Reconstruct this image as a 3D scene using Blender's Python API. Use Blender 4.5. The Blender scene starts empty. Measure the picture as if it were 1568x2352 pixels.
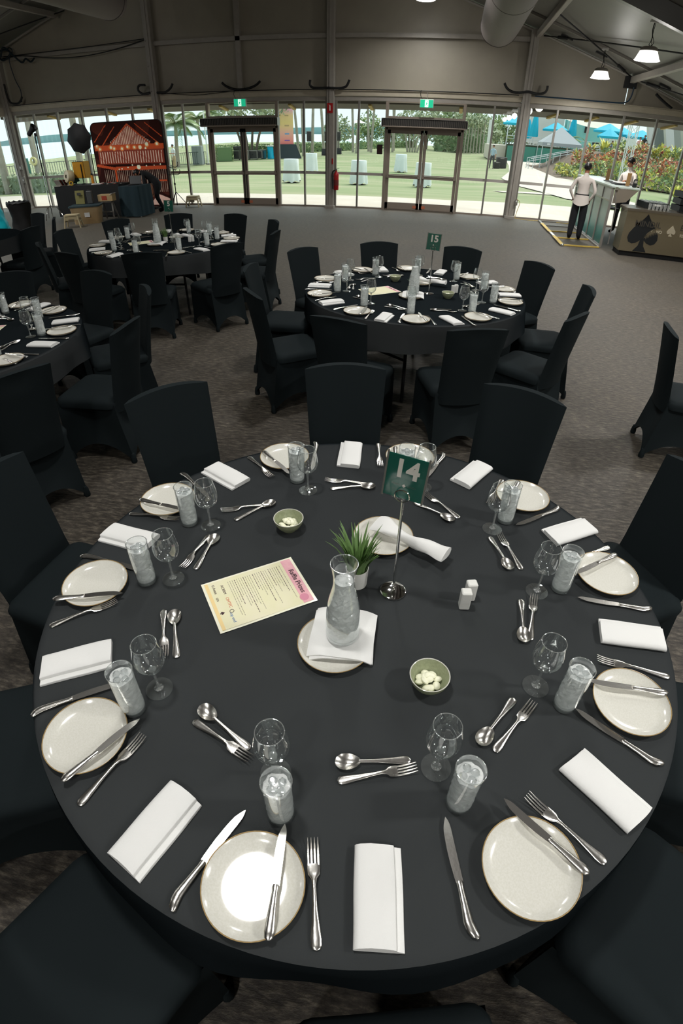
import bpy, bmesh, math, random
from mathutils import Vector, Matrix

SC = bpy.context.scene
COL = SC.collection
PI = math.pi
random.seed(7)

# ------------------------------------------------------------------ camera
cam = bpy.data.cameras.new('camera')
camo = bpy.data.objects.new('camera', cam)
COL.objects.link(camo)
_r = (0.9831681, 0.1821029, 0.0147972)
_u = (-0.1225809, 0.5974134, 0.7925094)
_f = (-0.1354782, 0.7809838, -0.6096802)
camo.matrix_world = Matrix(((_r[0], _u[0], -_f[0], 0.13885), (_r[1], _u[1], -_f[1], -1.08324),
                            (_r[2], _u[2], -_f[2], 1.90874), (0, 0, 0, 1)))
cam.type = 'PANO'                      # a mild wide-angle lens with barrel distortion
cam.panorama_type = 'FISHEYE_LENS_POLYNOMIAL'
cam.sensor_fit = 'HORIZONTAL'
cam.sensor_width = 36
cam.sensor_height = 54
cam.lens = 24
cam.fisheye_fov = PI
cam.fisheye_polynomial_k0 = 0
cam.fisheye_polynomial_k1 = -0.035950033570656535
cam.fisheye_polynomial_k2 = 5.014377297997043e-06
cam.fisheye_polynomial_k3 = 1.0022992388468663e-05
cam.fisheye_polynomial_k4 = -1.1650091955082226e-07
cam.clip_start = 0.02
cam.clip_end = 5000
SC.camera = camo

# ------------------------------------------------------------------ world, sun, exposure
W = bpy.data.worlds.new('sky')
SC.world = W
W.use_nodes = True
nt = W.node_tree
nt.nodes.clear()
_tc = nt.nodes.new('ShaderNodeTexCoord')
_sx = nt.nodes.new('ShaderNodeSeparateXYZ')
_cr = nt.nodes.new('ShaderNodeValToRGB')
_bg = nt.nodes.new('ShaderNodeBackground')
_wo = nt.nodes.new('ShaderNodeOutputWorld')
_cr.color_ramp.elements[0].position = 0.0
_cr.color_ramp.elements[0].color = (0.80, 0.93, 0.95, 1)
_cr.color_ramp.elements[1].position = 0.9
_cr.color_ramp.elements[1].color = (0.50, 0.68, 0.80, 1)
nt.links.new(_tc.outputs['Generated'], _sx.inputs[0])
nt.links.new(_sx.outputs['Z'], _cr.inputs[0])
nt.links.new(_cr.outputs[0], _bg.inputs[0])
nt.links.new(_bg.outputs[0], _wo.inputs[0])
_bg.inputs[1].default_value = 1.3
sun = bpy.data.lights.new('sun', 'SUN')
sun.energy = 4.6
sun.angle = math.radians(50)
sun.color = (1.0, 0.97, 0.9)
suno = bpy.data.objects.new('sun', sun)
suno.rotation_euler = (math.radians(-30), 0, math.radians(-25))
COL.objects.link(suno)
SC.view_settings.view_transform = 'Standard'
SC.view_settings.look = 'None'
SC.view_settings.exposure = 0.0
SC.view_settings.gamma = 1.0
SC.view_settings.use_curve_mapping = False
SC.cycles.transparent_max_bounces = 24
SC.cycles.max_bounces = 8
SC.cycles.diffuse_bounces = 3
SC.cycles.glossy_bounces = 3
LAMP_POWER = 53.0

# ------------------------------------------------------------------ materials
def lin(v):
    v /= 255.0
    return v / 12.92 if v <= 0.04045 else ((v + 0.055) / 1.055) ** 2.4
def S(r, g, b):
    return (lin(r), lin(g), lin(b), 1)

def mat(name, col, rough=0.5, metal=0.0, spec=0.5, var=None, bump=None, sheen=0, emit=None, coords='Object', stretch=None, alpha=None, coat=0):
    """Principled material. var=(scale, second colour, contrast) mixes a noise; bump=(scale, strength)."""
    m = bpy.data.materials.new(name)
    m.use_nodes = True
    n = m.node_tree.nodes
    L = m.node_tree.links
    p = n['Principled BSDF']
    p.inputs['Base Color'].default_value = col
    p.inputs['Roughness'].default_value = rough
    p.inputs['Metallic'].default_value = metal
    p.inputs['Specular IOR Level'].default_value = spec
    if sheen:
        p.inputs['Sheen Weight'].default_value = sheen
        p.inputs['Sheen Roughness'].default_value = 0.5
    if coat:
        p.inputs['Coat Weight'].default_value = coat
        p.inputs['Coat Roughness'].default_value = 0.08
    if emit:
        p.inputs['Emission Color'].default_value = emit[0]
        p.inputs['Emission Strength'].default_value = emit[1]
    m.diffuse_color = col
    if var or bump:
        tc = n.new('ShaderNodeTexCoord')
        src = tc.outputs[coords]
        if stretch:
            mp = n.new('ShaderNodeMapping')
            mp.inputs['Scale'].default_value = stretch
            L.new(src, mp.inputs[0])
            src = mp.outputs[0]
    if var:
        nz = n.new('ShaderNodeTexNoise')
        nz.inputs['Scale'].default_value = var[0]
        nz.inputs['Detail'].default_value = 4
        L.new(src, nz.inputs['Vector'])
        cr = n.new('ShaderNodeValToRGB')
        k = var[2] if len(var) > 2 else 0.2
        cr.color_ramp.elements[0].position = 0.5 - k
        cr.color_ramp.elements[0].color = col
        cr.color_ramp.elements[1].position = 0.5 + k
        cr.color_ramp.elements[1].color = var[1]
        L.new(nz.outputs['Fac'], cr.inputs[0])
        L.new(cr.outputs[0], p.inputs['Base Color'])
    if bump:
        nb = n.new('ShaderNodeTexNoise')
        nb.inputs['Scale'].default_value = bump[0]
        nb.inputs['Detail'].default_value = 3
        L.new(src, nb.inputs['Vector'])
        bp = n.new('ShaderNodeBump')
        bp.inputs['Strength'].default_value = bump[1]
        bp.inputs['Distance'].default_value = 0.01
        L.new(nb.outputs['Fac'], bp.inputs['Height'])
        L.new(bp.outputs[0], p.inputs['Normal'])
    return m

def thin_glass(name, tint=(0.96, 0.98, 0.975, 1), edge=0.75, base=0.05, rough=0.02, power=2.6, body=None):
    """A thin clear wall: see-through face on, mirror-like at a glancing angle; body=(colour, amount) adds a milky share."""
    m = bpy.data.materials.new(name)
    m.use_nodes = True
    n = m.node_tree.nodes
    L = m.node_tree.links
    n.clear()
    o = n.new('ShaderNodeOutputMaterial')
    t = n.new('ShaderNodeBsdfTransparent')
    t.inputs[0].default_value = tint
    g = n.new('ShaderNodeBsdfGlossy')
    g.inputs['Color'].default_value = (0.95, 0.97, 0.97, 1)
    g.inputs['Roughness'].default_value = rough
    lw = n.new('ShaderNodeLayerWeight')
    lw.inputs[0].default_value = 0.5
    pw = n.new('ShaderNodeMath')
    pw.operation = 'POWER'
    pw.inputs[1].default_value = power
    L.new(lw.outputs['Facing'], pw.inputs[0])
    ml = n.new('ShaderNodeMath')
    ml.operation = 'MULTIPLY_ADD'
    ml.inputs[1].default_value = edge
    ml.inputs[2].default_value = base
    L.new(pw.outputs[0], ml.inputs[0])
    mx = n.new('ShaderNodeMixShader')
    L.new(ml.outputs[0], mx.inputs[0])
    if body:
        d = n.new('ShaderNodeBsdfDiffuse')
        d.inputs[0].default_value = body[0]
        mb = n.new('ShaderNodeMixShader')
        mb.inputs[0].default_value = body[1]
        L.new(t.outputs[0], mb.inputs[1])
        L.new(d.outputs[0], mb.inputs[2])
        L.new(mb.outputs[0], mx.inputs[1])
    else:
        L.new(t.outputs[0], mx.inputs[1])
    L.new(g.outputs[0], mx.inputs[2])
    L.new(mx.outputs[0], o.inputs[0])
    return m

def ice_water(name, lo=0.78, hi=1.0):
    """Iced water: milky swirls of frost in a clear liquid."""
    m = bpy.data.materials.new(name)
    m.use_nodes = True
    n = m.node_tree.nodes
    L = m.node_tree.links
    n.clear()
    o = n.new('ShaderNodeOutputMaterial')
    t = n.new('ShaderNodeBsdfTransparent')
    t.inputs[0].default_value = (0.93, 0.95, 0.94, 1)
    d = n.new('ShaderNodeBsdfDiffuse')
    d.inputs[0].default_value = (0.93, 0.95, 0.94, 1)
    tr = n.new('ShaderNodeBsdfTranslucent')
    tr.inputs[0].default_value = (0.93, 0.95, 0.94, 1)
    a = n.new('ShaderNodeMixShader')
    a.inputs[0].default_value = 0.25
    L.new(d.outputs[0], a.inputs[1])
    L.new(tr.outputs[0], a.inputs[2])
    g = n.new('ShaderNodeBsdfGlossy')
    g.inputs['Roughness'].default_value = 0.06
    tc = n.new('ShaderNodeTexCoord')
    mp = n.new('ShaderNodeMapping')
    mp.inputs['Scale'].default_value = (38, 38, 62)
    mp.inputs['Rotation'].default_value = (0.5, 0.3, 0)
    L.new(tc.outputs['Object'], mp.inputs[0])
    nz = n.new('ShaderNodeTexNoise')
    nz.inputs['Scale'].default_value = 1.0
    nz.inputs['Detail'].default_value = 3
    nz.inputs['Distortion'].default_value = 0.8
    L.new(mp.outputs[0], nz.inputs['Vector'])
    mr = n.new('ShaderNodeMapRange')
    mr.inputs['From Min'].default_value = 0.36
    mr.inputs['From Max'].default_value = 0.62
    mr.inputs['To Min'].default_value = lo
    mr.inputs['To Max'].default_value = hi
    L.new(nz.outputs['Fac'], mr.inputs[0])
    # less ice towards the bottom of the liquid
    sx = n.new('ShaderNodeSeparateXYZ')
    L.new(tc.outputs['Object'], sx.inputs[0])
    zr = n.new('ShaderNodeMapRange')
    zr.inputs['From Min'].default_value = 0.014
    zr.inputs['From Max'].default_value = 0.065
    zr.inputs['To Min'].default_value = 0.75
    zr.inputs['To Max'].default_value = 1.0
    L.new(sx.outputs['Z'], zr.inputs[0])
    mm = n.new('ShaderNodeMath')
    mm.operation = 'MULTIPLY'
    L.new(mr.outputs[0], mm.inputs[0])
    L.new(zr.outputs[0], mm.inputs[1])
    b = n.new('ShaderNodeMixShader')
    L.new(mm.outputs[0], b.inputs[0])
    L.new(t.outputs[0], b.inputs[1])
    L.new(a.outputs[0], b.inputs[2])
    c = n.new('ShaderNodeMixShader')
    c.inputs[0].default_value = 0.07
    bp = n.new('ShaderNodeBump')
    bp.inputs['Strength'].default_value = 0.5
    bp.inputs['Distance'].default_value = 0.004
    L.new(nz.outputs['Fac'], bp.inputs['Height'])
    L.new(bp.outputs[0], g.inputs['Normal'])
    L.new(b.outputs[0], c.inputs[1])
    L.new(g.outputs[0], c.inputs[2])
    L.new(c.outputs[0], o.inputs[0])
    return m

def carpet_mat():
    m = mat('carpet', S(70, 60, 52), rough=1.0, spec=0.1)
    n = m.node_tree.nodes
    L = m.node_tree.links
    p = n['Principled BSDF']
    p.inputs['Sheen Weight'].default_value = 0.3
    p.inputs['Sheen Tint'].default_value = (0.95, 0.86, 0.72, 1)
    p.inputs['Sheen Roughness'].default_value = 0.35
    p.inputs['Specular IOR Level'].default_value = 0.35
    p.inputs['Roughness'].default_value = 0.6
    tc = n.new('ShaderNodeTexCoord')
    mp = n.new('ShaderNodeMapping')
    mp.inputs['Scale'].default_value = (16, 48, 1)
    L.new(tc.outputs['Object'], mp.inputs[0])
    n1 = n.new('ShaderNodeTexNoise')
    n1.inputs['Scale'].default_value = 1.0
    n1.inputs['Detail'].default_value = 5
    n1.inputs['Roughness'].default_value = 0.72
    L.new(mp.outputs[0], n1.inputs['Vector'])
    cr = n.new('ShaderNodeValToRGB')
    e = cr.color_ramp.elements
    e[0].position = 0.34
    e[0].color = (0.014, 0.0112, 0.0085, 1)
    e[1].position = 0.68
    e[1].color = (0.150, 0.132, 0.100, 1)
    k = e.new(0.52)
    k.color = (0.054, 0.046, 0.036, 1)
    L.new(n1.outputs['Fac'], cr.inputs[0])
    n2 = n.new('ShaderNodeTexNoise')
    n2.inputs['Scale'].default_value = 0.9
    n2.inputs['Detail'].default_value = 3
    L.new(tc.outputs['Object'], n2.inputs['Vector'])
    c2 = n.new('ShaderNodeValToRGB')
    c2.color_ramp.elements[0].position = 0.35
    c2.color_ramp.elements[0].color = (0.86, 0.86, 0.88, 1)
    c2.color_ramp.elements[1].position = 0.65
    c2.color_ramp.elements[1].color = (1.05, 1.02, 0.98, 1)
    L.new(n2.outputs['Fac'], c2.inputs[0])
    mx = n.new('ShaderNodeMixRGB')
    mx.blend_type = 'MULTIPLY'
    mx.inputs[0].default_value = 1
    L.new(cr.outputs[0], mx.inputs[1])
    L.new(c2.outputs[0], mx.inputs[2])
    L.new(mx.outputs[0], p.inputs['Base Color'])
    bp = n.new('ShaderNodeBump')
    bp.inputs['Strength'].default_value = 0.6
    bp.inputs['Distance'].default_value = 0.008
    L.new(n1.outputs['Fac'], bp.inputs['Height'])
    L.new(bp.outputs[0], p.inputs['Normal'])
    return m

def gradient_mat(name, stops, axis='Z', lo=0.0, hi=1.0, rough=0.6):
    m = mat(name, stops[0][1], rough)
    n = m.node_tree.nodes
    L = m.node_tree.links
    tc = n.new('ShaderNodeTexCoord')
    sx = n.new('ShaderNodeSeparateXYZ')
    L.new(tc.outputs['Object'], sx.inputs[0])
    mr = n.new('ShaderNodeMapRange')
    mr.inputs['From Min'].default_value = lo
    mr.inputs['From Max'].default_value = hi
    L.new(sx.outputs[axis], mr.inputs[0])
    cr = n.new('ShaderNodeValToRGB')
    e = cr.color_ramp.elements
    while len(e) < len(stops):
        e.new(0.5)
    for k, (p, c) in enumerate(stops):
        e[k].position = p
        e[k].color = c
    L.new(mr.outputs[0], cr.inputs[0])
    L.new(cr.outputs[0], n['Principled BSDF'].inputs['Base Color'])
    return m

MT = {}
MT['carpet'] = carpet_mat()
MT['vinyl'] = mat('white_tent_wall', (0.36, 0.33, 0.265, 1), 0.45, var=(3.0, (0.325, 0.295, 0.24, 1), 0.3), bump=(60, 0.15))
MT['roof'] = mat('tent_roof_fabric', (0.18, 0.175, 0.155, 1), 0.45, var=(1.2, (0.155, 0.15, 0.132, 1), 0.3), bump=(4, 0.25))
MT['alu'] = mat('painted_aluminium', (0.36, 0.33, 0.29, 1), 0.45, 0.0, var=(9, (0.30, 0.28, 0.25, 1), 0.3))
MT['cream_beam'] = mat('cream_painted_beam', (0.52, 0.47, 0.37, 1), 0.5, var=(7, (0.45, 0.40, 0.31, 1), 0.25))
MT['door_frame'] = mat('bronze_door_frame', S(150, 138, 126), 0.4, 0.1)
MT['mullion'] = mat('window_mullion', S(150, 146, 140), 0.35, 0.55)
MT['pane'] = thin_glass('window_pane', (0.97, 0.985, 0.975, 1), edge=0.8, base=0.045, rough=0.004, power=3.5)
MT['strip'] = mat('frosted_safety_strip', S(176, 170, 163), 0.6)
MT['dark'] = mat('dark_plastic', S(24, 26, 28), 0.5)
MT['grille'] = mat('air_curtain_grille', S(46, 45, 44), 0.5)
MT['rubber'] = mat('black_rubber', S(16, 18, 20), 0.55)
MT['cloth'] = mat('black_table_linen', (0.0360, 0.0405, 0.0430, 1), 1.0, spec=0.0, bump=(700, 0.12))
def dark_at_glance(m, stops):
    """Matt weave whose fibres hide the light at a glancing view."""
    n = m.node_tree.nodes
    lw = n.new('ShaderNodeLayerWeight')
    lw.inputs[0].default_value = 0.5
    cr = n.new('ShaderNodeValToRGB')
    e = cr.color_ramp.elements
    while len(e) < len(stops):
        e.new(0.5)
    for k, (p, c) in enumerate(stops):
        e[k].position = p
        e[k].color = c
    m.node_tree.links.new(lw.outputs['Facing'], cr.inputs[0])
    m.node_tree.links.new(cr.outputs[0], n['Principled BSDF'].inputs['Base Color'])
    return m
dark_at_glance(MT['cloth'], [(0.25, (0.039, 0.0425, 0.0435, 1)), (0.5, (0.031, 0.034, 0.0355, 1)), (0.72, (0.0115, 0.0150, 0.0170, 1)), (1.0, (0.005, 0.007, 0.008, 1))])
MT['spandex'] = mat('black_spandex', (0.0120, 0.0165, 0.0180, 1), 0.75, spec=0.06, bump=(500, 0.06))
MT['napkin'] = mat('white_linen', (0.78, 0.78, 0.76, 1), 0.9, spec=0.2, bump=(420, 0.12))
MT['plate'] = mat('grey_stoneware', (0.70, 0.69, 0.63, 1), 0.16, spec=0.6, var=(260, (0.65, 0.64, 0.57, 1), 0.12))
MT['rim'] = mat('brown_glaze_rim', (0.36, 0.25, 0.11, 1), 0.25)
MT['steel'] = mat('polished_steel', (0.86, 0.84, 0.79, 1), 0.24, 1.0, bump=(160, 0.03))
MT['chrome'] = mat('chrome', (0.82, 0.82, 0.80, 1), 0.07, 1.0)
MT['glass'] = thin_glass('drinking_glass', edge=0.85, base=0.06, rough=0.02, power=1.7, body=((0.9, 0.92, 0.91, 1), 0.03))
MT['thick_glass'] = thin_glass('thick_glass', (0.90, 0.92, 0.91, 1), edge=0.75, base=0.13, rough=0.03, power=1.1, body=((0.85, 0.87, 0.86, 1), 0.16))
MT['ice'] = ice_water('iced_water')
MT['cube'] = thin_glass('ice_cube', (0.92, 0.94, 0.94, 1), edge=0.7, base=0.12, rough=0.08, power=1.2, body=((0.75, 0.77, 0.77, 1), 0.22))
MT['bowl'] = mat('green_stoneware', S(156, 162, 130), 0.3, var=(140, S(138, 146, 114), 0.2))
MT['butter'] = mat('butter', S(246, 246, 218), 0.4)
MT['white_ceramic'] = mat('white_ceramic', (0.78, 0.78, 0.74, 1), 0.18)
MT['leaf_green'] = mat('grass_blade_green', S(82, 118, 60), 0.5, var=(30, S(120, 150, 90), 0.25), coords='Generated')
MT['soil'] = mat('potting_soil', S(38, 30, 24), 1.0)
MT['sign_green'] = mat('dark_green_card', S(30, 112, 96), 0.25, coat=0.35)
MT['sign_white'] = mat('white_print', S(232, 228, 220), 0.6)
MT['sleeve'] = thin_glass('clear_card_sleeve', (0.94, 0.95, 0.94, 1), edge=0.6, base=0.05, rough=0.06, power=2.5)
MT['faint'] = mat('faint_print', S(66, 104, 92), 0.6)
MT['white'] = mat('white_paint', (0.75, 0.75, 0.73, 1), 0.5)
MT['black'] = mat('matt_black', S(14, 15, 17), 0.7)
MT['black_metal'] = mat('black_metal', S(28, 28, 30), 0.4, 0.3)
MT['skin'] = mat('skin', S(176, 118, 88), 0.6)
MT['hair'] = mat('black_hair', S(16, 14, 14), 0.45)
MT['red'] = mat('red_paint', S(178, 28, 30), 0.35)
# ------------------------------------------------------------------ mesh helpers
class MB:
    """Collects shapes; build() links them as ONE mesh object."""
    def __init__(s):
        s.v = []; s.f = []; s.mi = []
    def add(s, vs, fs, mi=0):
        b = len(s.v)
        s.v += [tuple(p) for p in vs]
        s.f += [tuple(b + i for i in f) for f in fs]
        s.mi += [mi] * len(fs)
        return s
    def box(s, c, d, rz=0.0, mi=0, ry=0.0, rx=0.0, ch=0.0):
        x, y, z = d[0] / 2, d[1] / 2, d[2] / 2
        M = Matrix.Rotation(rz, 4, 'Z') @ Matrix.Rotation(ry, 4, 'Y') @ Matrix.Rotation(rx, 4, 'X')
        if ch <= 0:
            P = [(-x, -y, -z), (x, -y, -z), (x, y, -z), (-x, y, -z), (-x, -y, z), (x, -y, z), (x, y, z), (-x, y, z)]
            F = [(0, 3, 2, 1), (4, 5, 6, 7), (0, 1, 5, 4), (1, 2, 6, 5), (2, 3, 7, 6), (3, 0, 4, 7)]
        else:
            P = []; F = []
            h = min(ch, x * .9, y * .9, z * .9)
            rings = [(-z, h), (-z + h, 0), (z - h, 0), (z, h)]
            for zz, q in rings:
                a, b = x - q, y - q
                k = h if q == 0 else h * .6
                P += [(-a + k, -b, zz), (a - k, -b, zz), (a, -b + k, zz), (a, b - k, zz), (a - k, b, zz), (-a + k, b, zz), (-a, b - k, zz), (-a, -b + k, zz)]
            for r in range(3):
                for i in range(8):
                    j = (i + 1) % 8
                    F.append((r * 8 + i, r * 8 + j, r * 8 + 8 + j, r * 8 + 8 + i))
            F.append(tuple(range(7, -1, -1)))
            F.append(tuple(range(24, 32)))
        return s.add([M @ Vector(p) + Vector(c) for p in P], F, mi)
    def beam(s, a, b, w, h, up=(0, 0, 1), mi=0):
        a = Vector(a); b = Vector(b)
        d = (b - a).normalized()
        u = Vector(up)
        if abs(d.dot(u)) > .98:
            u = Vector((0, 1, 0))
        r = d.cross(u).normalized()
        u = r.cross(d)
        P = []
        for q in (a, b):
            for i, j in ((-1, -1), (1, -1), (1, 1), (-1, 1)):
                P.append(q + r * (i * w / 2) + u * (j * h / 2))
        return s.add(P, [(0, 3, 2, 1), (4, 5, 6, 7), (0, 1, 5, 4), (1, 2, 6, 5), (2, 3, 7, 6), (3, 0, 4, 7)], mi)
    def tube(s, path, r, n=8, mi=0, closed=False, cap=True):
        path = [Vector(p) for p in path]
        m = len(path)
        rs = r if isinstance(r, (list, tuple)) else [r] * m
        P = []; F = []
        ref = None
        for i, p in enumerate(path):
            if closed:
                t = path[(i + 1) % m] - path[i - 1]
            else:
                t = path[min(i + 1, m - 1)] - path[max(i - 1, 0)]
            t.normalize()
            if ref is None:
                ref = Vector((0, 0, 1)) if abs(t.z) < .9 else Vector((1, 0, 0))
            a = t.cross(ref)
            if a.length < 1e-5:
                ref = Vector((0, 1, 0)) if abs(t.y) < .9 else Vector((1, 0, 0))
                a = t.cross(ref)
            a.normalize()
            b = a.cross(t)
            ref = b
            for k in range(n):
                an = 2 * PI * k / n
                P.append(p + (a * math.cos(an) + b * math.sin(an)) * rs[i])
        for i in range(m if closed else m - 1):
            i2 = (i + 1) % m
            for k in range(n):
                k2 = (k + 1) % n
                F.append((i * n + k, i * n + k2, i2 * n + k2, i2 * n + k))
        if cap and not closed:
            F.append(tuple(range(n)))
            F.append(tuple(range((m - 1) * n + n - 1, (m - 1) * n - 1, -1)))
        return s.add(P, F, mi)
    def lathe(s, prof, n=24, c=(0, 0, 0), mi=0, M=None):
        P = []; F = []; idx = []
        for r, z in prof:
            if r < 1e-6:
                idx.append([len(P)] * n); P.append(Vector((0, 0, z)))
            else:
                st = len(P)
                idx.append([st + k for k in range(n)])
                P += [Vector((r * math.cos(2 * PI * k / n), r * math.sin(2 * PI * k / n), z)) for k in range(n)]
        for i in range(len(prof) - 1):
            for k in range(n):
                k2 = (k + 1) % n
                q = [idx[i][k], idx[i][k2], idx[i + 1][k2], idx[i + 1][k]]
                u = []
                for a in q:
                    if a not in u:
                        u.append(a)
                if len(u) > 2:
                    F.append(tuple(u))
        if M is not None:
            P = [M @ p for p in P]
        return s.add([p + Vector(c) for p in P], F, mi)
    def prism(s, poly, z0, z1, mi=0, M=None):
        n = len(poly)
        P = [Vector((x, y, z0)) for x, y in poly] + [Vector((x, y, z1)) for x, y in poly]
        if M is not None:
            P = [M @ p for p in P]
        F = [tuple(range(n - 1, -1, -1)), tuple(range(n, 2 * n))]
        F += [(i, (i + 1) % n, n + (i + 1) % n, n + i) for i in range(n)]
        return s.add(P, F, mi)
    def ball(s, c, r, n=12, m=8, mi=0, M=None):
        rx, ry, rz = r if isinstance(r, (tuple, list)) else (r, r, r)
        pr = [(math.sin(PI * i / m), -math.cos(PI * i / m)) for i in range(m + 1)]
        K = Matrix.Diagonal((rx, ry, rz, 1))
        if M is not None:
            K = M @ K
        return s.lathe(pr, n, c, mi, K)
    def loft(s, rings, mi=0, cap=True, closed=True):
        n = len(rings[0])
        P = [p for r in rings for p in r]
        F = []
        for i in range(len(rings) - 1):
            for k in range(n if closed else n - 1):
                k2 = (k + 1) % n
                F.append((i * n + k, i * n + k2, (i + 1) * n + k2, (i + 1) * n + k))
        if cap and closed:
            F.append(tuple(range(n - 1, -1, -1)))
            F.append(tuple(range((len(rings) - 1) * n, len(rings) * n)))
        return s.add(P, F, mi)
    def grid(s, fn, nu, nv, mi=0):
        P = [fn(i / nu, j / nv) for j in range(nv + 1) for i in range(nu + 1)]
        F = [(j * (nu + 1) + i, j * (nu + 1) + i + 1, (j + 1) * (nu + 1) + i + 1, (j + 1) * (nu + 1) + i) for j in range(nv) for i in range(nu)]
        return s.add(P, F, mi)
    def mesh(s, name, mats, smooth=40):
        me = bpy.data.meshes.new(name)
        me.from_pydata(s.v, [], s.f)
        for m in (mats if isinstance(mats, (list, tuple)) else [mats]):
            me.materials.append(m)
        if any(s.mi):
            me.polygons.foreach_set('material_index', s.mi)
        me.update()
        bm = bmesh.new()
        bm.from_mesh(me)
        bmesh.ops.recalc_face_normals(bm, faces=bm.faces)
        bm.to_mesh(me)
        bm.free()
        if smooth:
            me.polygons.foreach_set('use_smooth', [True] * len(me.polygons))
            me.set_sharp_from_angle(angle=math.radians(smooth))
        return me
    def build(s, name, mats, parent=None, smooth=40, loc=None, rz=None):
        return link(name, s.mesh(name, mats, smooth), parent, loc, rz)

def link(name, me, parent=None, loc=None, rz=None, rot=None):
    o = bpy.data.objects.new(name, me)
    COL.objects.link(o)
    if parent is not None:
        o.parent = parent
    if loc is not None:
        o.location = loc
    if rz is not None:
        o.rotation_euler = (0, 0, rz)
    if rot is not None:
        o.rotation_euler = rot
    return o

def tag(o, label=None, cat=None, group=None, kind=None):
    if label: o['label'] = label
    if cat: o['category'] = cat
    if group: o['group'] = group
    if kind: o['kind'] = kind
    return o

def thing(name, label, cat, loc=(0, 0, 0), rz=0.0, group=None):
    o = bpy.data.objects.new(name, None)
    o.empty_display_size = 0.05
    COL.objects.link(o)
    o.location = loc
    o.rotation_euler = (0, 0, rz)
    return tag(o, label, cat, group)

def kids(o):
    return list(o.children)

def dup(root, loc, rz, label, group=None, rot=None, scale=None):
    r = root.copy(); COL.objects.link(r)
    r.location = loc
    r.rotation_euler = rot if rot else (0, 0, rz)
    if scale: r.scale = scale
    r['label'] = label
    if group: r['group'] = group
    for ch in KIDS[root.name]:
        c = ch.copy(); COL.objects.link(c); c.parent = r
        for g in KIDS.get(ch.name, ()):
            d = g.copy(); COL.objects.link(d); d.parent = c
    return r
KIDS = {}
def proto(root):
    """Remember a thing's parts and sub-parts, so that dup() can copy it."""
    KIDS[root.name] = kids(root)
    for c in KIDS[root.name]:
        if c.children:
            KIDS[c.name] = kids(c)
    return root
class Stock:
    """First use moves the prototype itself, later uses copy it."""
    def __init__(s, root):
        s.root = proto(root); s.used = False
    def put(s, loc, rz, label, group=None, rot=None, scale=None):
        if not s.used:
            s.used = True
            r = s.root
            r.location = loc
            r.rotation_euler = rot if rot else (0, 0, rz)
            if scale: r.scale = scale
            r['label'] = label
            if group: r['group'] = group
            return r
        return dup(s.root, loc, rz, label, group, rot, scale)

def struct(name, mb, m, parent=None, smooth=30):
    o = mb.build(name, m, parent, smooth)
    if parent is None:
        o['kind'] = 'structure'
    return o

def sroot(name, loc=(0, 0, 0), rz=0):
    o = bpy.data.objects.new(name, None)
    COL.objects.link(o)
    o.location = loc
    o.rotation_euler = (0, 0, rz)
    o['kind'] = 'structure'
    return o

def text_mesh(s, size, align='CENTER', depth=0.0006, bold=0.0):
    cu = bpy.data.curves.new('lettering', 'FONT')
    cu.body = s
    cu.size = size
    cu.align_x = align
    cu.align_y = 'CENTER'
    cu.extrude = depth
    cu.offset = bold
    cu.resolution_u = 3
    o = bpy.data.objects.new('lettering', cu)
    COL.objects.link(o)
    bpy.context.view_layer.update()
    me = bpy.data.meshes.new_from_object(o.evaluated_get(bpy.context.evaluated_depsgraph_get()))
    bpy.data.objects.remove(o)
    me.name = 'lettering'
    return me

def text(s, size, m, parent, loc, rot=(0, 0, 0), align='CENTER', depth=0.0006, bold=0.0, name='lettering'):
    me = text_mesh(s, size, align, depth, bold)
    me.materials.clear()
    me.materials.append(m)
    return link(name, me, parent, loc, rot=rot)

def rrect(w, d, r, n=4):
    P = []
    for cx, cy, a0 in ((w / 2 - r, d / 2 - r, 0), (-w / 2 + r, d / 2 - r, 90), (-w / 2 + r, -d / 2 + r, 180), (w / 2 - r, -d / 2 + r, 270)):
        for k in range(n + 1):
            a = math.radians(a0 + 90 * k / n)
            P.append((cx + r * math.cos(a), cy + r * math.sin(a)))
    return P

def arc(p0, p1, sag, n=10):
    """A cable that sags between two points."""
    a = Vector(p0); b = Vector(p1)
    return [a.lerp(b, i / n) - Vector((0, 0, sag * 4 * (i / n) * (1 - i / n))) for i in range(n + 1)]

def smooth_path(pts, k=4):
    """Catmull-Rom through points."""
    P = [Vector(p) for p in pts]
    out = []
    for i in range(len(P) - 1):
        p0 = P[max(i - 1, 0)]; p1 = P[i]; p2 = P[i + 1]; p3 = P[min(i + 2, len(P) - 1)]
        for j in range(k):
            t = j / k
            out.append(0.5 * ((2 * p1) + (p2 - p0) * t + (2 * p0 - 5 * p1 + 4 * p2 - p3) * t * t + (3 * p1 - p0 - 3 * p2 + p3) * t ** 3))
    out.append(P[-1])
    return out

SPADE = None
def spade(w, h):
    """Outline of a spade with a stem, centred, height h."""
    P = []
    half = [(0, 0.5), (0.08, 0.40), (0.2, 0.27), (0.36, 0.12), (0.47, -0.03), (0.49, -0.15), (0.43, -0.26), (0.31, -0.30), (0.18, -0.27), (0.06, -0.19), (0.09, -0.34), (0.2, -0.47), (0.22, -0.5)]
    P = [(x * w, y * h) for x, y in half] + [(-x * w, y * h) for x, y in reversed(half[1:])]
    return P
# ------------------------------------------------------------------ the tent: floor, walls, glazing, roof
RX, RZ, RS = -5.7, 6.85, 0.33
def roof(x):
    return RZ - RS * abs(x - RX)
WY = 15.43
POSTS = [-13.2, -8.2, -3.2, 1.8]

fl = struct('floor', MB().box((-4.5, 1.5, -0.05), (24, 27.96, 0.1)), MT['carpet'])

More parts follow.
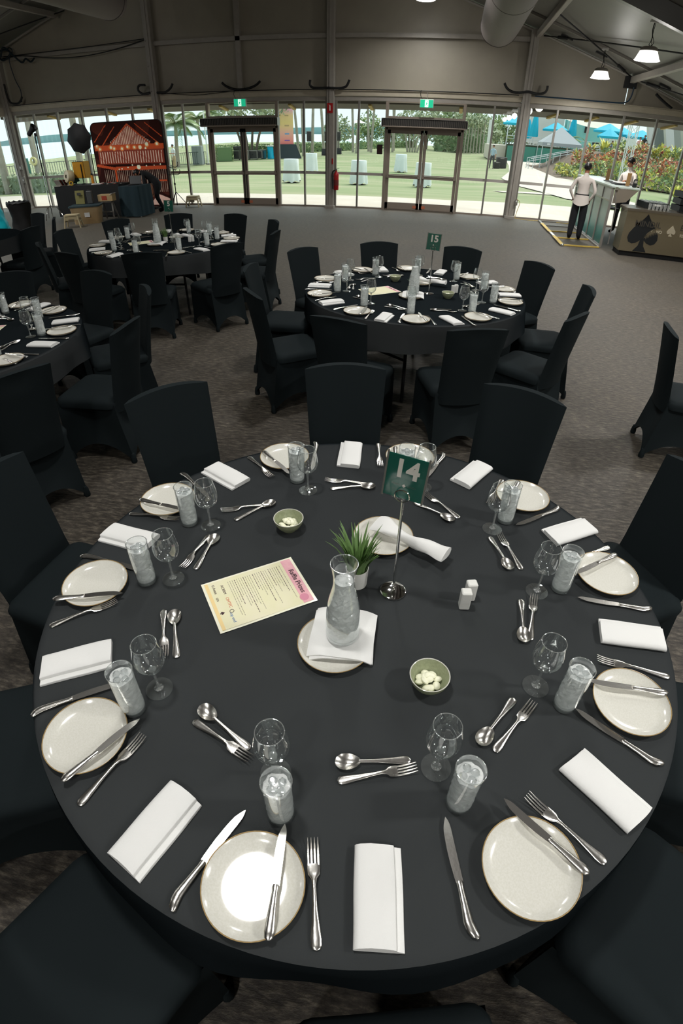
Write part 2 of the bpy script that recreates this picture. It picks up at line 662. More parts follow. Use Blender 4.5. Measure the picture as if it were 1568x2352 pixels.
wb = sroot('wall_back')
def wpanel(x0, x1, z0, z1f, parent, y=15.5):
    xs = [x0 + 0.012, x1 - 0.012]
    if x0 < RX < x1:
        xs = [xs[0], RX, xs[1]]
    top = [(x, z1f(x)) for x in reversed(xs)]
    poly = [(xs[0], z0), (xs[-1], z0)] + top
    M = Matrix(((1, 0, 0, 0), (0, 0, 1, y), (0, 1, 0, 0), (0, 0, 0, 1)))
    MB().prism(poly, 0, 0.04, M=M).build('panel', MT['vinyl'], parent, 0)
for x0, x1 in ((-13.2, -8.2), (-8.2, -5.7), (-5.7, -3.2), (-3.2, 1.8)):
    wpanel(x0, x1, 2.86, lambda x: 4.14, wb)
    wpanel(x0, x1, 4.14, lambda x: roof(x) - 0.02, wb)
wpanel(1.8, 4.26, 2.86, lambda x: roof(x) - 0.02, wb)
wpanel(4.26, 6.18, 2.86, lambda x: max(2.88, roof(x) - 0.02), wb)

k = 0
def trim(mb, m, smooth=30):
    global k
    k += 1
    return struct('trim_%d' % k, mb, m, None, smooth)
for x in POSTS:
    h = roof(x) - 0.02
    b = MB().box((x, 15.36, h / 2), (0.2, 0.2, h), ch=0.012)
    b.box((x, 15.25, h / 2), (0.05, 0.02, h))
    b.box((x, 15.3, 0.03), (0.26, 0.3, 0.06))
    for zz in (2.6, 3.0, 3.6, 4.2):
        b.box((x - 0.075, 15.255, zz), (0.03, 0.02, 0.03))
    trim(b, MT['alu'])
trim(MB().box((RX, 15.42, (2.9 + RZ) / 2), (0.13, 0.1, RZ - 2.96)), MT['alu'])              # king post
for x0, x1 in ((-13.1, -8.3), (-8.1, -3.3), (-3.1, 1.7)):                                    # mid rail of each bay
    trim(MB().box(((x0 + x1) / 2, 15.42, 4.14), (x1 - x0, 0.1, 0.1)), MT['alu'])
for x0, x1 in ((-13.1, -8.3), (-8.1, -3.3), (-3.1, 1.7), (1.9, 6.4)):                        # gutter beam and window head
    b = MB().box(((x0 + x1) / 2, 15.42, 2.835), (x1 - x0, 0.14, 0.13), ch=0.01)
    b.box(((x0 + x1) / 2, 15.335, 2.905), (x1 - x0, 0.03, 0.018))
    trim(b, MT['cream_beam'])
    trim(MB().box(((x0 + x1) / 2, 15.42, 2.715), (x1 - x0, 0.09, 0.1), ch=0.008), MT['alu'])
    trim(MB().box(((x0 + x1) / 2, 15.43, 0.02), (x1 - x0, 0.08, 0.04)), MT['door_frame'])
trim(MB().box((-3.5, 15.9, 2.59), (20.5, 0.62, 0.07), rx=-0.17), mat('eave_underside', S(70, 64, 54), 0.7))   # eave flap outside the glass
for x in (-12, -10, -8.6, -6.4, -4.4, -2.2, 0.2, 2.6, 3.6, 4.6, 5.6):
    trim(MB().box((x, 15.88, 2.545), (0.09, 0.55, 0.06), rz=0.35 if x > 2 else 0, rx=-0.17), mat('eave_bracket', S(150, 128, 62), 0.6))

# glazing -----------------------------------------------------------
wn = 0
def pane(x0, x1, z0, z1, parent, y=WY):
    MB().box(((x0 + x1) / 2, y, (z0 + z1) / 2), (x1 - x0, 0.008, z1 - z0)).build('pane', MT['pane'], parent, 0)
def window(xs, z0=0.04, z1=2.665, strip=True, dark=()):
    global wn
    wn += 1
    w = sroot('window_%d' % wn)
    for i in range(len(xs) - 1):
        pane(xs[i] + 0.02, xs[i + 1] - 0.02, z0, z1, w)
        if strip:
            MB().box(((xs[i] + xs[i + 1]) / 2, WY - 0.007, 0.895), (xs[i + 1] - xs[i] - 0.05, 0.003, 0.07)).build('safety_strip', MT['strip'], w, 0)
    for x in xs:
        MB().box((x, WY - 0.01, (z0 + z1) / 2), (0.045, 0.09, z1 - z0)).build('mullion', MT['mullion'], w, 0)
    return w
P = 5 / 6
window([-13.07] + [-13.2 + P * i for i in range(1, 6)] + [-8.33])
window([-8.07, -7.45, -6.72])
window([-4.68, -3.95, -3.33])
window([-3.07, -2.45, -1.72])
window([0.32, 1.05, 1.67])
window([1.93] + [1.8 + P * i for i in range(1, 6)] + [6.3], strip=False)
for i in range(0, 2):
    MB().box((2.2 + P * i, WY - 0.007, 0.895), (0.75, 0.003, 0.07)).build('safety_strip', MT['strip'], bpy.data.objects['window_6'], 0)

def door(n, x0):
    d = sroot('door_%d' % n)
    w = 2.0
    fr = MB()
    for x in (x0, x0 + w):
        fr.box((x, WY - 0.02, 1.33), (0.07, 0.14, 2.66))
    fr.box((x0 + w / 2, WY - 0.02, 2.05), (w, 0.14, 0.08))
    fr.box((x0 + w / 2, WY - 0.02, 2.30), (w, 0.1, 0.05))
    fr.box((x0 + w / 2, WY - 0.02, 2.655), (w, 0.1, 0.03))
    fr.build('door_frame', MT['door_frame'], d, 0)
    pane(x0 + 0.04, x0 + w - 0.04, 2.32, 2.64, d)
    for s in (0, 1):
        a = x0 + 0.04 + s * 0.965
        b = a + 0.955
        lf = MB()
        for x in (a + 0.04, b - 0.04):
            lf.box((x, WY - 0.03, 1.02), (0.08, 0.05, 1.97))
        lf.box(((a + b) / 2, WY - 0.03, 0.115), (b - a, 0.05, 0.17))
        lf.box(((a + b) / 2, WY - 0.03, 1.965), (b - a, 0.05, 0.09))
        leaf = lf.build('door_leaf', MT['door_frame'], d, 0)
        pane(a + 0.08, b - 0.08, 0.2, 1.92, leaf, WY - 0.03)
        pb = MB().box(((a + b) / 2, WY - 0.075, 0.86), (b - a - 0.02, 0.035, 0.075), ch=0.008)
        pb.box(((a + b) / 2, WY - 0.1, 0.915), (b - a - 0.1, 0.03, 0.022))
        for x in (a + 0.06, b - 0.06):
            pb.box((x, WY - 0.08, 0.885), (0.05, 0.06, 0.1))
        pb.build('push_bar', MT['door_frame'], leaf, 0)
        q = b - 0.12 if s == 0 else a + 0.12
        MB().box((q, WY - 0.058, 0.1), (0.1, 0.006, 0.07)).build('warning_sticker', mat('red_sticker', S(196, 112, 80), 0.6), leaf, 0)
        st = b - 0.03 if s == 0 else a + 0.03
        MB().tube([(st, WY - 0.07, 0.2), (st, WY - 0.07, 1.95)], 0.012, 8).build('lock_rod', MT['chrome'] if n == 2 else MT['dark'], leaf)
    return d
door(1, -6.7)
door(2, -1.7)

# side, front walls ------------------------------------------------
wl = sroot('wall_left', (-13.3, 15.42, 0), math.atan2(-0.91, -0.41))
L_ = 7.0
for i in range(9):
    MB().box((0.12 + i * 0.83, 0, 1.33), (0.06, 0.1, 2.66)).build('mullion', MT['mullion'], wl, 0)
    MB().box((0.12 + (i + 0.5) * 0.83, 0, 1.35), (0.77, 0.008, 2.62)).build('pane', MT['pane'], wl, 0)
MB().box((3.7, 0, 2.78), (7.5, 0.14, 0.24)).build('gutter_beam', MT['cream_beam'], wl, 0)
MB().box((3.7, -0.05, 3.6), (7.5, 0.04, 1.45)).build('panel', MT['vinyl'], wl, 0)
trim(MB().box((-16.4, -1.9, 2.0), (0.08, 21.4, 4.0)), MT['vinyl'])
bpy.data.objects['trim_%d' % k].name = 'wall_left_rear'
struct('wall_right', MB().box((6.36, 1.6, 1.4), (0.08, 27.8, 2.9)), MT['vinyl'])
struct('wall_front', MB().box((-5, -12.4, 3.4), (23, 0.08, 6.9)), MT['vinyl'])

ce = sroot('ceiling')
ys = [-12.5, -5.6, -0.6, 4.4, 9.4, 13.9, 15.55]
for j in range(len(ys) - 1):
    for x0, x1 in ((-16.6, RX), (RX, 6.5)):
        b = MB()
        a0, a1 = ys[j], ys[j + 1]
        vs = [(x0, a0, roof(x0)), (x1, a0, roof(x1)), (x1, a1, roof(x1)), (x0, a1, roof(x0))]
        vs += [(p[0], p[1], p[2] + 0.04) for p in vs]
        b.add(vs, [(0, 1, 2, 3), (7, 6, 5, 4), (0, 4, 5, 1), (1, 5, 6, 2), (2, 6, 7, 3), (3, 7, 4, 0)])
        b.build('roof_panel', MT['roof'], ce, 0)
for y in (-0.6, 4.4, 9.4):                                                                     # main rafters, box section
    for x0, x1 in ((-16.3, RX), (RX, 6.3)):
        trim(MB().beam((x0, y, roof(x0) - 0.15), (x1, y, roof(x1) - 0.15), 0.14, 0.26), mat('rafter', S(96, 96, 94), 0.4, 0.5))
for x0, x1 in ((-15.0, RX), (RX, 6.3)):
    trim(MB().beam((x0, 13.9, roof(x0) - 0.03), (x1, 13.9, roof(x1) - 0.03), 0.05, 0.05), MT['mullion'])
    trim(MB().tube([(x0, 15.34, roof(x0) - 0.06), (x1, 15.34, roof(x1) - 0.06)], 0.03, 8), MT['alu'])
for x in (1.86, 4.26, -13.2, -10.9):                                                           # purlins
    trim(MB().box((x, 7.4, roof(x) - 0.12), (0.1, 15.7, 0.14), ch=0.01), MT['alu'])
b = MB().box((4.26, 15.36, 3.40), (0.3, 0.1, 0.26))
trim(b, MT['dark'])
for a, c in (((2.0, 15.3, 4.22), (4.22, 10.9, 3.5)), ((4.24, 15.3, 3.5), (1.92, 12.7, 4.25)), ((4.3, 15.2, 3.45), (6.3, 13.4, 2.85)), ((-13.2, 13.9, 4.3), (-10.6, 15.3, 5.1))):   # bracing rods with turnbuckles
    b = MB().tube([a, c], 0.016, 6)
    d = Vector(c) - Vector(a)
    q = Vector(a) + d * 0.12
    b.tube([q, q + d.normalized() * 0.35], 0.035, 8)
    trim(b, MT['rubber'])
for x in (2.45, 3.3, 4.9, 5.6):                                                                # keder clips under the end strip of roof
    trim(MB().box((x, 14.7, roof(x) - 0.03), (0.3, 0.08, 0.03), ry=0.32), MT['dark'])

# air ducts ----------------------------------------------------------
def duct(cx, cz, y1, r, label):
    t = thing('air_duct', label, 'duct', (cx, 0, cz))
    pr = [(0, y1), (r * 0.55, y1 - 0.03), (r * 0.86, y1 - 0.12), (r, y1 - 0.3)] + [(r * (1 + 0.012 * (i % 2)), y1 - 0.3 - i * 1.25) for i in range(1, 19)]
    M = Matrix(((1, 0, 0, 0), (0, 0, 1, 0), (0, -1, 0, 0), (0, 0, 0, 1)))
    dm = mat('duct_fabric', S(118, 110, 108), 0.6, bump=(6, 0.3))
    MB().lathe(pr, 40, M=M).build('duct_sleeve', dm, t)
    ring = MB()
    for i in (0, 3, 7):
        ring = MB()
        y = y1 - 0.34 - i * 1.25
        ring.tube([(r * 1.006 * math.cos(2 * PI * q / 40), y, r * 1.006 * math.sin(2 * PI * q / 40)) for q in range(40)], 0.008, 6, closed=True)
        ring.build('seam_hoop', mat('duct_seam', S(84, 76, 74), 0.6), t)
    return t
duct(0.86, 4.17, 14.15, 0.42, 'grey fabric air duct under the roof, its rounded end near the glass-wall post')
duct(-7.95, 4.78, 13.4, 0.42, 'shadowed fabric air duct under the dark roof, above the barn photo backdrop')

# pendant lamps --------------------------------------------------------
MT['lamp_glow'] = mat('lamp_diffuser', (0.9, 0.9, 0.88, 1), 0.4, emit=((1.0, 0.97, 0.92, 1), 9.0))
MT['lamp_side'] = mat('lamp_refractor', (0.85, 0.85, 0.84, 1), 0.3, emit=((1.0, 0.97, 0.92, 1), 1.6))
def make_lamp():
    t = thing('pendant_lamp', '', 'lamp', group='dome pendant lamps under the roof')
    MB().lathe([(0.0, 0.10), (0.10, 0.10), (0.13, 0.085), (0.15, 0.05), (0.16, 0.035), (0.14, 0.03), (0, 0.03)], 28).build('driver_housing', MT['alu'], t)
    MB().lathe([(0.145, 0.032), (0.20, -0.085), (0.215, -0.10), (0.205, -0.105), (0.19, -0.09)], 32).build('refractor', MT['lamp_side'], t)
    MB().lathe([(0, -0.088), (0.19, -0.088), (0.192, -0.094), (0, -0.094)], 32).build('diffuser', MT['lamp_glow'], t)
    MB().tube([(0, 0, 0.10), (0.03, 0, 0.13), (0, 0, 0.17), (-0.02, 0, 0.13), (0, 0, 0.10)], 0.007, 6).build('hook', MT['black_metal'], t)
    MB().tube(smooth_path([(0, 0, 0.16), (0.012, 0.01, 0.25), (-0.01, 0, 0.34), (0.0, 0, 0.45)], 4), 0.009, 6).build('cable', MT['rubber'], t)
    MB().tube(smooth_path([(0.02, 0, 0.10), (0.05, 0, 0.17), (0.01, 0.01, 0.28), (0.02, 0, 0.45)], 4), 0.005, 6).build('flex', MT['rubber'], t)
    MB().box((0, 0, 0.465), (0.14, 0.08, 0.05), ch=0.01).build('ceiling_bracket', MT['white'], t)
    return t
lamps = Stock(make_lamp())
ROWS = [13.9, 10.4, 6.95, 3.5, 0.05, -3.4, -6.85, -10.3]
names = ['nearest the glass wall', 'second from the glass wall', 'third from the glass wall', 'fourth from the glass wall', 'over the front table', 'first behind the front table', 'second behind the front table', 'farthest from the glass wall']
for cx, who, rows, pw in ((3.2, 'low eave row', ROWS, 1.3), (-0.8, 'high row', ROWS, 0.85), (-10.6, 'sea side row', ROWS[1:5], 1.6)):
    for y in rows:
        nm = names[ROWS.index(y)]
        z = roof(cx) - 0.52
        lamps.put((cx, y, z), 0, 'dome pendant lamp of the %s, %s' % (who, nm))
        li = bpy.data.lights.new('lamp_light', 'AREA')           # the flat diffuser
        li.shape = 'DISK'
        li.size = 0.36
        li.spread = math.radians(150)
        li.energy = LAMP_POWER * pw
        li.color = (1.0, 0.985, 0.955)
        lo = bpy.data.objects.new('lamp_light', li)
        COL.objects.link(lo)
        lo.location = (cx, y, z - 0.11)
        li = bpy.data.lights.new('refractor_light', 'POINT')     # the glowing skirt round it
        li.energy = LAMP_POWER * pw * 0.2
        li.shadow_soft_size = 0.15
        li.color = (1.0, 0.97, 0.92)
        lo = bpy.data.objects.new('refractor_light', li)
        COL.objects.link(lo)
        lo.location = (cx, y, z - 0.30)

# fittings on the glass wall --------------------------------------------
def air_curtain(x, label):
    t = thing('air_curtain', label, 'air curtain', (x, 15.2, 2.06))
    MB().box((0, 0.02, 0.11), (2.2, 0.24, 0.19), ch=0.02).build('body', MT['grille'], t, 20)
    MB().box((0, -0.11, 0.02), (2.14, 0.05, 0.03), ch=0.008).build('outlet', MT['door_frame'], t, 20)
    b = MB()
    for i in range(46):
        b.box((-1.06 + i * 0.047, -0.105, 0.115), (0.012, 0.02, 0.155))
    b.build('louvre', mat('louvre', S(92, 88, 80), 0.4), t, 0)['kind'] = 'stuff'
    MB().box((0, -0.1, 0.21), (2.2, 0.03, 0.012)).build('top_trim', MT['mullion'], t, 0)
    for s in (-1, 1):
        MB().box((s * 1.105, 0.02, 0.11), (0.012, 0.25, 0.2)).build('end_cap', MT['mullion'], t, 0)
air_curtain(-5.72, 'black louvred air curtain over the double doors beside the barn photo backdrop')
air_curtain(-0.7, 'black louvred air curtain over the double doors behind the middle table')

exit_green = mat('exit_sign_green', S(20, 160, 120), 0.4, emit=(S(30, 190, 140), 0.75))
exit_white = mat('exit_sign_white', S(240, 250, 245), 0.4, emit=(S(225, 255, 240), 0.9))
def exit_sign(x, label):
    t = thing('exit_sign', label, 'exit sign', (x, 15.2, 2.53))
    MB().box((0, 0, 0.1), (0.35, 0.07, 0.2), ch=0.01).build('housing', MT['white'], t, 20)
    f = MB().box((0, -0.038, 0.1), (0.325, 0.006, 0.175)).build('green_panel', exit_green, t, 0)
    MB().box((0.0, -0.043, 0.1), (0.09, 0.003, 0.16)).build('doorway_mark', exit_white, f, 0)
    m = MB()
    def limb(a, b, w):
        m.beam((a[0], -0.0465, a[1]), (b[0], -0.0465, b[1]), 0.003, w, up=(0, 0, 1) if abs(a[0] - b[0]) > abs(a[1] - b[1]) else (1, 0, 0))
    limb((0.004, 0.125), (-0.004, 0.085), 0.022)
    limb((-0.004, 0.085), (-0.026, 0.058), 0.011); limb((-0.026, 0.058), (-0.024, 0.03), 0.009)
    limb((-0.004, 0.085), (0.016, 0.062), 0.011); limb((0.016, 0.062), (0.034, 0.05), 0.009)
    limb((0.004, 0.122), (-0.022, 0.112), 0.008); limb((0.004, 0.122), (0.024, 0.102), 0.008); limb((0.024, 0.102), (0.036, 0.112), 0.007)
    m.ball((0.012, -0.0465, 0.147), (0.011, 0.002, 0.011), 10, 6)
    m.build('running_figure', exit_green, f, 0)
    MB().tube([(0, 0.02, 0.2), (0, 0.02, 0.36)], 0.01, 8).build('hanger_rod', MT['alu'], t)
    MB().tube(smooth_path([(-0.12, 0.02, 0.2), (-0.18, 0.03, 0.3), (-0.16, 0.06, 0.4), (-0.2, 0.1, 0.36)], 4), 0.006, 6).build('cable', MT['rubber'], t)
exit_sign(-5.66, 'green running figure exit sign over the doors beside the barn photo backdrop')
exit_sign(-0.68, 'green running figure exit sign over the doors behind the middle table')

t = thing('fire_extinguisher', 'red fire extinguisher with black hose on the middle post', 'extinguisher', (-3.02, 15.26, 0.47))
MB().lathe([(0, 0), (0.06, 0), (0.07, 0.012), (0.07, 0.38), (0.062, 0.42), (0.035, 0.45), (0.025, 0.47), (0.025, 0.5), (0, 0.5)], 24).build('cylinder', MT['red'], t)
MB().lathe([(0.0715, 0.12), (0.0715, 0.26)], 24).build('paper_label', mat('extinguisher_label', S(120, 40, 36), 0.5), t)
v = MB().box((0, 0, 0.515), (0.05, 0.05, 0.03)); v.box((0.03, -0.02, 0.545), (0.12, 0.025, 0.012), ry=-0.25); v.box((0.03, -0.02, 0.52), (0.11, 0.025, 0.01), ry=0.1)
v.build('valve_handle', MT['chrome'], t, 0)
MB().tube(smooth_path([(-0.03, -0.02, 0.51), (-0.1, -0.03, 0.45), (-0.095, -0.05, 0.25), (-0.08, -0.06, 0.03)], 5), 0.018, 8).build('hose', MT['rubber'], t)
MB().box((-0.02, 0.1, 0.4), (0.05, 0.06, 0.2)).build('wall_bracket', MT['alu'], t, 0)
t = thing('fire_sign', 'red fire extinguisher sign high on the middle post', 'sign', (-3.2, 15.235, 2.37))
MB().box((0, 0, 0.115), (0.15, 0.006, 0.23)).build('plate', MT['red'], t, 0)
p = MB().box((0, -0.005, 0.11), (0.034, 0.003, 0.11)); p.box((0.0, -0.005, 0.175), (0.02, 0.003, 0.02)); p.box((-0.018, -0.005, 0.185), (0.03, 0.003, 0.01), ry=0.4)
p.build('extinguisher_symbol', MT['sign_white'], t, 0)
tag(MB().box((-3.13, 15.255, 1.2), (0.035, 0.012, 0.14)).build('small_red_tag', MT['red'], None, 0), 'small red tag on the post above the fire extinguisher', 'tag')
t = thing('card_reader', 'small dark box on the glass beside the doors behind the middle table', 'box', (-1.86, 15.39, 1.52))
MB().box((0, 0, 0), (0.15, 0.03, 0.24), ch=0.01).build('body', MT['dark'], t, 20)
MB().box((0, -0.017, 0.0), (0.12, 0.004, 0.2)).build('front_label', mat('dim_red_label', S(62, 34, 32), 0.5), t, 0)

# black curved hoses tucked behind the posts above the glass
def hose(pts, label):
    b = MB().tube(smooth_path(pts, 5), 0.03, 10)
    o = b.build('drain_hose', MT['rubber'])
    tag(o, label, 'hose', 'black hoses above the glass wall')
Y0 = 15.26
hose([(-8.42, 15.24, 3.16), (-8.62, Y0, 3.16), (-8.66, Y0, 3.04), (-8.52, Y0, 2.95), (-8.3, Y0, 2.97)], 'black curled hose on the backdrop side of the post by the barn photo backdrop')
hose([(-8.1, Y0, 2.96), (-7.85, Y0, 2.96), (-7.68, Y0, 3.05), (-7.6, Y0, 3.16)], 'short black upturned hose beyond the post by the barn photo backdrop')
hose([(-6.2, 15.36, 3.13), (-6.08, 15.36, 3.04), (-5.88, 15.36, 2.97), (-5.66, 15.33, 2.95), (-5.44, 15.36, 2.98), (-5.24, 15.36, 3.05), (-5.12, 15.36, 3.14)], 'wide black smile-shaped hose above the exit sign beside the backdrop')
hose([(-3.73, Y0, 3.14), (-3.74, Y0, 3.03), (-3.66, Y0, 2.96), (-3.45, Y0, 2.95), (-3.2, 15.22, 2.95), (-2.95, Y0, 2.95), (-2.78, Y0, 2.99), (-2.7, Y0, 3.14)], 'black hose crossing the middle post above the fire sign')
hose([(1.2, Y0, 3.17), (1.28, Y0, 3.06), (1.42, Y0, 2.99), (1.6, Y0, 2.98), (1.8, 15.22, 3.01), (2.0, Y0, 2.98), (2.18, Y0, 3.0), (2.25, Y0, 3.07), (2.26, Y0, 3.17)], 'black hose crossing the post nearest the bar counter')
hose([(4.9, Y0, 3.2), (5.05, Y0, 3.1), (5.22, Y0, 3.0), (5.36, Y0, 2.93)], 'short straight black hose above the glass behind the steel bar')
hose([(-13.0, 15.2, 3.5), (-12.98, 15.2, 3.15), (-12.9, 15.2, 3.0), (-12.72, Y0, 2.97), (-12.58, Y0, 3.05), (-12.52, Y0, 3.14)], 'black hose at the corner post beyond the black sacks')
# cables
def cable(pts, r, m, label, k_=5):
    tag(MB().tube(smooth_path(pts, k_), r, 6).build('cable', m), label, 'cable')
cable([(-13.0, 15.3, 4.15), (-12.3, 15.33, 4.17), (-11.2, 15.33, 4.02), (-10.2, 15.33, 3.99), (-9.2, 15.33, 4.08), (-8.3, 15.33, 4.24)], 0.014, MT['rubber'], 'lowest black cable sagging along the rail above the photo booth')
cable([(-13.0, 15.31, 4.2), (-11.5, 15.32, 4.19), (-10.0, 15.32, 4.2), (-8.3, 15.32, 4.26)], 0.012, MT['rubber'], 'upper black cable along the rail above the photo booth')
cable([(-12.75, 15.3, 4.36), (-12.62, 15.3, 4.4), (-12.55, 15.3, 4.3), (-12.72, 15.3, 4.1), (-12.66, 15.3, 3.6), (-12.55, 15.3, 3.3), (-12.6, 15.3, 3.0)], 0.014, mat('blue_black_cable', S(14, 38, 52), 0.5), 'blue black cable hanging down beside the corner post')
cable([(-12.95, 15.25, 4.2), (-12.8, 15.25, 4.42), (-12.6, 15.25, 4.25), (-12.9, 15.25, 4.1), (-13.05, 15.25, 4.3), (-12.7, 15.25, 4.35), (-12.5, 15.25, 4.18), (-12.3, 15.3, 4.0), (-12.15, 15.3, 4.08), (-12.0, 15.3, 3.99), (-11.85, 15.3, 4.07)], 0.025, mat('blue_black_cable_coil', S(10, 34, 44), 0.5), 'blue black cable bundle coiled on the rail in the corner')
cable([(2.0, 15.31, 2.93), (3.0, 15.31, 2.925), (4.0, 15.31, 2.93), (4.25, 15.31, 2.97), (4.33, 15.31, 3.1), (4.35, 15.31, 3.3)], 0.018, mat('blue_cable', S(22, 52, 74), 0.5), 'blue cable along the beam rising to the roof bracket')
cable([(-7.8, 15.31, 2.93), (-7.0, 15.31, 2.86), (-6.2, 15.31, 2.9), (-5.8, 15.31, 2.93)], 0.008, MT['rubber'], 'thin black cable drooping under the smile-shaped hose')
for a, c in ((-13.0, -8.4), (-8.0, -3.4), (-3.0, 1.6)):
    cable([(a, 15.32, 2.925), ((a + c) / 2, 15.32, 2.92), (c, 15.32, 2.925)], 0.012, MT['rubber'], {-13.0: 'black cable on the gutter beam above the photo booth', -8.0: 'black cable on the gutter beam above the doors beside the backdrop', -3.0: 'black cable on the gutter beam above the doors behind the middle table'}[a])
cable([(1.95, 15.2, 0.02), (2.3, 15.1, 0.012), (2.9, 15.2, 0.012), (3.3, 15.1, 0.012), (3.42, 15.25, 0.012)], 0.008, mat('yellow_cable', S(196, 170, 96), 0.6), 'yellow cable on the floor along the glass near the bar counter')
cable([(1.93, 15.2, 0.5), (2.02, 15.2, 0.42), (1.98, 15.2, 0.2), (1.95, 15.2, 0.02)], 0.008, mat('yellow_cable_upright', S(196, 170, 96), 0.6), 'yellow cable hanging from the outlet on the post nearest the bar')
for x, z, nm in ((1.93, 0.42, 'grey power outlet on the post nearest the bar counter'), ):
    t = thing('power_outlet', nm, 'outlet', (x, 15.24, z))
    MB().box((0, 0, 0), (0.07, 0.05, 0.16), ch=0.008).build('box', MT['mullion'], t, 20)
    MB().box((0, -0.027, 0.03), (0.04, 0.006, 0.05)).build('socket', MT['white'], t, 0)
for z, nm in ((1.22, 'white control box on the corner post, upper one'), (0.86, 'white socket box on the corner post, lower one')):
    t = thing('control_box', nm, 'box', (-13.12, 15.23, z))
    MB().box((0, 0, 0), (0.1, 0.06, 0.14 if z > 1 else 0.2), ch=0.01).build('box', MT['mullion'], t, 20)
    MB().box((0, -0.032, 0), (0.05, 0.006, 0.05)).build('switch', MT['white'], t, 0)
# ------------------------------------------------------------------ chairs
def make_chair():
    t = thing('banquet_chair', '', 'chair')
    # back: a flared slab under stretch fabric, bowed backwards, faintly arched on top
    NU, NV = 14, 12
    def prof(v):
        z = 0.36 + v * 0.525
        wd = 0.355 + 0.052 * v ** 1.2 + 0.05 * max(0, 0.25 - v) * 4 * 0.3
        yb = -0.195 - 0.10 * v ** 1.15
        return z, wd, yb
    def side(sgn):
        def f(u, v):
            z, wd, yb = prof(v)
            s = u * 2 - 1
            th = 0.030 - 0.012 * v
            e = (1 - abs(s) ** 4) ** 0.5
            arch = 0.020 * (1 - s * s) * v ** 3
            dent = 0
            if sgn < 0:
                dent = 0.012 * math.exp(-((v - 0.93) / 0.035) ** 2) * math.exp(-(s / 0.42) ** 4)
            y = yb - 0.028 * (1 - s * s) + sgn * th * e + dent
            return (s * wd / 2, y, z + arch)
        return f
    b = MB()
    b.grid(side(1), NU, NV)
    b.grid(side(-1), NU, NV)
    n = NU + 1
    base = (NV + 1) * n
    top = NV * n
    b.f += [(top + i, top + i + 1, base + top + i + 1, base + top + i) for i in range(NU)]
    b.f += [(j * n, (j + 1) * n, base + (j + 1) * n, base + j * n) for j in range(NV)]
    b.f += [(j * n + NU, (j + 1) * n + NU, base + (j + 1) * n + NU, base + j * n + NU) for j in range(NV)]
    b.mi = [0] * len(b.f)
    b.build('backrest', MT['spandex'], t, 55)
    # seat cushion
    def outline(w, d, r, off=0):
        return [(x, y + off) for x, y in rrect(w, d, r, 4)]
    rings = []
    for z, q in ((0.40, 0.0), (0.43, 0.004), (0.452, -0.006), (0.464, -0.03), (0.468, -0.09)):
        rings.append([(x, y, z) for x, y in outline(0.43 + 2 * q, 0.42 + 2 * q, 0.05, 0.0)])
    MB().loft(rings).build('seat', MT['spandex'], t, 50)
    # skirt: pulled down to four feet, hems arched and pinched in between them
    feet = [(0.215, 0.205), (-0.215, 0.205), (-0.20, -0.27), (0.20, -0.27)]
    K = 12
    top_c = [(0.21, 0.205), (-0.21, 0.205), (-0.195, -0.205), (0.195, -0.205)]
    rings = []
    for lv in range(7):
        h = lv / 6
        ring = []
        for s in range(4):
            a, c = top_c[s], top_c[(s + 1) % 4]
            fa, fc = feet[s], feet[(s + 1) % 4]
            for q in range(K):
                u = q / K
                tx = a[0] + (c[0] - a[0]) * u; ty = a[1] + (c[1] - a[1]) * u
                bx = fa[0] + (fc[0] - fa[0]) * u; by = fa[1] + (fc[1] - fa[1]) * u
                archz = 0.125 * (1 - abs(2 * u - 1) ** 2.2)
                pin = 0.030 * math.sin(PI * u) * math.sin(PI * min(1, h * 0.9))
                x = tx + (bx - tx) * h; y = ty + (by - ty) * h
                l = math.hypot(x, y)
                x -= x / l * pin; y -= y / l * pin
                ring.append((x, y, 0.43 + (archz + 0.006 - 0.43) * h))
        rings.append(ring)
    MB().loft(rings, cap=False).build('skirt', MT['spandex'], t, 60)
    for fx, fy in feet:
        MB().lathe([(0, 0), (0.018, 0), (0.022, 0.012), (0.018, 0.05), (0.012, 0.07), (0, 0.07)], 10, (fx * 0.96, fy * 0.96, 0)).build('foot_pocket', MT['spandex'], t)
    return t
chairs = Stock(make_chair())

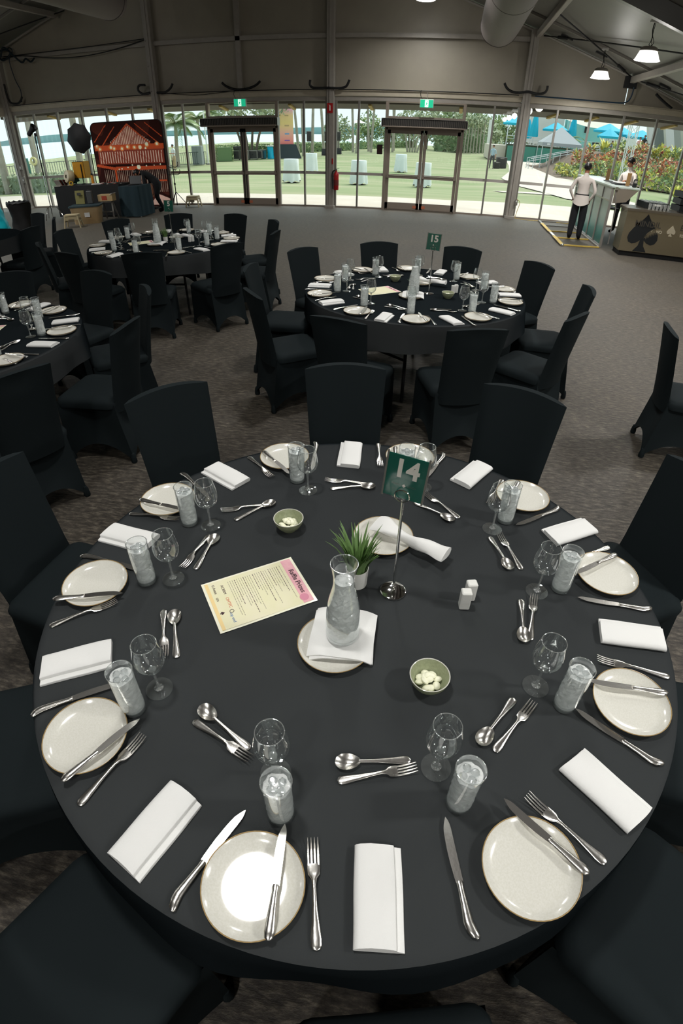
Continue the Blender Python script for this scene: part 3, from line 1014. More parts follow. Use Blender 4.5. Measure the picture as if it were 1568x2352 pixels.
# ------------------------------------------------------------------ table, cloth
def make_table():
    t = thing('round_table', '', 'table')
    MB().lathe([(0, 0.715), (0.90, 0.715), (0.905, 0.72), (0.905, 0.742), (0.90, 0.745), (0, 0.745)], 64).build('tabletop', MT['dark'], t)
    for s in (-1, 1):
        for q in (-1, 1):
            MB().tube([(s * 0.42, q * 0.33, 0.715), (s * 0.46, q * 0.36, 0.0)], 0.014, 8).build('leg', MT['black_metal'], t)
        MB().tube([(s * 0.44, -0.345, 0.35), (s * 0.44, 0.345, 0.35)], 0.012, 8).build('crossbar', MT['black_metal'], t)
    return t
def cloth_mesh(seed):
    rnd = random.Random(seed)
    ph = [rnd.random() * 6.28 for _ in range(5)]
    N = 128
    b = MB()
    rings = []
    def ring(r, z, amp, hem):
        out = []
        for i in range(N):
            a = 2 * PI * i / N
            wv = math.sin(9 * a + ph[0]) * 0.6 + math.sin(15 * a + ph[1]) * 0.4 + math.sin(4 * a + ph[2]) * 0.3
            hm = math.sin(5 * a + ph[3]) * 0.6 + math.sin(8 * a + ph[4]) * 0.4
            rr = r + amp * wv
            out.append((rr * math.cos(a), rr * math.sin(a), z + hem * hm))
        return out
    for r, z in ((0.02, .7505), (0.3, .7505), (0.6, .7505), (0.8, .7505), (0.89, .7505), (0.905, 0.7495), (0.914, 0.745)):
        rings.append(ring(r, z, 0, 0))
    for h in (0.15, 0.35, 0.6, 0.8, 1.0):
        rings.append(ring(0.918 + 0.012 * h, 0.742 - 0.20 * h, 0.016 * h, 0.022 * h))
    b.loft(rings, cap=False)
    b.f.append(tuple(range(N)))
    b.mi.append(0)
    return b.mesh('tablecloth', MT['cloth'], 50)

# ------------------------------------------------------------------ tableware prototypes
def flat_loft(b, st, n=10, mi=0):
    """st: (x, half width, half thickness, z) stations along x."""
    rings = []
    for x, w, h, z in st:
        rings.append([(x, w * math.cos(2 * PI * k_ / n), z + h * math.sin(2 * PI * k_ / n)) for k_ in range(n)])
    b.loft(rings, mi)
def handle_st(L, z_end=0.004):
    """Handle running from the butt at x=0."""
    return [(0.0, 0.002, 0.001, 0.003), (0.002, 0.007, 0.0018, 0.003), (0.008, 0.0098, 0.0022, 0.0032), (0.02, 0.0098, 0.0022, 0.0038), (0.045, 0.007, 0.0022, 0.0055), (0.075, 0.0045, 0.0022, 0.0085), (L, 0.0036, 0.0022, 0.0105)]
def make_fork(L, name):
    t = thing(name, '', 'fork')
    k_ = L / 0.2
    b = MB()
    st = handle_st(0.11 * k_) + [(0.122 * k_, 0.0055, 0.002, 0.0095), (0.13 * k_, 0.0115, 0.0016, 0.0075), (0.143 * k_, 0.0128, 0.0013, 0.0055), (0.151 * k_, 0.0128, 0.0012, 0.005)]
    flat_loft(b, [(x - L / 2, w, h, z) for x, w, h, z in st])
    b.build('handle', MT['steel'], t)
    for i in range(4):
        y = -0.0102 + 0.0068 * i
        c = MB()
        xs = [0.148 * k_, 0.165 * k_, 0.185 * k_, 0.2 * k_]
        flat_loft(c, [(xs[0] - L / 2, 0.0023, 0.0012, 0.005), (xs[1] - L / 2, 0.0022, 0.0012, 0.0048), (xs[2] - L / 2, 0.0018, 0.001, 0.0075), (xs[3] - L / 2, 0.0007, 0.0006, 0.0115)], 6)
        me = c.mesh('tine', MT['steel'])
        o = link('tine', me, t)
        o.location = (0, y, 0)
    return t
def make_spoon(L):
    t = thing('dessert_spoon', '', 'spoon')
    b = MB()
    flat_loft(b, [(x - L / 2, w, h, z) for x, w, h, z in handle_st(0.118)])
    b.build('handle', MT['steel'], t)
    c = MB()
    bl, bw = 0.058, 0.0195
    x0 = 0.114 - L / 2
    def f(top):
        def g(u, v):
            s = u * 2 - 1
            a = 2 * PI * v
            r = u
            x = x0 + bl / 2 + r * bl / 2 * math.cos(a)
            y = r * bw * math.sin(a) * (1 + 0.18 * math.cos(a))
            z = 0.0105 - 0.0095 * (1 - r ** 2) + (0 if top else -0.0012)
            return (x, y, z)
        return g
    c.grid(f(True), 6, 24)
    c.grid(f(False), 6, 24)
    c.build('bowl', MT['steel'], t, 60)
    return t
def make_knife(L, name, pistol=False):
    t = thing(name, '', 'knife')
    hl = L * 0.43
    b = MB()
    st = [(0, 0.003, 0.002, 0.005), (0.004, 0.0085, 0.0042, 0.005), (0.014, 0.0105, 0.0052, 0.0055), (0.03, 0.0098, 0.005, 0.0055), (0.06, 0.0075, 0.0045, 0.006), (hl - 0.006, 0.0062, 0.004, 0.006), (hl, 0.0072, 0.0045, 0.006), (hl + 0.006, 0.0065, 0.004, 0.006)]
    b2 = []
    for x, w, h, z in st:
        b2.append((x - L / 2, w, h, z))
    flat_loft(b, b2)
    if pistol:
        b.v = [(x, y - 0.010 * max(0, (0.03 - (x + L / 2)) / 0.03) ** 1.5, z) for x, y, z in b.v]
    b.build('handle', MT['steel'], t)
    bl = L - hl
    pts = []
    M = 16
    up = [(hl + 0.004 + bl * i / M, 0.0075 + 0.003 * math.sin(PI * min(1, i / M * 1.1)) - (0.0085 * max(0, (i / M - 0.75) / 0.25) ** 2)) for i in range(M + 1)]
    dn = [(x, -0.0075 + (0.006 * max(0, (i / M - 0.82) / 0.18) ** 2)) for i, (x, _) in enumerate(up)]
    poly = [(x - L / 2, y) for x, y in dn] + [(x - L / 2, y) for x, y in reversed(up)]
    MB().prism(poly, 0.0052, 0.0068).build('blade', MT['steel'], t, 30)
    return t
def make_plate():
    t = thing('side_plate', '', 'plate')
    R = 0.100
    MB().lathe([(0, 0.004), (0.06, 0.004), (0.075, 0.0055), (0.088, 0.010), (0.097, 0.0175), (0.0995, 0.0195), (0.1, 0.0185), (0.0985, 0.0160), (0.090, 0.0085), (0.078, 0.002), (0.06, 0.0), (0, 0.0)], 48).build('dish', MT['plate'], t)
    MB().lathe([(0.0982, 0.0188), (0.0990, 0.0200), (0.1003, 0.0198), (0.1006, 0.0184), (0.0999, 0.0172)], 48).build('glazed_rim', MT['rim'], t)
    return t
def make_napkin(seed):
    rnd = random.Random(seed)
    b = MB()
    # a C-shaped fold: lower layer .094 wide, upper layer rolled over it, .078 wide
    prof = [(0.047, 0.0), (0.047, 0.006), (0.046, 0.0075), (0.0325, 0.0080), (0.0318, 0.0095), (0.0318, 0.0165), (0.0300, 0.0185), (0.010, 0.0195), (-0.015, 0.0200), (-0.036, 0.0190), (-0.044, 0.0160), (-0.0475, 0.0100), (-0.046, 0.0040), (-0.042, 0.0)]
    NS = 18
    rings = []
    ph = rnd.random() * 6
    for i in range(NS + 1):
        u = i / NS
        x = -0.0925 + 0.185 * u
        e = min(u, 1 - u)
        puff = 0.90 + 0.10 * min(1, e / 0.08) + 0.03 * math.sin(5 * u + ph)
        rings.append([(x + 0.004 * math.sin(30 * y + ph) * (1 if i in (0, NS) else 0), y * (1 + 0.012 * math.sin(7 * u + ph)), z * puff) for y, z in prof])
    b.loft(rings)
    return b.mesh('napkin', MT['napkin'], 50)
def make_wineglass():
    t = thing('wine_glass', '', 'glass', group='wine glasses on the dining tables')
    MB().lathe([(0.0, 0.0835), (0.012, 0.0845), (0.024, 0.091), (0.034, 0.103), (0.0385, 0.118), (0.0390, 0.130), (0.0365, 0.150), (0.0325, 0.168), (0.0300, 0.180)], 32).build('bowl', MT['glass'], t, 80)
    MB().tube([(0.0300 * math.cos(2 * PI * q / 32), 0.0300 * math.sin(2 * PI * q / 32), 0.180) for q in range(32)], 0.0011, 6, closed=True).build('lip', MT['thick_glass'], t, 80)
    MB().lathe([(0.0, 0.0835), (0.010, 0.0835), (0.0055, 0.076), (0.0038, 0.065), (0.0036, 0.03), (0.005, 0.014), (0.012, 0.007), (0.0, 0.006)], 16).build('stem', MT['thick_glass'], t, 80)
    MB().lathe([(0, 0.0065), (0.014, 0.0055), (0.030, 0.0025), (0.0345, 0.0016), (0.0345, 0.0004), (0, 0.0004)], 32).build('foot', MT['glass'], t, 50)
    return t
def crushed_ice(prof, seed, n=22, step=0.0065, rough=0.17):
    """The iced liquid: a body of small ice facets following the glass; prof = (radius, z) points."""
    rnd = random.Random(seed)
    def R(z):
        for (r0, z0), (r1, z1) in zip(prof, prof[1:]):
            if z <= z1:
                return r0 + (r1 - r0) * (z - z0) / max(1e-6, z1 - z0)
        return prof[-1][0]
    z0, z1 = prof[0][1], prof[-1][1]
    m = max(4, int((z1 - z0) / step))
    rings = []
    for j in range(m + 1):
        z = z0 + (z1 - z0) * j / m
        ring = []
        for q in range(n):
            a = 2 * PI * (q + 0.5 * (j % 2)) / n
            low = (z - z0) < 0.012
            k_ = 1 - (0.02 if low else rough) * rnd.random() ** 1.3
            zz = z + (0 if j in (0, m) else step * 0.35 * rnd.uniform(-1, 1))
            ring.append((R(z) * k_ * math.cos(a), R(z) * k_ * math.sin(a), zz))
        rings.append(ring)
    top = []
    for q in range(n):
        a = 2 * PI * q / n
        top.append((R(z1) * 0.5 * math.cos(a), R(z1) * 0.5 * math.sin(a), z1 + 0.003 * rnd.uniform(-1, 1)))
    rings.append(top)
    b = MB()
    b.loft(rings)
    return b
def make_tumbler(cubes):
    t = thing('water_tumbler', '', 'glass', group='tumblers of iced water on the dining tables')
    body = MB().lathe([(0.0, 0.0005), (0.0275, 0.0005), (0.0295, 0.003), (0.0300, 0.03), (0.0310, 0.155)], 32)
    body.build('glass_wall', MT['glass'], t, 70)
    MB().lathe([(0.0, 0.001), (0.0272, 0.001), (0.0286, 0.006), (0.0282, 0.012), (0.02, 0.0135), (0.0, 0.0135)], 24).build('heavy_base', MT['thick_glass'], t, 70)
    MB().tube([(0.0310 * math.cos(2 * PI * q / 32), 0.0310 * math.sin(2 * PI * q / 32), 0.155) for q in range(32)], 0.0012, 6, closed=True).build('lip', MT['thick_glass'], t, 80)
    crushed_ice([(0.0275, 0.0142), (0.0288, 0.03), (0.0293, 0.1335)], 8).build('iced_water', MT['ice'], t, 0)
    rnd = random.Random(5)
    for i in range(cubes):
        a = 2 * PI * i / cubes + 0.4
        MB().box((0.013 * math.cos(a), 0.013 * math.sin(a), 0.133 + 0.003 * rnd.random()), (0.017, 0.016, 0.015), rz=rnd.random() * 3, rx=rnd.random() * 0.7, ch=0.004).build('ice_cube', MT['cube'], t, 40)
    return t
plates = Stock(make_plate())
dforks = Stock(make_fork(0.2, 'dinner_fork'))
sforks = Stock(make_fork(0.18, 'dessert_fork'))
spoons = Stock(make_spoon(0.172))
dknives = Stock(make_knife(0.226, 'dinner_knife', True))
sknives = Stock(make_knife(0.207, 'butter_knife'))
wines = Stock(make_wineglass())
tumblers = Stock(make_tumbler(4))
NAPS = [make_napkin(i) for i in range(3)]

TOP = 0.7515
def lay(c, tn, hour, nap, pl, sk, fk, dk, sp, df, tu, wi, i):
    """One place: world positions (x, y, angle in degrees) measured on the table plane."""
    where = "at %s's %s o'clock place" % (tn, hour)
    R_ = math.radians
    def P_(q, z): return (q[0], q[1], z)
    out = math.degrees(math.atan2(nap[1] - c[1], nap[0] - c[0]))
    na = nap[2] if math.cos(R_(nap[2] - out)) > 0 else nap[2] + 180        # open edge of the fold towards the neighbour
    o = link('folded_napkin', NAPS[i % 3], None, P_(nap, TOP), R_(na))
    tag(o, 'white folded linen napkin %s' % where, 'napkin', 'napkins on %s' % tn)
    plates.put(P_(pl, TOP), 0.7 * i, 'brown-rimmed grey side plate %s' % where, 'side plates on %s' % tn)
    # the butter knife rests across the plate rim
    sknives.put(P_(sk, TOP + 0.0165), R_(sk[2]), 'butter knife resting across the side plate %s' % where, 'butter knives on %s' % tn)
    dforks.put(P_(fk, TOP), R_(fk[2]), 'dinner fork lying between side plate and napkin %s' % where, 'dinner forks on %s' % tn)
    dknives.put(P_(dk, TOP), R_(dk[2]), 'dinner knife between napkin and the next plate %s' % where, 'dinner knives on %s' % tn)
    spoons.put(P_(sp, TOP), R_(sp[2]), 'dessert spoon lying above the napkin %s' % where, 'dessert spoons on %s' % tn)
    sforks.put(P_(df, TOP), R_(df[2]), 'dessert fork lying beside the spoon %s' % where, 'dessert forks on %s' % tn)
    tumblers.put(P_(tu, TOP), 1.1 * i, 'tumbler of iced water %s' % where, 'water tumblers on %s' % tn)
    wines.put(P_(wi, TOP), 0.3 * i, 'empty wine glass %s' % where, 'wine glasses on %s' % tn)

T14 = [
('six', 281.5, [0.171, -0.777, 98.6], [-0.068, -0.803], [-0.025, -0.788, 96.6], [0.049, -0.789, 104.5], [0.32, -0.713, 106.1], [0.121, -0.502, -166.7], [0.135, -0.53, 19.9], [0.316, -0.562], [0.263, -0.489]),
('four', 317.5, [0.643, -0.486, -43.4], [0.464, -0.677], [0.494, -0.615, 142.2], [0.543, -0.586, 142.5], [0.699, -0.351, 145.6], [0.404, -0.348, -122.2], [0.446, -0.355, 55.6], [0.576, -0.273], [0.508, -0.228]),
('three', 353.5, [0.807, -0.01, -0.8], [0.75, -0.247], [0.748, -0.209, 177.8], [0.784, -0.129, 171.2], [0.784, 0.108, 176.4], [0.489, -0.006, -92.0], [0.519, 0.013, 81.3], [0.619, 0.152], [0.544, 0.125]),
('two', 29.5, [0.694, 0.445, 32.2], [0.779, 0.234], [0.748, 0.267, -142.5], [0.742, 0.331, -145.2], [0.593, 0.513, -141.4], [0.437, 0.281, -69.3], [0.471, 0.298, 111.5], [0.465, 0.469], [0.417, 0.409]),
('one', 65.5, [0.349, 0.741, 59.8], [0.539, 0.617], [0.494, 0.612, -110.6], [0.44, 0.64, -108.1], [0.203, 0.776, -109.9], [0.209, 0.464, -30.9], [0.236, 0.508, 136.9], [0.086, 0.642], [0.160, 0.616]),
('twelve', 101.5, [-0.154, 0.787, 95.1], [0.094, 0.807], [0.038, 0.762, -84.2], [-0.034, 0.811, -79.8], [-0.297, 0.751, -82.1], [-0.103, 0.555, 14.7], [-0.128, 0.586, -176.8], [-0.324, 0.564], [-0.267, 0.506]),
('ten', 137.5, [-0.608, 0.531, -28.7], [-0.413, 0.703], [-0.433, 0.644, -43.9], [-0.493, 0.623, -43.4], [-0.699, 0.449, -40.5], [-0.423, 0.34, 49.9], [-0.462, 0.352, -154.3], [-0.629, 0.232], [-0.55, 0.231]),
('nine', 173.5, [-0.798, 0.105, -7.9], [-0.756, 0.328], [-0.754, 0.283, -8.4], [-0.767, 0.236, 0.9], [-0.803, -0.017, -7.3], [-0.512, 0.097, 87.7], [-0.546, 0.092, -96.9], [-0.645, -0.065], [-0.568, -0.04]),
('eight', 209.5, [-0.69, -0.397, 32.3], [-0.791, -0.123], [-0.781, -0.183, 19.1], [-0.766, -0.235, 40.8], [-0.632, -0.495, 36.0], [-0.47, -0.243, 115.7], [-0.502, -0.249, -64.2], [-0.473, -0.486], [-0.437, -0.419]),
('seven', 245.5, [-0.298, -0.745, 69.6], [-0.549, -0.587], [-0.49, -0.614, 61.0], [-0.451, -0.644, 70.1], [-0.173, -0.772, 67.6], [-0.238, -0.487, 152.2], [-0.233, -0.519, -22.0], [-0.053, -0.654], [-0.088, -0.569]),
]
HOURS = {}
def clock(a):
    h = round((90 - a) / 30) % 12
    return ['twelve', 'one', 'two', 'three', 'four', 'five', 'six', 'seven', 'eight', 'nine', 'ten', 'eleven'][h]
def seat_chair(c, ang, tn, r=1.11, desc='black spandex covered chair'):
    a = math.radians(ang)
    p = (c[0] + r * math.cos(a), c[1] + r * math.sin(a), 0)
    chairs.put(p, a + PI / 2, "%s at %s's %s o'clock place" % (desc, tn, clock(ang)), 'chairs around %s' % tn)

# relative place setting, used for the tables further back (seat at angle 0, measured outward along x)
GEN = [(p[2], p[3], p[4], p[5], p[6], p[7], p[8], p[9], p[10], p[1]) for p in T14]
def generic(c, base, tn, angs):
    for i, a in enumerate(angs):
        g = GEN[(i * 3 + 2) % 10]
        ro = math.radians(a - g[9])
        cs, sn = math.cos(ro), math.sin(ro)
        def tr(q):
            x, y = q[0] * cs - q[1] * sn + c[0], q[0] * sn + q[1] * cs + c[1]
            return (x, y) if len(q) == 2 else (x, y, q[2] + math.degrees(ro))
        lay(c, tn, clock(a), *[tr(q) for q in g[:9]], i)

def sign_stand(loc, yaw, num, label, tilt=0.19):
    t = thing('table_number_stand', label, 'table sign', loc, yaw)
    MB().lathe([(0, 0), (0.038, 0), (0.039, 0.002), (0.039, 0.0055), (0.036, 0.0075), (0.006, 0.009), (0.0045, 0.012), (0, 0.012)], 32).build('base', MT['chrome'], t)
    MB().tube([(0, 0, 0.01), (0, 0, 0.345)], 0.0042, 12).build('pole', MT['chrome'], t)
    MB().tube([(0.020 * math.cos(2 * PI * q / 24), -0.012, 0.363 + 0.018 * math.sin(2 * PI * q / 24)) for q in range(24)], 0.0018, 8, closed=True).build('clip_ring', MT['chrome'], t)
    card = MB().box((0, 0, 0.0625), (0.105, 0.0016, 0.122)).build('card', MT['sign_green'], t, 0, (-0.003, -0.004, 0.349))
    card.rotation_euler = (-tilt * 0.5, math.radians(3), 0)
    R9 = (PI / 2, 0, 0)
    text(num, 0.070 if len(num) > 1 else 0.072, MT['sign_white'], card, (0.0, -0.0012, 0.084), R9, bold=0.0022, name='table_number')
    text('MINDIL', 0.0075, MT['faint'], card, (-0.021, -0.0012, 0.0395), R9)
    text('BEACH', 0.0075, MT['faint'], card, (0.021, -0.0012, 0.0395), R9)
    MX = Matrix(((1, 0, 0, 0), (0, 0, 1, 0), (0, 1, 0, 0.0395), (0, 0, 0, 1)))
    MB().prism(spade(0.009, 0.010), -0.0016, -0.0010, M=MX).build('spade_logo', MT['sign_white'], card, 0)
    if num == '5' or num == '15':
        MB().prism(spade(0.006, 0.007), -0.0016, -0.0010, M=Matrix(((1, 0, 0, 0), (0, 0, 1, 0), (0, 1, 0, 0.018), (0, 0, 0, 1)))).build('spade_logo', MT['sign_white'], card, 0)
    b = MB()
    b.box((0, -0.0018, 0.0635), (0.114, 0.0008, 0.130))
    b.build('clear_sleeve', MT['sleeve'], card, 0)
    MB().box((-0.0545, 0, 0.0635), (0.005, 0.003, 0.133)).build('sleeve_edge', MT['mullion'], card, 0)
    MB().box((0.0545, 0, 0.0635), (0.005, 0.003, 0.133)).build('sleeve_edge', MT['mullion'], card, 0)
    return t
BOWL_P = [(0, 0), (0.024, 0), (0.026, 0.004), (0.038, 0.016), (0.048, 0.034), (0.051, 0.048), (0.0495, 0.049), (0.0475, 0.047), (0.044, 0.034), (0.033, 0.016), (0.02, 0.008), (0, 0.007)]
def make_bowl():
    t = thing('butter_bowl', '', 'bowl')
    MB().lathe(BOWL_P, 40).build('dish', MT['bowl'], t)
    MB().lathe([(0.0505, 0.0475), (0.0512, 0.0488), (0.0500, 0.0497), (0.0485, 0.0487)], 40).build('pale_lip', MT['plate'], t)
    return t
bowls = Stock(make_bowl())
def make_butter():
    t = thing('butter_portion', '', 'butter')
    rnd = random.Random(11)
    for i in range(13):
        a = 2 * PI * i / 8 + rnd.random() * 0.4
        r = (0.023 if i < 8 else 0.012) if i < 12 else 0
        m = Matrix.Rotation(rnd.random() * 3, 4, 'Z') @ Matrix.Rotation(rnd.random() * 0.8, 4, 'X')
        MB().ball((r * math.cos(a), r * math.sin(a), 0.021 + (0.008 if i >= 8 else 0) + 0.003 * rnd.random()), (0.0125, 0.0105, 0.0072), 10, 6, M=m).build('butter_curl', MT['butter'], t)
    return t
butters = Stock(make_butter())
def make_carafe():
    t = thing('water_carafe', '', 'carafe')
    pr = [(0, 0.001), (0.040, 0.001), (0.0445, 0.006), (0.0455, 0.02), (0.0460, 0.05), (0.0435, 0.10), (0.0370, 0.145), (0.0290, 0.18), (0.0262, 0.20), (0.0275, 0.225), (0.0335, 0.262)]
    MB().lathe(pr, 40).build('glass_wall', MT['glass'], t, 80)
    MB().tube([(0.0335 * math.cos(2 * PI * q / 40), 0.0335 * math.sin(2 * PI * q / 40), 0.262) for q in range(40)], 0.0014, 6, closed=True).build('lip', MT['thick_glass'], t, 80)
    MB().lathe([(0, 0.0015), (0.039, 0.0015), (0.043, 0.006), (0.043, 0.012), (0.03, 0.015), (0, 0.015)], 32).build('heavy_base', MT['thick_glass'], t, 70)
    wp = [(0.0430, 0.016)] + [(r - 0.0018, z) for r, z in pr[3:9]] + [(0.0250, 0.208)]
    crushed_ice(wp, 4, 26, 0.0085, 0.14).build('iced_water', MT['ice'], t, 0)
    return t
carafes = Stock(make_carafe())
def make_pot():
    t = thing('potted_grass', '', 'plant')
    MB().lathe([(0, 0), (0.028, 0), (0.031, 0.003), (0.034, 0.06), (0.0345, 0.068), (0.0325, 0.068), (0.031, 0.055), (0, 0.054)], 32).build('pot', MT['white_ceramic'], t)
    MB().lathe([(0, 0.058), (0.0315, 0.056)], 20).build('soil', MT['soil'], t)
    rnd = random.Random(3)
    blades = []
    for kk in range(5):
        L = 0.110 + 0.017 * kk
        bend = 0.004 + 0.012 * rnd.random() + 0.004 * kk
        b = MB()
        rings = []
        for i in range(7):
            u = i / 6
            x = bend * u * u * 1.6
            z = L * u * (1 - 0.12 * u * u)
            w = 0.0052 * (1 - u ** 2.4) + 0.0002
            rings.append([(x, -w, z), (x + 0.0012 * (1 - u), 0, z), (x, w, z), (x - 0.0006 * (1 - u), 0, z)])
        b.loft(rings)
        blades.append(b.mesh('blade', MT['leaf_green'], 60))
    for i in range(110):
        a = rnd.random() * 2 * PI
        r = 0.027 * math.sqrt(rnd.random())
        o = link('blade', blades[rnd.randrange(5)], t, (r * math.cos(a), r * math.sin(a), 0.055))
        o.rotation_euler = (0, rnd.uniform(0.0, 0.08) + 0.34 * (r / 0.027) * rnd.random(), a + rnd.uniform(-0.5, 0.5))
        o.scale = (1, 1, rnd.uniform(0.7, 1.02))
    return t
pots = Stock(make_pot())
def make_shaker():
    t = thing('ceramic_shaker', '', 'shaker')
    MB().box((0, 0, 0.034), (0.030, 0.028, 0.067), ch=0.003).build('body', MT['white_ceramic'], t, 25)
    b = MB()
    for i in range(5):
        b.lathe([(0, 0.0674), (0.0012, 0.0674), (0.0012, 0.0668)], 8, (0.005 * math.cos(i * 1.257), 0.005 * math.sin(i * 1.257), 0))
    b.build('pour_hole', MT['black'], t)
    return t
shakers = Stock(make_shaker())

def square_napkin(seed):
    b = MB()
    rnd = random.Random(seed)
    for lv, (w, d, rz_) in enumerate(((0.168, 0.176, 0.05), (0.172, 0.172, -0.02))):
        N_ = 14
        def f(u, v):
            x, y = (u - 0.5) * w, (v - 0.5) * d
            c_, s_ = math.cos(rz_), math.sin(rz_)
            e = min(u, 1 - u, v, 1 - v)
            z = lv * 0.004 + 0.0035 + 0.0012 * math.sin(40 * x + seed) * math.sin(33 * y) - 0.001 * max(0, 1 - e / 0.06)
            # corners droop off the plate
            rr = math.hypot(x, y)
            z -= 0.018 * max(0, (rr - 0.097) / 0.03) ** 1.3
            return (x * c_ - y * s_, x * s_ + y * c_, z)
        n0 = len(b.v)
        b.grid(f, N_, N_)
        n1 = len(b.v)
        b.v += [(x, y, z - 0.0035) for x, y, z in b.v[n0:n1]]
        m = n1 - n0
        b.f += [tuple(m + q for q in reversed(fc)) for fc in b.f if min(fc) >= n0 and max(fc) < n1]
        n = N_ + 1
        edge = [i for i in range(n)] + [j * n + N_ for j in range(1, n)] + [N_ * n + i for i in range(N_ - 1, -1, -1)] + [j * n for j in range(N_ - 1, 0, -1)]
        for i in range(len(edge)):
            p, q = edge[i], edge[(i + 1) % len(edge)]
            b.f.append((n0 + p, n0 + q, n0 + q + m, n0 + p + m))
        b.mi = [0] * len(b.f)
    return b.mesh('square_napkin', MT['napkin'], 50)
def rolled_napkin(L=0.27):
    b = MB()
    rings = []
    for i in range(25):
        u = i / 24
        x = -L / 2 + L * u
        wob = 0.004 * math.sin(9 * u) + 0.003 * math.sin(17 * u + 1)
        w = 0.026 + 0.006 * math.cos(2 * PI * u) + 0.004 * math.sin(11 * u) + (0.010 * math.exp(-(u / 0.16) ** 2)) + 0.008 * math.exp(-((u - 1) / 0.12) ** 2)
        h = 0.019 - 0.004 * math.exp(-(u / 0.1) ** 2) + 0.003 * math.sin(13 * u)
        zc = h * 0.9 + 0.004
        rings.append([(x, wob + w * math.cos(2 * PI * q / 14), zc + h * (math.sin(2 * PI * q / 14) + 0.25 * math.sin(4 * PI * q / 14 + 6 * u)) * 0.85) for q in range(14)])
    b.loft(rings)
    return b.mesh('rolled_napkin', MT['napkin'], 50)
SQ, RO = square_napkin(2), rolled_napkin()
pink = mat('pink_print_band', S(236, 186, 190), 0.7, var=(60, S(228, 164, 176), 0.25))
paper_m = mat('raffle_paper', S(238, 236, 214), 0.75, coat=0.1)
cream = mat('cream_print', S(226, 224, 180), 0.75, var=(14, S(232, 226, 200), 0.3))
peach = mat('peach_print', S(236, 210, 150), 0.75)
ink = mat('grey_ink', S(120, 116, 96), 0.8)
ink2 = mat('dark_ink', S(64, 40, 44), 0.8)
def raffle(c, yaw, label, full):
    """A4 sheet; local +y is the head of the page."""
    t = thing('raffle_sheet', label, 'paper', c, yaw)
    sh = MB()
    sh.grid(lambda u, v: ((u - 0.5) * 0.21, (v - 0.5) * 0.297, 0.0012 + 0.0006 * math.sin(6 * v) * math.sin(5 * u)), 6, 8)
    sh.build('sheet', paper_m, t, 60)
    def flat(x0, x1, y0, y1, z, m, name):
        return MB().box(((x0 + x1) / 2, (y0 + y1) / 2, z), (x1 - x0, y1 - y0, 0.0003)).build(name, m, t, 0)
    flat(-0.098, 0.098, -0.14, 0.14, 0.0021, cream, 'printed_ground')
    flat(-0.098, 0.098, 0.108, 0.14, 0.0024, pink, 'title_band')
    flat(-0.098, 0.098, -0.14, -0.130, 0.0024, peach, 'foot_band')
    text('Raffle Prizes', 0.022, ink2, t, (0.004, 0.124, 0.0028), (0, 0, 0), depth=0.0002, bold=0.0003)
    if not full:
        return t
    MB().lathe([(0, 0), (0.014, 0), (0.014, 0.0003)], 16, (0.076, 0.118, 0.0026)).build('flower_print', mat('rose_print', S(214, 140, 160), 0.7), t)
    rnd = random.Random(9)
    b = MB(); bb = MB()
    y = 0.098
    for row in range(24):
        bold = row in (1, 5, 8, 12, 16, 20)
        x = -0.082
        end = -0.082 + (0.06 + 0.1 * rnd.random() if row not in (0, 6) else 0.15)
        while x < end:
            w = 0.003 + 0.008 * rnd.random()
            (bb if bold else b).box((x + w / 2, y, 0.0024), (w, 0.0017 if bold else 0.0012, 0.0003))
            x += w + 0.0022
        y -= 0.0070 if row not in (0, 5, 12) else 0.0095
    b.build('small_print', ink, t, 0)['kind'] = 'stuff'
    bb.build('bold_print', ink2, t, 0)['kind'] = 'stuff'
    text('ACRRM', 0.012, ink2, t, (-0.055, -0.092, 0.0027), depth=0.0002)
    text('U Avant', 0.012, ink2, t, (-0.066, -0.117, 0.0027), depth=0.0002)
    text('OMTFC', 0.013, mat('orange_ink', S(214, 130, 96), 0.8), t, (0.002, -0.092, 0.0027), depth=0.0002)
    text('top end', 0.013, mat('blue_ink', S(86, 128, 176), 0.8), t, (0.062, -0.098, 0.0027), depth=0.0002)
    text('GPs', 0.010, ink2, t, (-0.022, -0.120, 0.0027), depth=0.0002)
    MB().prism(spade(0.012, 0.014), 0.0024, 0.0027, M=Matrix.Translation((0.035, -0.121, 0))).build('spade_logo', ink2, t, 0)
    MB().tube([(0.038 + 0.006 * math.cos(2 * PI * q / 16), -0.094 + 0.006 * math.sin(2 * PI * q / 16), 0.0026) for q in range(16)], 0.001, 5, closed=True).build('round_logo', ink, t)
    return t

# ------------------------------------------------------------------ the four tables
tables = Stock(make_table())
def table(c, rz, tn, label, seed):
    tables.put((c[0], c[1], 0), rz, label, 'round banquet tables')
    o = link('tablecloth', cloth_mesh(seed), None, (c[0], c[1], 0), rz)
    tag(o, 'black tablecloth draped over %s' % tn, 'tablecloth', 'black tablecloths')

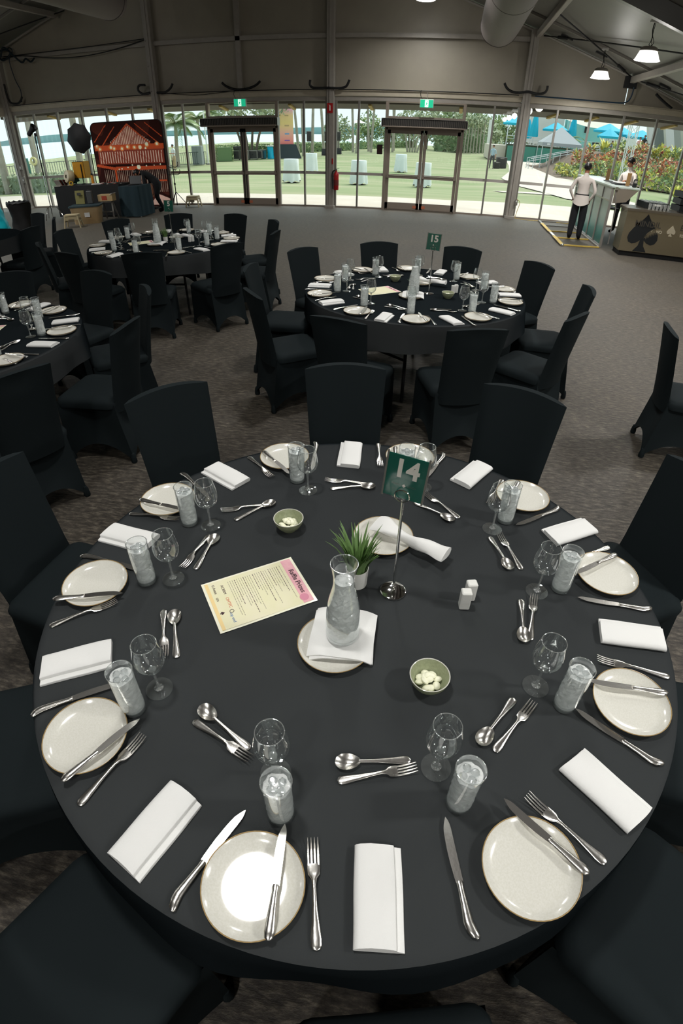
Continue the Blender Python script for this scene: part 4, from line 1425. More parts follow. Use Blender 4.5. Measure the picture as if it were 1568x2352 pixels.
# table 14, in front
C14 = (0.0, 0.0)
table(C14, 0.2, 'the front table', 'round banquet table nearest the camera, carrying the tilted number fourteen card', 1)
for i, s in enumerate(T14):
    lay(C14, 'the front table', s[0], *s[2:], i)
    HOURS[s[1]] = s[0]
for s in T14:
    a = math.radians(s[1])
    r = {281.5: 1.16, 317.5: 1.13}.get(s[1], 1.11)
    da = {281.5: 3.0, 317.5: 4.5}.get(s[1], 0)
    a2 = math.radians(s[1] + da)
    chairs.put((r * math.cos(a2), r * math.sin(a2), 0), a2 + PI / 2, "black spandex covered chair at the front table's %s o'clock place" % s[0], 'chairs around the front table')
sign_stand((0.106, 0.043, TOP), math.radians(-13), '14', 'chrome stand holding the green number fourteen card')
plates.put((-0.028, -0.193, TOP), 0, 'side plate under the square napkin and water carafe on the front table', 'centre plates')
tag(link('square_napkin', SQ, None, (-0.010, -0.160, TOP + 0.0195), math.radians(3)), 'white square napkin under the water carafe on the front table', 'napkin')
carafes.put((-0.010, -0.172, TOP + 0.0285), 0, 'glass carafe of iced water on the square napkin of the front table', 'water carafes')
pots.put((-0.008, 0.055, TOP), 0, 'white pot of tall green grass behind the carafe on the front table', 'grass pots')
plates.put((0.047, 0.280, TOP), 0, 'side plate under the rolled napkin on the front table', 'centre plates')
tag(link('rolled_napkin', RO, None, (0.135, 0.252, TOP + 0.019), math.radians(-26)), 'white napkin rolled up on the plate behind the number fourteen stand', 'napkin')
bowls.put((-0.278, 0.269, TOP), 0, 'green bowl of butter behind the raffle sheet on the front table', 'butter bowls')
butters.put((-0.278, 0.269, TOP), 0, 'pale butter curls in the bowl behind the raffle sheet on the front table', 'butter in bowls')
bowls.put((0.230, -0.273, TOP), 1, 'green bowl of butter between carafe and six o\'clock place of the front table', 'butter bowls')
butters.put((0.230, -0.273, TOP), 1, 'pale butter curls in the bowl nearest the camera on the front table', 'butter in bowls')
shakers.put((0.318, 0.020, TOP), 0.15, 'white square salt shaker in front on the front table', 'shakers')
shakers.put((0.334, 0.058, TOP), 0.25, 'white square pepper shaker close behind the other on the front table', 'shakers')
raffle((-0.2905, -0.0435, TOP + 0.0006), math.atan2(0.044, 0.2) - PI / 2 + math.radians(24.6), 'A4 raffle prizes sheet lying on the front table', True)

def centre(c, rot, tn, num, bowls_, plant=True):
    cs, sn = math.cos(rot), math.sin(rot)
    def g(x, y): return (c[0] + x * cs - y * sn, c[1] + x * sn + y * cs)
    p = g(-0.028, -0.193); plates.put((*p, TOP), 0, 'side plate under the carafe on %s' % tn, 'centre plates')
    p = g(-0.01, -0.165); tag(link('square_napkin', SQ, None, (*p, TOP + 0.0195), rot), 'white square napkin under the carafe on %s' % tn, 'napkin')
    carafes.put((*p, TOP + 0.0285), 0, 'glass carafe of iced water on %s' % tn, 'water carafes')
    if plant:
        p = g(-0.008, 0.055); pots.put((*p, TOP), 1.3, 'white pot of grass behind the carafe on %s' % tn, 'grass pots', scale=(0.8, 0.8, 0.8) if num == '5' else (0.7, 0.7, 0.55))
    p = g(0.047, 0.28); plates.put((*p, TOP), 0, 'side plate under the rolled napkin on %s' % tn, 'centre plates')
    p = g(0.135, 0.25); tag(link('rolled_napkin', RO, None, (*p, TOP + 0.019), rot - 0.35), 'white rolled napkin on %s' % tn, 'napkin')
    for i, b_ in enumerate(bowls_):
        p = g(*b_)
        bowls.put((*p, TOP), 0, 'green butter bowl %s of %s' % (('behind the raffle sheet', 'beside the shakers')[i], tn), 'butter bowls')
        butters.put((*p, TOP), 0, 'butter curls in the bowl %s of %s' % (('behind the raffle sheet', 'beside the shakers')[i], tn), 'butter in bowls')
    p = g(0.318, 0.02); shakers.put((*p, TOP), 0.2, 'white salt shaker in front on %s' % tn, 'shakers')
    p = g(0.345, 0.055); shakers.put((*p, TOP), 0.2, 'white pepper shaker behind the salt on %s' % tn, 'shakers')
    p = g(-0.29, -0.04); raffle((*p, TOP + 0.0006), rot - 0.95, 'raffle sheet lying on %s' % tn, False)

C15 = (-0.07, 3.50)
table(C15, 0.9, 'the middle table', 'round banquet table behind the front one, carrying the number fifteen card', 2)
generic(C15, 1.5, 'the middle table', [3.5 + 36 * i for i in range(10)])
for i in range(10):
    seat_chair(C15, 1.5 + 36 * i, 'the middle table')
centre(C15, 0.05, 'the middle table', '15', [(-0.18, 0.32), (0.27, -0.14)])
sign_stand((0.05, 3.46, TOP), math.radians(-3), '15', 'chrome stand holding the green number fifteen card')

C5 = (-3.2, 5.25)
table(C5, 1.7, 'the booth table', 'round banquet table before the photo booth, carrying the number five card', 3)
generic(C5, 0, 'the booth table', [0.5 + 36 * i for i in range(10)])
for i in range(10):
    seat_chair(C5, 36 * i, 'the booth table')
centre(C5, 0.05, 'the booth table', '5', [])
sign_stand((-3.08, 5.24, TOP), math.radians(8), '5', 'chrome stand holding the green number five card')

CL = (-3.15, 1.76)
table(CL, 2.4, 'the side table', 'round banquet table cut off by the frame, between the front and booth tables', 4)
generic(CL, 1.5, 'the side table', [72, 36, 0, -36, 108])
for a in (2.5, 38.5, 74.5, 110.5, -31.5):
    seat_chair(CL, a, 'the side table')
raffle((-3.0, 1.95, TOP + 0.0006), 0.3, 'raffle sheet lying on the side table', False)

CX = (-6.75, 5.6)
table(CX, 0.4, 'the far table', 'round banquet table mostly out of frame beyond the side table', 5)
for a in (-2, 34, -38, 70):
    seat_chair(CX, a, 'the far table')
chairs.put((2.02, 2.62, 0), math.radians(-90 - 6), 'black spandex covered chair facing away beyond the front table, cut off by the frame', 'chairs of tables out of view')
# ------------------------------------------------------------------ people
def figure(name, label, joints, bones, mats, loc, rz, head, hair=None, sub=1, extra=None):
    """One skinned body. joints: name -> (x, y, z, radius); bones: (a, b, material index)."""
    t = thing(name, label, 'person', loc, rz)
    names = list(joints)
    me = bpy.data.meshes.new('body')
    me.from_pydata([joints[n][:3] for n in names], [(names.index(a), names.index(b)) for a, b, _ in bones], [])
    o = bpy.data.objects.new('body', me)
    COL.objects.link(o)
    bpy.context.view_layer.objects.active = o
    sk = o.modifiers.new('skin', 'SKIN')
    sk.use_smooth_shade = True
    if sub:
        sb = o.modifiers.new('sub', 'SUBSURF')
        sb.levels = sub
        sb.render_levels = sub
    for i, n in enumerate(names):
        v = me.skin_vertices[0].data[i]
        r = joints[n][3]
        v.radius = r if isinstance(r, tuple) else (r, r)
        v.use_root = (n == 'pelvis')
    bpy.context.view_layer.update()
    dg = bpy.context.evaluated_depsgraph_get()
    m2 = bpy.data.meshes.new_from_object(o.evaluated_get(dg))
    bpy.data.objects.remove(o)
    m2.name = 'body'
    m2.materials.clear()
    for m in mats:
        m2.materials.append(m)
    segs = [(Vector(joints[a][:3]), Vector(joints[b][:3]), mi, (max(joints[a][3]) if isinstance(joints[a][3], tuple) else joints[a][3])) for a, b, mi in bones]
    for p in m2.polygons:
        c = p.center
        best = None
        for a, b, mi, r in segs:
            d = b - a
            u = max(0, min(1, (c - a).dot(d) / max(d.length_squared, 1e-9)))
            q = (c - a - d * u).length / (r + 0.02)
            if best is None or q < best[0]:
                best = (q, mi)
        p.material_index = best[1]
        p.use_smooth = True
    link('body', m2, t)
    # head details: head = (centre, facing direction, up, radius)
    hc, fw, up, hr = Vector(head[0]), Vector(head[1]).normalized(), Vector(head[2]).normalized(), head[3]
    rt = fw.cross(up).normalized()
    up = rt.cross(fw)
    M = Matrix((rt, fw, up)).transposed().to_4x4()
    def at(x, y, z): return tuple(hc + rt * x * hr + fw * y * hr + up * z * hr)
    if hair:
        hb = MB()
        hb.ball(at(0, -0.30, 0.26), (hr * 0.93, hr * 0.86, hr * 0.90), 14, 10, M=M)
        hb.ball(at(0, 0.12, 0.66), (hr * 0.72, hr * 0.62, hr * 0.36), 12, 8, M=M)
        if hair == 'bun':
            hb.ball(at(0, -1.02, 0.35), (hr * 0.5, hr * 0.42, hr * 0.45), 12, 8, M=M)
        if hair == 'short':
            hb.v = hb.v
        hb.build('hair', MT['hair'], t, 60)
    for s in (-1, 1):
        MB().ball(at(s * 0.38, 0.86, 0.02), (hr * 0.13, hr * 0.07, hr * 0.09), 8, 6, M=M).build('eye', MT['black'], t)
        MB().ball(at(s * 0.40, 0.85, 0.24), (hr * 0.22, hr * 0.08, hr * 0.05), 8, 5, M=M).build('eyebrow', MT['hair'], t)
        MB().ball(at(s * 0.93, -0.05, -0.05), (hr * 0.12, hr * 0.2, hr * 0.28), 8, 6, M=M).build('ear', mats[0], t)
    MB().ball(at(0, 0.98, -0.2), (hr * 0.15, hr * 0.2, hr * 0.26), 8, 6, M=M).build('nose', mats[0], t)
    MB().ball(at(0, 0.86, -0.55), (hr * 0.3, hr * 0.07, hr * 0.07), 8, 5, M=M).build('mouth', mat('lips', S(132, 72, 62), 0.6), t)
    if extra:
        extra(t)
    return t

def hand(J, B, tag_, wrist, d, n, k_=1.0, mi=0):
    """Five unequal fingers from a wrist joint; d = pointing direction, n = back-of-hand direction."""
    w = Vector(J[wrist][:3]); d = Vector(d).normalized(); n = Vector(n).normalized(); s = d.cross(n).normalized()
    palm = w + d * 0.065 * k_
    J[tag_ + 'palm'] = (*palm, (0.034 * k_, 0.018 * k_)); B.append((wrist, tag_ + 'palm', mi))
    for i, (off, L) in enumerate(((-0.028, 0.062), (-0.010, 0.075), (0.010, 0.07), (0.028, 0.055))):
        a = palm + d * 0.03 * k_ + s * off * k_
        b = a + (d * 0.8 - n * 0.35).normalized() * L * 0.55 * k_
        c = b + (d * 0.4 - n * 0.8).normalized() * L * 0.45 * k_
        for q, (p, r) in enumerate(((a, 0.010), (b, 0.0085), (c, 0.007))):
            J['%sf%d%d' % (tag_, i, q)] = (*p, r * k_)
        B += [(tag_ + 'palm', '%sf%d0' % (tag_, i), mi), ('%sf%d0' % (tag_, i), '%sf%d1' % (tag_, i), mi), ('%sf%d1' % (tag_, i), '%sf%d2' % (tag_, i), mi)]
    a = w + d * 0.035 * k_ - s * 0.035 * k_
    b = a + (d * 0.6 - s * 0.6 - n * 0.2).normalized() * 0.045 * k_
    J[tag_ + 't0'] = (*a, 0.012 * k_); J[tag_ + 't1'] = (*b, 0.009 * k_)
    B += [(wrist, tag_ + 't0', mi), (tag_ + 't0', tag_ + 't1', mi)]

def standing(h=1.75, arms='down', step=0.0, short=False, loose=False):
    """Generic standing figure facing +y; materials: 0 skin, 1 top, 2 bottom, 3 shoes."""
    k_ = h / 1.75
    J = {'pelvis': (0, 0, .95, (.15, .11)), 'belly': (0, 0.01, 1.08, (.14, .10)), 'chest': (0, 0.0, 1.30, (.165, .11)), 'neckb': (0, -0.01, 1.46, (.075, .06)), 'neck': (0, 0.005, 1.54, .05), 'jaw': (0, 0.03, 1.595, (.062, .07)), 'head': (0, 0.02, 1.66, (.075, .09)), 'crown': (0, 0.01, 1.71, (.055, .065))}
    B = [('pelvis', 'belly', 1), ('belly', 'chest', 1), ('chest', 'neckb', 1), ('neckb', 'neck', 0), ('neck', 'jaw', 0), ('jaw', 'head', 0), ('head', 'crown', 0)]
    for s, n in ((-1, 'l'), (1, 'r')):
        wl_ = 1.45 if loose else 1.0
        J['hip' + n] = (s * .095, 0, .90, .105); J['knee' + n] = (s * .105, 0.02 + step * s, .50, .066 * wl_); J['ankle' + n] = (s * .11, -0.02 + step * s * 1.6, .09, .044 * wl_); J['toe' + n] = (s * .12, 0.13 + step * s * 1.6, .035, (.04, .03))
        B += [('pelvis', 'hip' + n, 2), ('hip' + n, 'knee' + n, 2), ('knee' + n, 'ankle' + n, 0 if short else 2), ('ankle' + n, 'toe' + n, 3)]
        J['sh' + n] = (s * .185, -0.01, 1.40, .055)
        if arms == 'down':
            e, w, dd = (s * .25, -0.03, 1.12), (s * .25, 0.05, .88), (0, .2, -1)
        elif arms == 'fold':
            e, w, dd = (s * .24, 0.03, 1.13), (s * .06, 0.22, 1.16), (-s, .2, .1)
        else:
            e, w, dd = (s * .30, -0.04, 1.14), (s * .20, 0.06, .95), (-s * .3, .5, -.6)
        J['el' + n] = (*e, .042); J['wr' + n] = (*w, .029)
        B += [('chest', 'sh' + n, 1), ('sh' + n, 'el' + n, 1), ('el' + n, 'wr' + n, 1 if arms == 'hips' else 0)]
        hand(J, B, n, 'wr' + n, dd, (s, 0, .1) if arms == 'down' else (0, .6, .6))
    for q in J:
        x, y, z, r = J[q]
        J[q] = (x * k_, y * k_, z * k_, tuple(v * k_ for v in r) if isinstance(r, tuple) else r * k_)
    return J, B, ((0, 0.03 * k_, 1.655 * k_), (0, 1, 0), (0, 0, 1), 0.098 * k_)

shirt = mat('white_work_shirt', S(216, 206, 198), 0.85, bump=(14, 0.35))
trous = mat('black_trousers', S(14, 16, 22), 0.85)
shoe = mat('black_shoes', S(12, 12, 12), 0.4)
# the waitress in front of the bar counter, seen from behind
J, B, H = standing(1.58, 'hips', 0.02, False, True)
def apron(t):
    b = MB()
    k_ = 1.58 / 1.75
    rings = [[(r_ * math.cos(2 * PI * q / 24) * wx, r_ * math.sin(2 * PI * q / 24) * 0.78 * wx, z * k_) for q in range(24)] for z, r_, wx in ((1.075, .140, 1), (1.045, .142, 1), (1.043, .147, 1), (1.073, .145, 1))]
    b.loft(rings, cap=False)
    b.build('apron_band', MT['black'], t)
    s = MB()
    rings = []
    for i in range(5):
        u = i / 4
        z = (1.05 - 0.21 * u) * k_
        rings.append([((.146 + .03 * u) * math.cos(2 * PI * q / 28) * k_ * 1.1, (.118 + .03 * u) * math.sin(2 * PI * q / 28) * k_ * 1.1, z + (0.03 * math.cos(4 * PI * q / 28)) * u) for q in range(28)])
    s.loft(rings, cap=False)
    s.build('shirt_tail', shirt, t, 60)
figure('person', 'waitress in white shirt and black trousers, seen from behind, hands at her hips', J, B, [mat('skin_brown', S(150, 98, 72), 0.6), shirt, trous, shoe], (3.02, 12.42, 0), math.radians(-18), H, 'bun', 1, apron)
# the barman behind the counter, looking down towards it
J, B, H = standing(1.74, 'down', 0.0)
k_ = 1.74 / 1.75
for n, s in (('l', -1), ('r', 1)):
    for q in [q for q in J if q.startswith(n) and q[1:] in ('palm', 't0', 't1') or (q.startswith(n + 'f') and len(q) == 4)]:
        del J[q]
B = [b for b in B if b[0] in J and b[1] in J]
J['ell'] = (-.26, .08, 1.14, .042); J['wrl'] = (-.22, .32, 1.24, .029)
J['elr'] = (.27, -.02, 1.13, .042); J['wrr'] = (.20, .16, 1.10, .029)
B = [(a, b, 1 if a.startswith('el') else m) for a, b, m in B]
hand(J, B, 'l', 'wrl', (0.1, 1, .15), (0, -.2, 1))
hand(J, B, 'r', 'wrr', (-.4, .9, 0), (0, .2, 1))
J['jaw'] = (0, .055, 1.585, (.062, .07)); J['head'] = (0, .045, 1.65, (.075, .09)); J['crown'] = (0, .03, 1.70, (.055, .065))
figure('person', 'barman in a white shirt with short dark hair behind the bar counter', J, B, [mat('skin_tan', S(172, 116, 84), 0.6), shirt, trous, shoe], (4.42, 14.2, 0), math.radians(128), ((0, .055, 1.645), (0, .93, -.36), (0, .36, .93), .098), 'short', 1)

# ------------------------------------------------------------------ the bar counter with teal panels, and the steel bar
teal = gradient_mat('teal_panel_print', [(0, S(10, 96, 92)), (0.3, S(54, 140, 132)), (0.62, S(132, 158, 150)), (1, S(158, 172, 166))], 'Z', 0.03, 0.95, 0.35)
pale = mat('pale_grey_panel', S(198, 202, 196), 0.4)
t = thing('bar_counter', 'tall folding bar counter with teal printed panels beside the waitress', 'bar', (3.46, 11.62, 0))
for i in range(5):
    y0 = 0.03 + i * 0.73
    MB().box((0, y0 + 0.355, 0.50), (0.02, 0.68, 0.86)).build('lower_panel', teal, t, 0)
    MB().box((0, y0 + 0.355, 1.06), (0.02, 0.68, 0.22)).build('upper_panel', pale, t, 0)
    MB().box((-0.005, y0, 0.6), (0.05, 0.035, 1.18)).build('frame_post', MT['mullion'], t, 0)
MB().box((-0.005, 3.68, 0.6), (0.05, 0.035, 1.18)).build('frame_post', MT['mullion'], t, 0)
for z in (0.04, 0.94, 1.18):
    MB().box((-0.005, 1.85, z), (0.045, 3.66, 0.03)).build('frame_rail', MT['mullion'], t, 0)
MB().box((0.24, 1.85, 1.215), (0.58, 3.72, 0.035), ch=0.006).build('counter_top', mat('counter_top', S(176, 186, 178), 0.3), t, 20)
MB().box((0.24, 2.2, 0.72), (0.4, 2.7, 0.03)).build('inner_shelf', MT['dark'], t, 0)
p = MB(); p.add([(0.03, 0.0, 1.19), (0.5, 0.0, 1.19), (0.3, 0.0, 0.95), (0.03, 0.0, 0.9), (0.03, 0.02, 1.19), (0.5, 0.02, 1.19), (0.3, 0.02, 0.95), (0.03, 0.02, 0.9)], [(0, 1, 2, 3), (7, 6, 5, 4), (0, 4, 5, 1), (1, 5, 6, 2), (2, 6, 7, 3), (3, 7, 4, 0)])
p.build('end_gusset', mat('gusset_grey', S(112, 104, 92), 0.5), t, 0)
MB().tube([(0.04, 0.0, 1.15), (0.12, -0.02, 0.8), (0.14, -0.02, 0.1)], 0.012, 8).build('fold_strut', MT['mullion'], t)
MB().box((0.05, -0.01, 1.19), (0.05, 0.03, 0.06)).build('catch', MT['chrome'], t, 0)
# frame lying on the floor in front of the counter
t = thing('floor_frame', 'metal ladder frame on the floor in front of the counter, edged with yellow tape', 'frame', (2.6, 11.35, 0))
MB().box((0, 1.9, 0.02), (0.05, 3.8, 0.03)).build('long_rail', MT['mullion'], t, 0)
MB().box((0.82, 2.0, 0.02), (0.05, 3.5, 0.03)).build('long_rail', MT['mullion'], t, 0)
tape = mat('yellow_tape', S(204, 176, 84), 0.5, var=(8, S(176, 146, 70), 0.2))
for i, y in enumerate((0.03, 1.0, 1.95, 2.9, 3.7)):
    MB().box((0.42, y + 0.12, 0.018), (0.82, 0.035, 0.025), rz=0.22).build('rung', tape if i < 3 else MT['mullion'], t, 0)
for y0, y1 in ((0.0, 1.15), (1.75, 3.2)):
    MB().box((-0.005, (y0 + y1) / 2, 0.0365), (0.085, y1 - y0, 0.003)).build('yellow_tape_strip', tape, t, 0)
MB().box((0.0, 1.45, 0.0365), (0.06, 0.5, 0.003)).build('white_tape_strip', MT['white'], t, 0)
MB().ball((0, 0.0, 0.02), 0.035, 10, 6).build('corner_foot', MT['chrome'], t)

brushed = mat('brushed_steel', S(176, 166, 142), 0.30, 0.9, bump=(90, 0.05))
t = thing('steel_bar', 'stainless steel bar with a dark spade emblem and lettering', 'bar', (3.66, 10.98, 0))
poly = [(0, 0), (2.55, 0.0), (2.55, 0.75), (0.2, 0.75), (0.02, 0.55)]
MB().prism(poly, 0.10, 0.86).build('body', brushed, t, 0)
MB().prism([(x + (0.04 if x < 1 else 0), y + 0.05) for x, y in poly], 0.0, 0.10).build('plinth', MT['black'], t, 0)
MB().prism([(-0.03, -0.04), (2.55, -0.04), (2.55, 0.78), (0.18, 0.78), (-0.02, 0.57)], 0.86, 0.905).build('worktop', mat('worktop_steel', S(150, 142, 128), 0.28, 0.9), t, 0)
MY = Matrix(((1, 0, 0, 0.42), (0, 0, 1, 0), (0, 1, 0, 0.47), (0, 0, 0, 1)))
emb = mat('dark_emblem', S(22, 26, 28), 0.5)
# the emblem: a spade whose lobe is cut by a palm frond
sp = spade(0.62, 0.72)
MB().prism(sp, -0.006, -0.001, M=MY).build('spade_emblem', emb, t, 0)
fr = MB()
for i in range(11):
    u = i / 10
    x0, y0 = 0.03 + 0.17 * u, -0.05 + 0.16 * u - 0.02 * u * u
    fr.prism([(x0, y0), (x0 + 0.022, y0 + 0.012), (x0 + 0.035 + 0.02 * u, y0 - 0.065 - 0.03 * u)], -0.0085, -0.0065, M=MY)
fr.prism([(0.02, -0.10), (0.06, 0.0), (0.14, 0.08), (0.24, 0.12), (0.13, 0.05), (0.07, -0.03)], -0.0085, -0.0065, M=MY)
fr.build('palm_cut', brushed, t, 0)
R9 = (PI / 2, 0, 0)
ltr = mat('pale_letters', S(190, 180, 156), 0.4)
text('AS NO', 0.075, ltr, t, (0.66, -0.006, 0.52), R9, bold=0.002, depth=0.002)
text('RESORT', 0.075, ltr, t, (1.27, -0.006, 0.50), R9, bold=0.002, depth=0.002)
text('MINDIL', 0.16, mat('dim_letters', S(70, 66, 58), 0.4), t, (0.46, -0.0095, 0.64), R9, bold=0.001, depth=0.001)
text('BEACH', 0.16, mat('dim_letters_two', S(70, 66, 58), 0.4), t, (1.36, -0.006, 0.64), R9, bold=0.001, depth=0.001)
MB().prism(spade(0.17, 0.21), -0.008, -0.001, M=Matrix(((1, 0, 0, 0.95), (0, 0, 1, 0), (0, 1, 0, 0.57), (0, 0, 0, 1)))).build('small_spade', ltr, t, 0)

# things on the bars
crate_m = mat('glass_rack_black', S(20, 24, 26), 0.5)
def make_rack():
    t = thing('glass_rack', '', 'rack', group='racks of glasses on the steel bar')
    b = MB()
    b.box((0, 0, 0.01), (0.5, 0.5, 0.015))
    for s in (-1, 1):
        b.box((s * 0.245, 0, 0.06), (0.012, 0.5, 0.11)); b.box((0, s * 0.245, 0.06), (0.5, 0.012, 0.11))
    b.build('crate', crate_m, t, 0)
    MB().box((0, -0.253, 0.075), (0.13, 0.004, 0.035)).build('crate_label', MT['sign_white'], t, 0)
    return t
rack = Stock(make_rack())
def small_glass():
    t = thing('bar_glass', '', 'glass', group='upturned glasses in the racks')
    MB().lathe([(0.026, 0.0), (0.034, 0.11), (0.032, 0.11), (0, 0.108)], 14).build('wall', MT['thick_glass'], t, 60)
    return t
bg = Stock(small_glass())
rk = [((4.30, 11.55, 0.905), 0.05, 'black glass rack full of tumblers nearest the bar counter'), ((5.02, 11.60, 0.905), 0.02, 'lower black crate under the stack on the steel bar'), ((5.02, 11.60, 1.035), -0.03, 'middle black crate of the stack on the steel bar'), ((5.03, 11.62, 1.165), 0.04, 'top black crate of the stack on the steel bar')]
for p, r_, l in rk:
    rack.put(p, r_, l)
for i in range(5):
    for j in range(5):
        bg.put((4.30 - 0.19 + i * 0.095, 11.55 - 0.19 + j * 0.095, 0.925), 0, 'small clear tumbler upside down in the rack nearest the counter')
for i in range(6):
    bg.put((4.12 + i * 0.075, 11.16, 0.9055), 0, 'small clear tumbler standing loose along the steel bar front')
t = thing('bar_tray', 'black round tray on the steel bar below the crate stack', 'tray', (4.88, 11.22, 0.905))
MB().lathe([(0, 0), (0.17, 0), (0.185, 0.02), (0.18, 0.022), (0.165, 0.006), (0, 0.006)], 32).build('dish', MT['black'], t)
t = thing('corkscrew', 'red bottle opener standing on the steel bar', 'opener', (5.16, 11.12, 0.905))
MB().tube([(0, 0, 0), (0.02, 0, 0.06), (0.045, 0, 0.125)], [0.012, 0.016, 0.018], 8).build('handle', MT['red'], t)
MB().ball((0.05, 0, 0.14), (0.03, 0.015, 0.022), 10, 6).build('head', MT['red'], t)
tag(MB().box((5.3, 11.1, 0.912), (0.24, 0.17, 0.014), rz=0.2).build('paper_stack', MT['napkin'], None, 0), 'stack of white paper lying on the steel bar beside the red opener', 'paper')
wood = mat('menu_brown', S(150, 116, 74), 0.6)
def board(x, y, z, l):
    t = thing('menu_holder', l, 'menu', (x, y, z), 0.2)
    MB().box((0, 0, 0.13), (0.09, 0.012, 0.25), rz=0.1).build('card', wood, t, 0)
    MB().box((0, 0, 0.007), (0.10, 0.06, 0.013)).build('base', MT['thick_glass'], t, 0)
board(3.80, 11.95, 1.2325, 'tall brown menu card standing on the counter before the barman')
board(3.72, 13.4, 1.2325, 'brown menu card at the counter\'s middle beyond the waitress')
t = thing('card_terminal', 'black upright card terminal on the counter before the barman', 'terminal', (3.90, 11.78, 1.2325))
MB().box((0, 0, 0.08), (0.08, 0.05, 0.16), ch=0.01, rx=0.2).build('body', MT['dark'], t, 20)
MB().box((0, -0.03, 0.11), (0.06, 0.006, 0.05), rx=0.2).build('screen', MT['alu'], t, 0)
t = thing('bar_mat', 'black rubber bar mat on the counter before the waitress', 'mat', (3.75, 13.0, 1.2325))
MB().box((0, 0, 0.006), (0.24, 0.75, 0.012), ch=0.004).build('pad', MT['black'], t, 0)
t = thing('serving_tray', 'black tray with folded white cloth on the counter', 'tray', (3.74, 12.35, 1.2325))
MB().box((0, 0, 0.012), (0.3, 0.36, 0.022), ch=0.008).build('dish', MT['black'], t, 20)
tag(MB().box((3.74, 12.35, 1.272), (0.22, 0.24, 0.03), rz=0.2, ch=0.01).build('folded_cloth', MT['napkin'], None, 20), 'white folded cloth in the black tray on the counter', 'cloth')
def bottle(x, y, z, h, m, l, r=0.036):
    t = thing('bottle', l, 'bottle', (x, y, z))
    MB().lathe([(0, 0), (r, 0), (r, h * .6), (r * .9, h * .68), (r * .4, h * .8), (r * .36, h), (0, h)], 16).build('glass_body', m, t)
    MB().lathe([(0, h), (r * .42, h), (r * .42, h * .93)], 12).build('cap', MT['dark'], t)
bm = [mat('dark_bottle', S(24, 26, 24), 0.15), mat('clear_bottle', S(150, 158, 156), 0.15), mat('brown_bottle', S(60, 36, 22), 0.15)]
for i in range(7):
    bottle(3.62 + 0.05 * (i % 2), 12.55 + i * 0.11, 0.7355, 0.28, bm[i % 3], '%s bottle on the shelf under the counter, %s from the open end' % (('dark green', 'clear', 'brown')[i % 3], ('first', 'second', 'third', 'fourth', 'fifth', 'sixth', 'seventh')[i]))
# ------------------------------------------------------------------ the photo booth by the corner
bw, bh = 2.28, 2.22
barn = bpy.data.materials.new('barn_backdrop_print')
t = thing('photo_backdrop', 'pop-up fabric backdrop printed with a red lit barn interior', 'backdrop', (-8.86, 14.62, 0), math.radians(-2))
fr = rrect(bw, bh, 0.16, 6)
MX = Matrix(((1, 0, 0, 0), (0, 0, 1, 0), (0, 1, 0, bh / 2 + 0.06), (0, 0, 0, 1)))
def fabric_mat(name, col, tl=0.5):
    m = mat(name, col, 0.8)
    n = m.node_tree.nodes
    L = m.node_tree.links
    a = n.new('ShaderNodeBsdfTranslucent')
    a.inputs[0].default_value = col
    x = n.new('ShaderNodeMixShader')
    x.inputs[0].default_value = tl
    L.new(n['Principled BSDF'].outputs[0], x.inputs[1])
    L.new(a.outputs[0], x.inputs[2])
    L.new(x.outputs[0], n['Material Output'].inputs[0])
    return m
def sheet(b, poly, d):
    b.add([MX @ Vector((x, y, d)) for x, y in poly], [tuple(range(len(poly)))])
MB().tube([MX @ Vector((x, y, -0.005)) for x, y in fr], 0.016, 8, closed=True).build('pop_up_frame', MT['black_metal'], t)
LAYERS = []
def pr_(name, polys, m, d=0):
    for p in polys:
        LAYERS.append((p, m, min(q[0] for q in p), max(q[0] for q in p), min(q[1] for q in p), max(q[1] for q in p)))
def bar_(x0, y0, x1, y1, w):
    dx, dy = x1 - x0, y1 - y0
    l = math.hypot(dx, dy)
    nx, ny = -dy / l * w / 2, dx / l * w / 2
    return [(x0 + nx, y0 + ny), (x0 - nx, y0 - ny), (x1 - nx, y1 - ny), (x1 + nx, y1 + ny)]
rnd = random.Random(4)
red1 = fabric_mat('barn_red_timber', S(206, 84, 50), .75)
red2 = fabric_mat('barn_red_boards', S(150, 66, 52), .75)
pale_b = fabric_mat('barn_lit_gap', S(240, 200, 184), .75)
dim_b = fabric_mat('barn_dim_gap', S(176, 150, 136), .75)
glow = fabric_mat('barn_bulb_print', S(255, 246, 222), .75)
halo = None
def gaps(x0, x1, step, y0, y1, w):
    out = []
    x = x0
    while x < x1:
        a = y0(x) if callable(y0) else y0
        c = y1(x) if callable(y1) else y1
        if c > a + 0.02:
            out.append(bar_(x, a, x + 0.01, c, w))
        x += step
    return out
pr_('printed_gable_ground', [[(-.62, .5), (.74, .5), (.06, 1.02)]], red2)
pr_('printed_loft_ground', [[(-1.0, .04), (1.1, .04), (1.1, .4), (-1.0, .4)]], red2)
pr_('printed_gable_boards', gaps(-0.55, 0.72, 0.052, 0.52, lambda x: 1.0 - 0.62 * abs(x - 0.06), 0.024), pale_b)
pr_('printed_loft_boards', gaps(-0.95, 1.05, 0.082, 0.06, 0.36, 0.026), pale_b, -0.0226)
pr_('printed_lower_boards', gaps(-0.9, 1.1, 0.062, -0.72, -0.12, 0.016), dim_b)
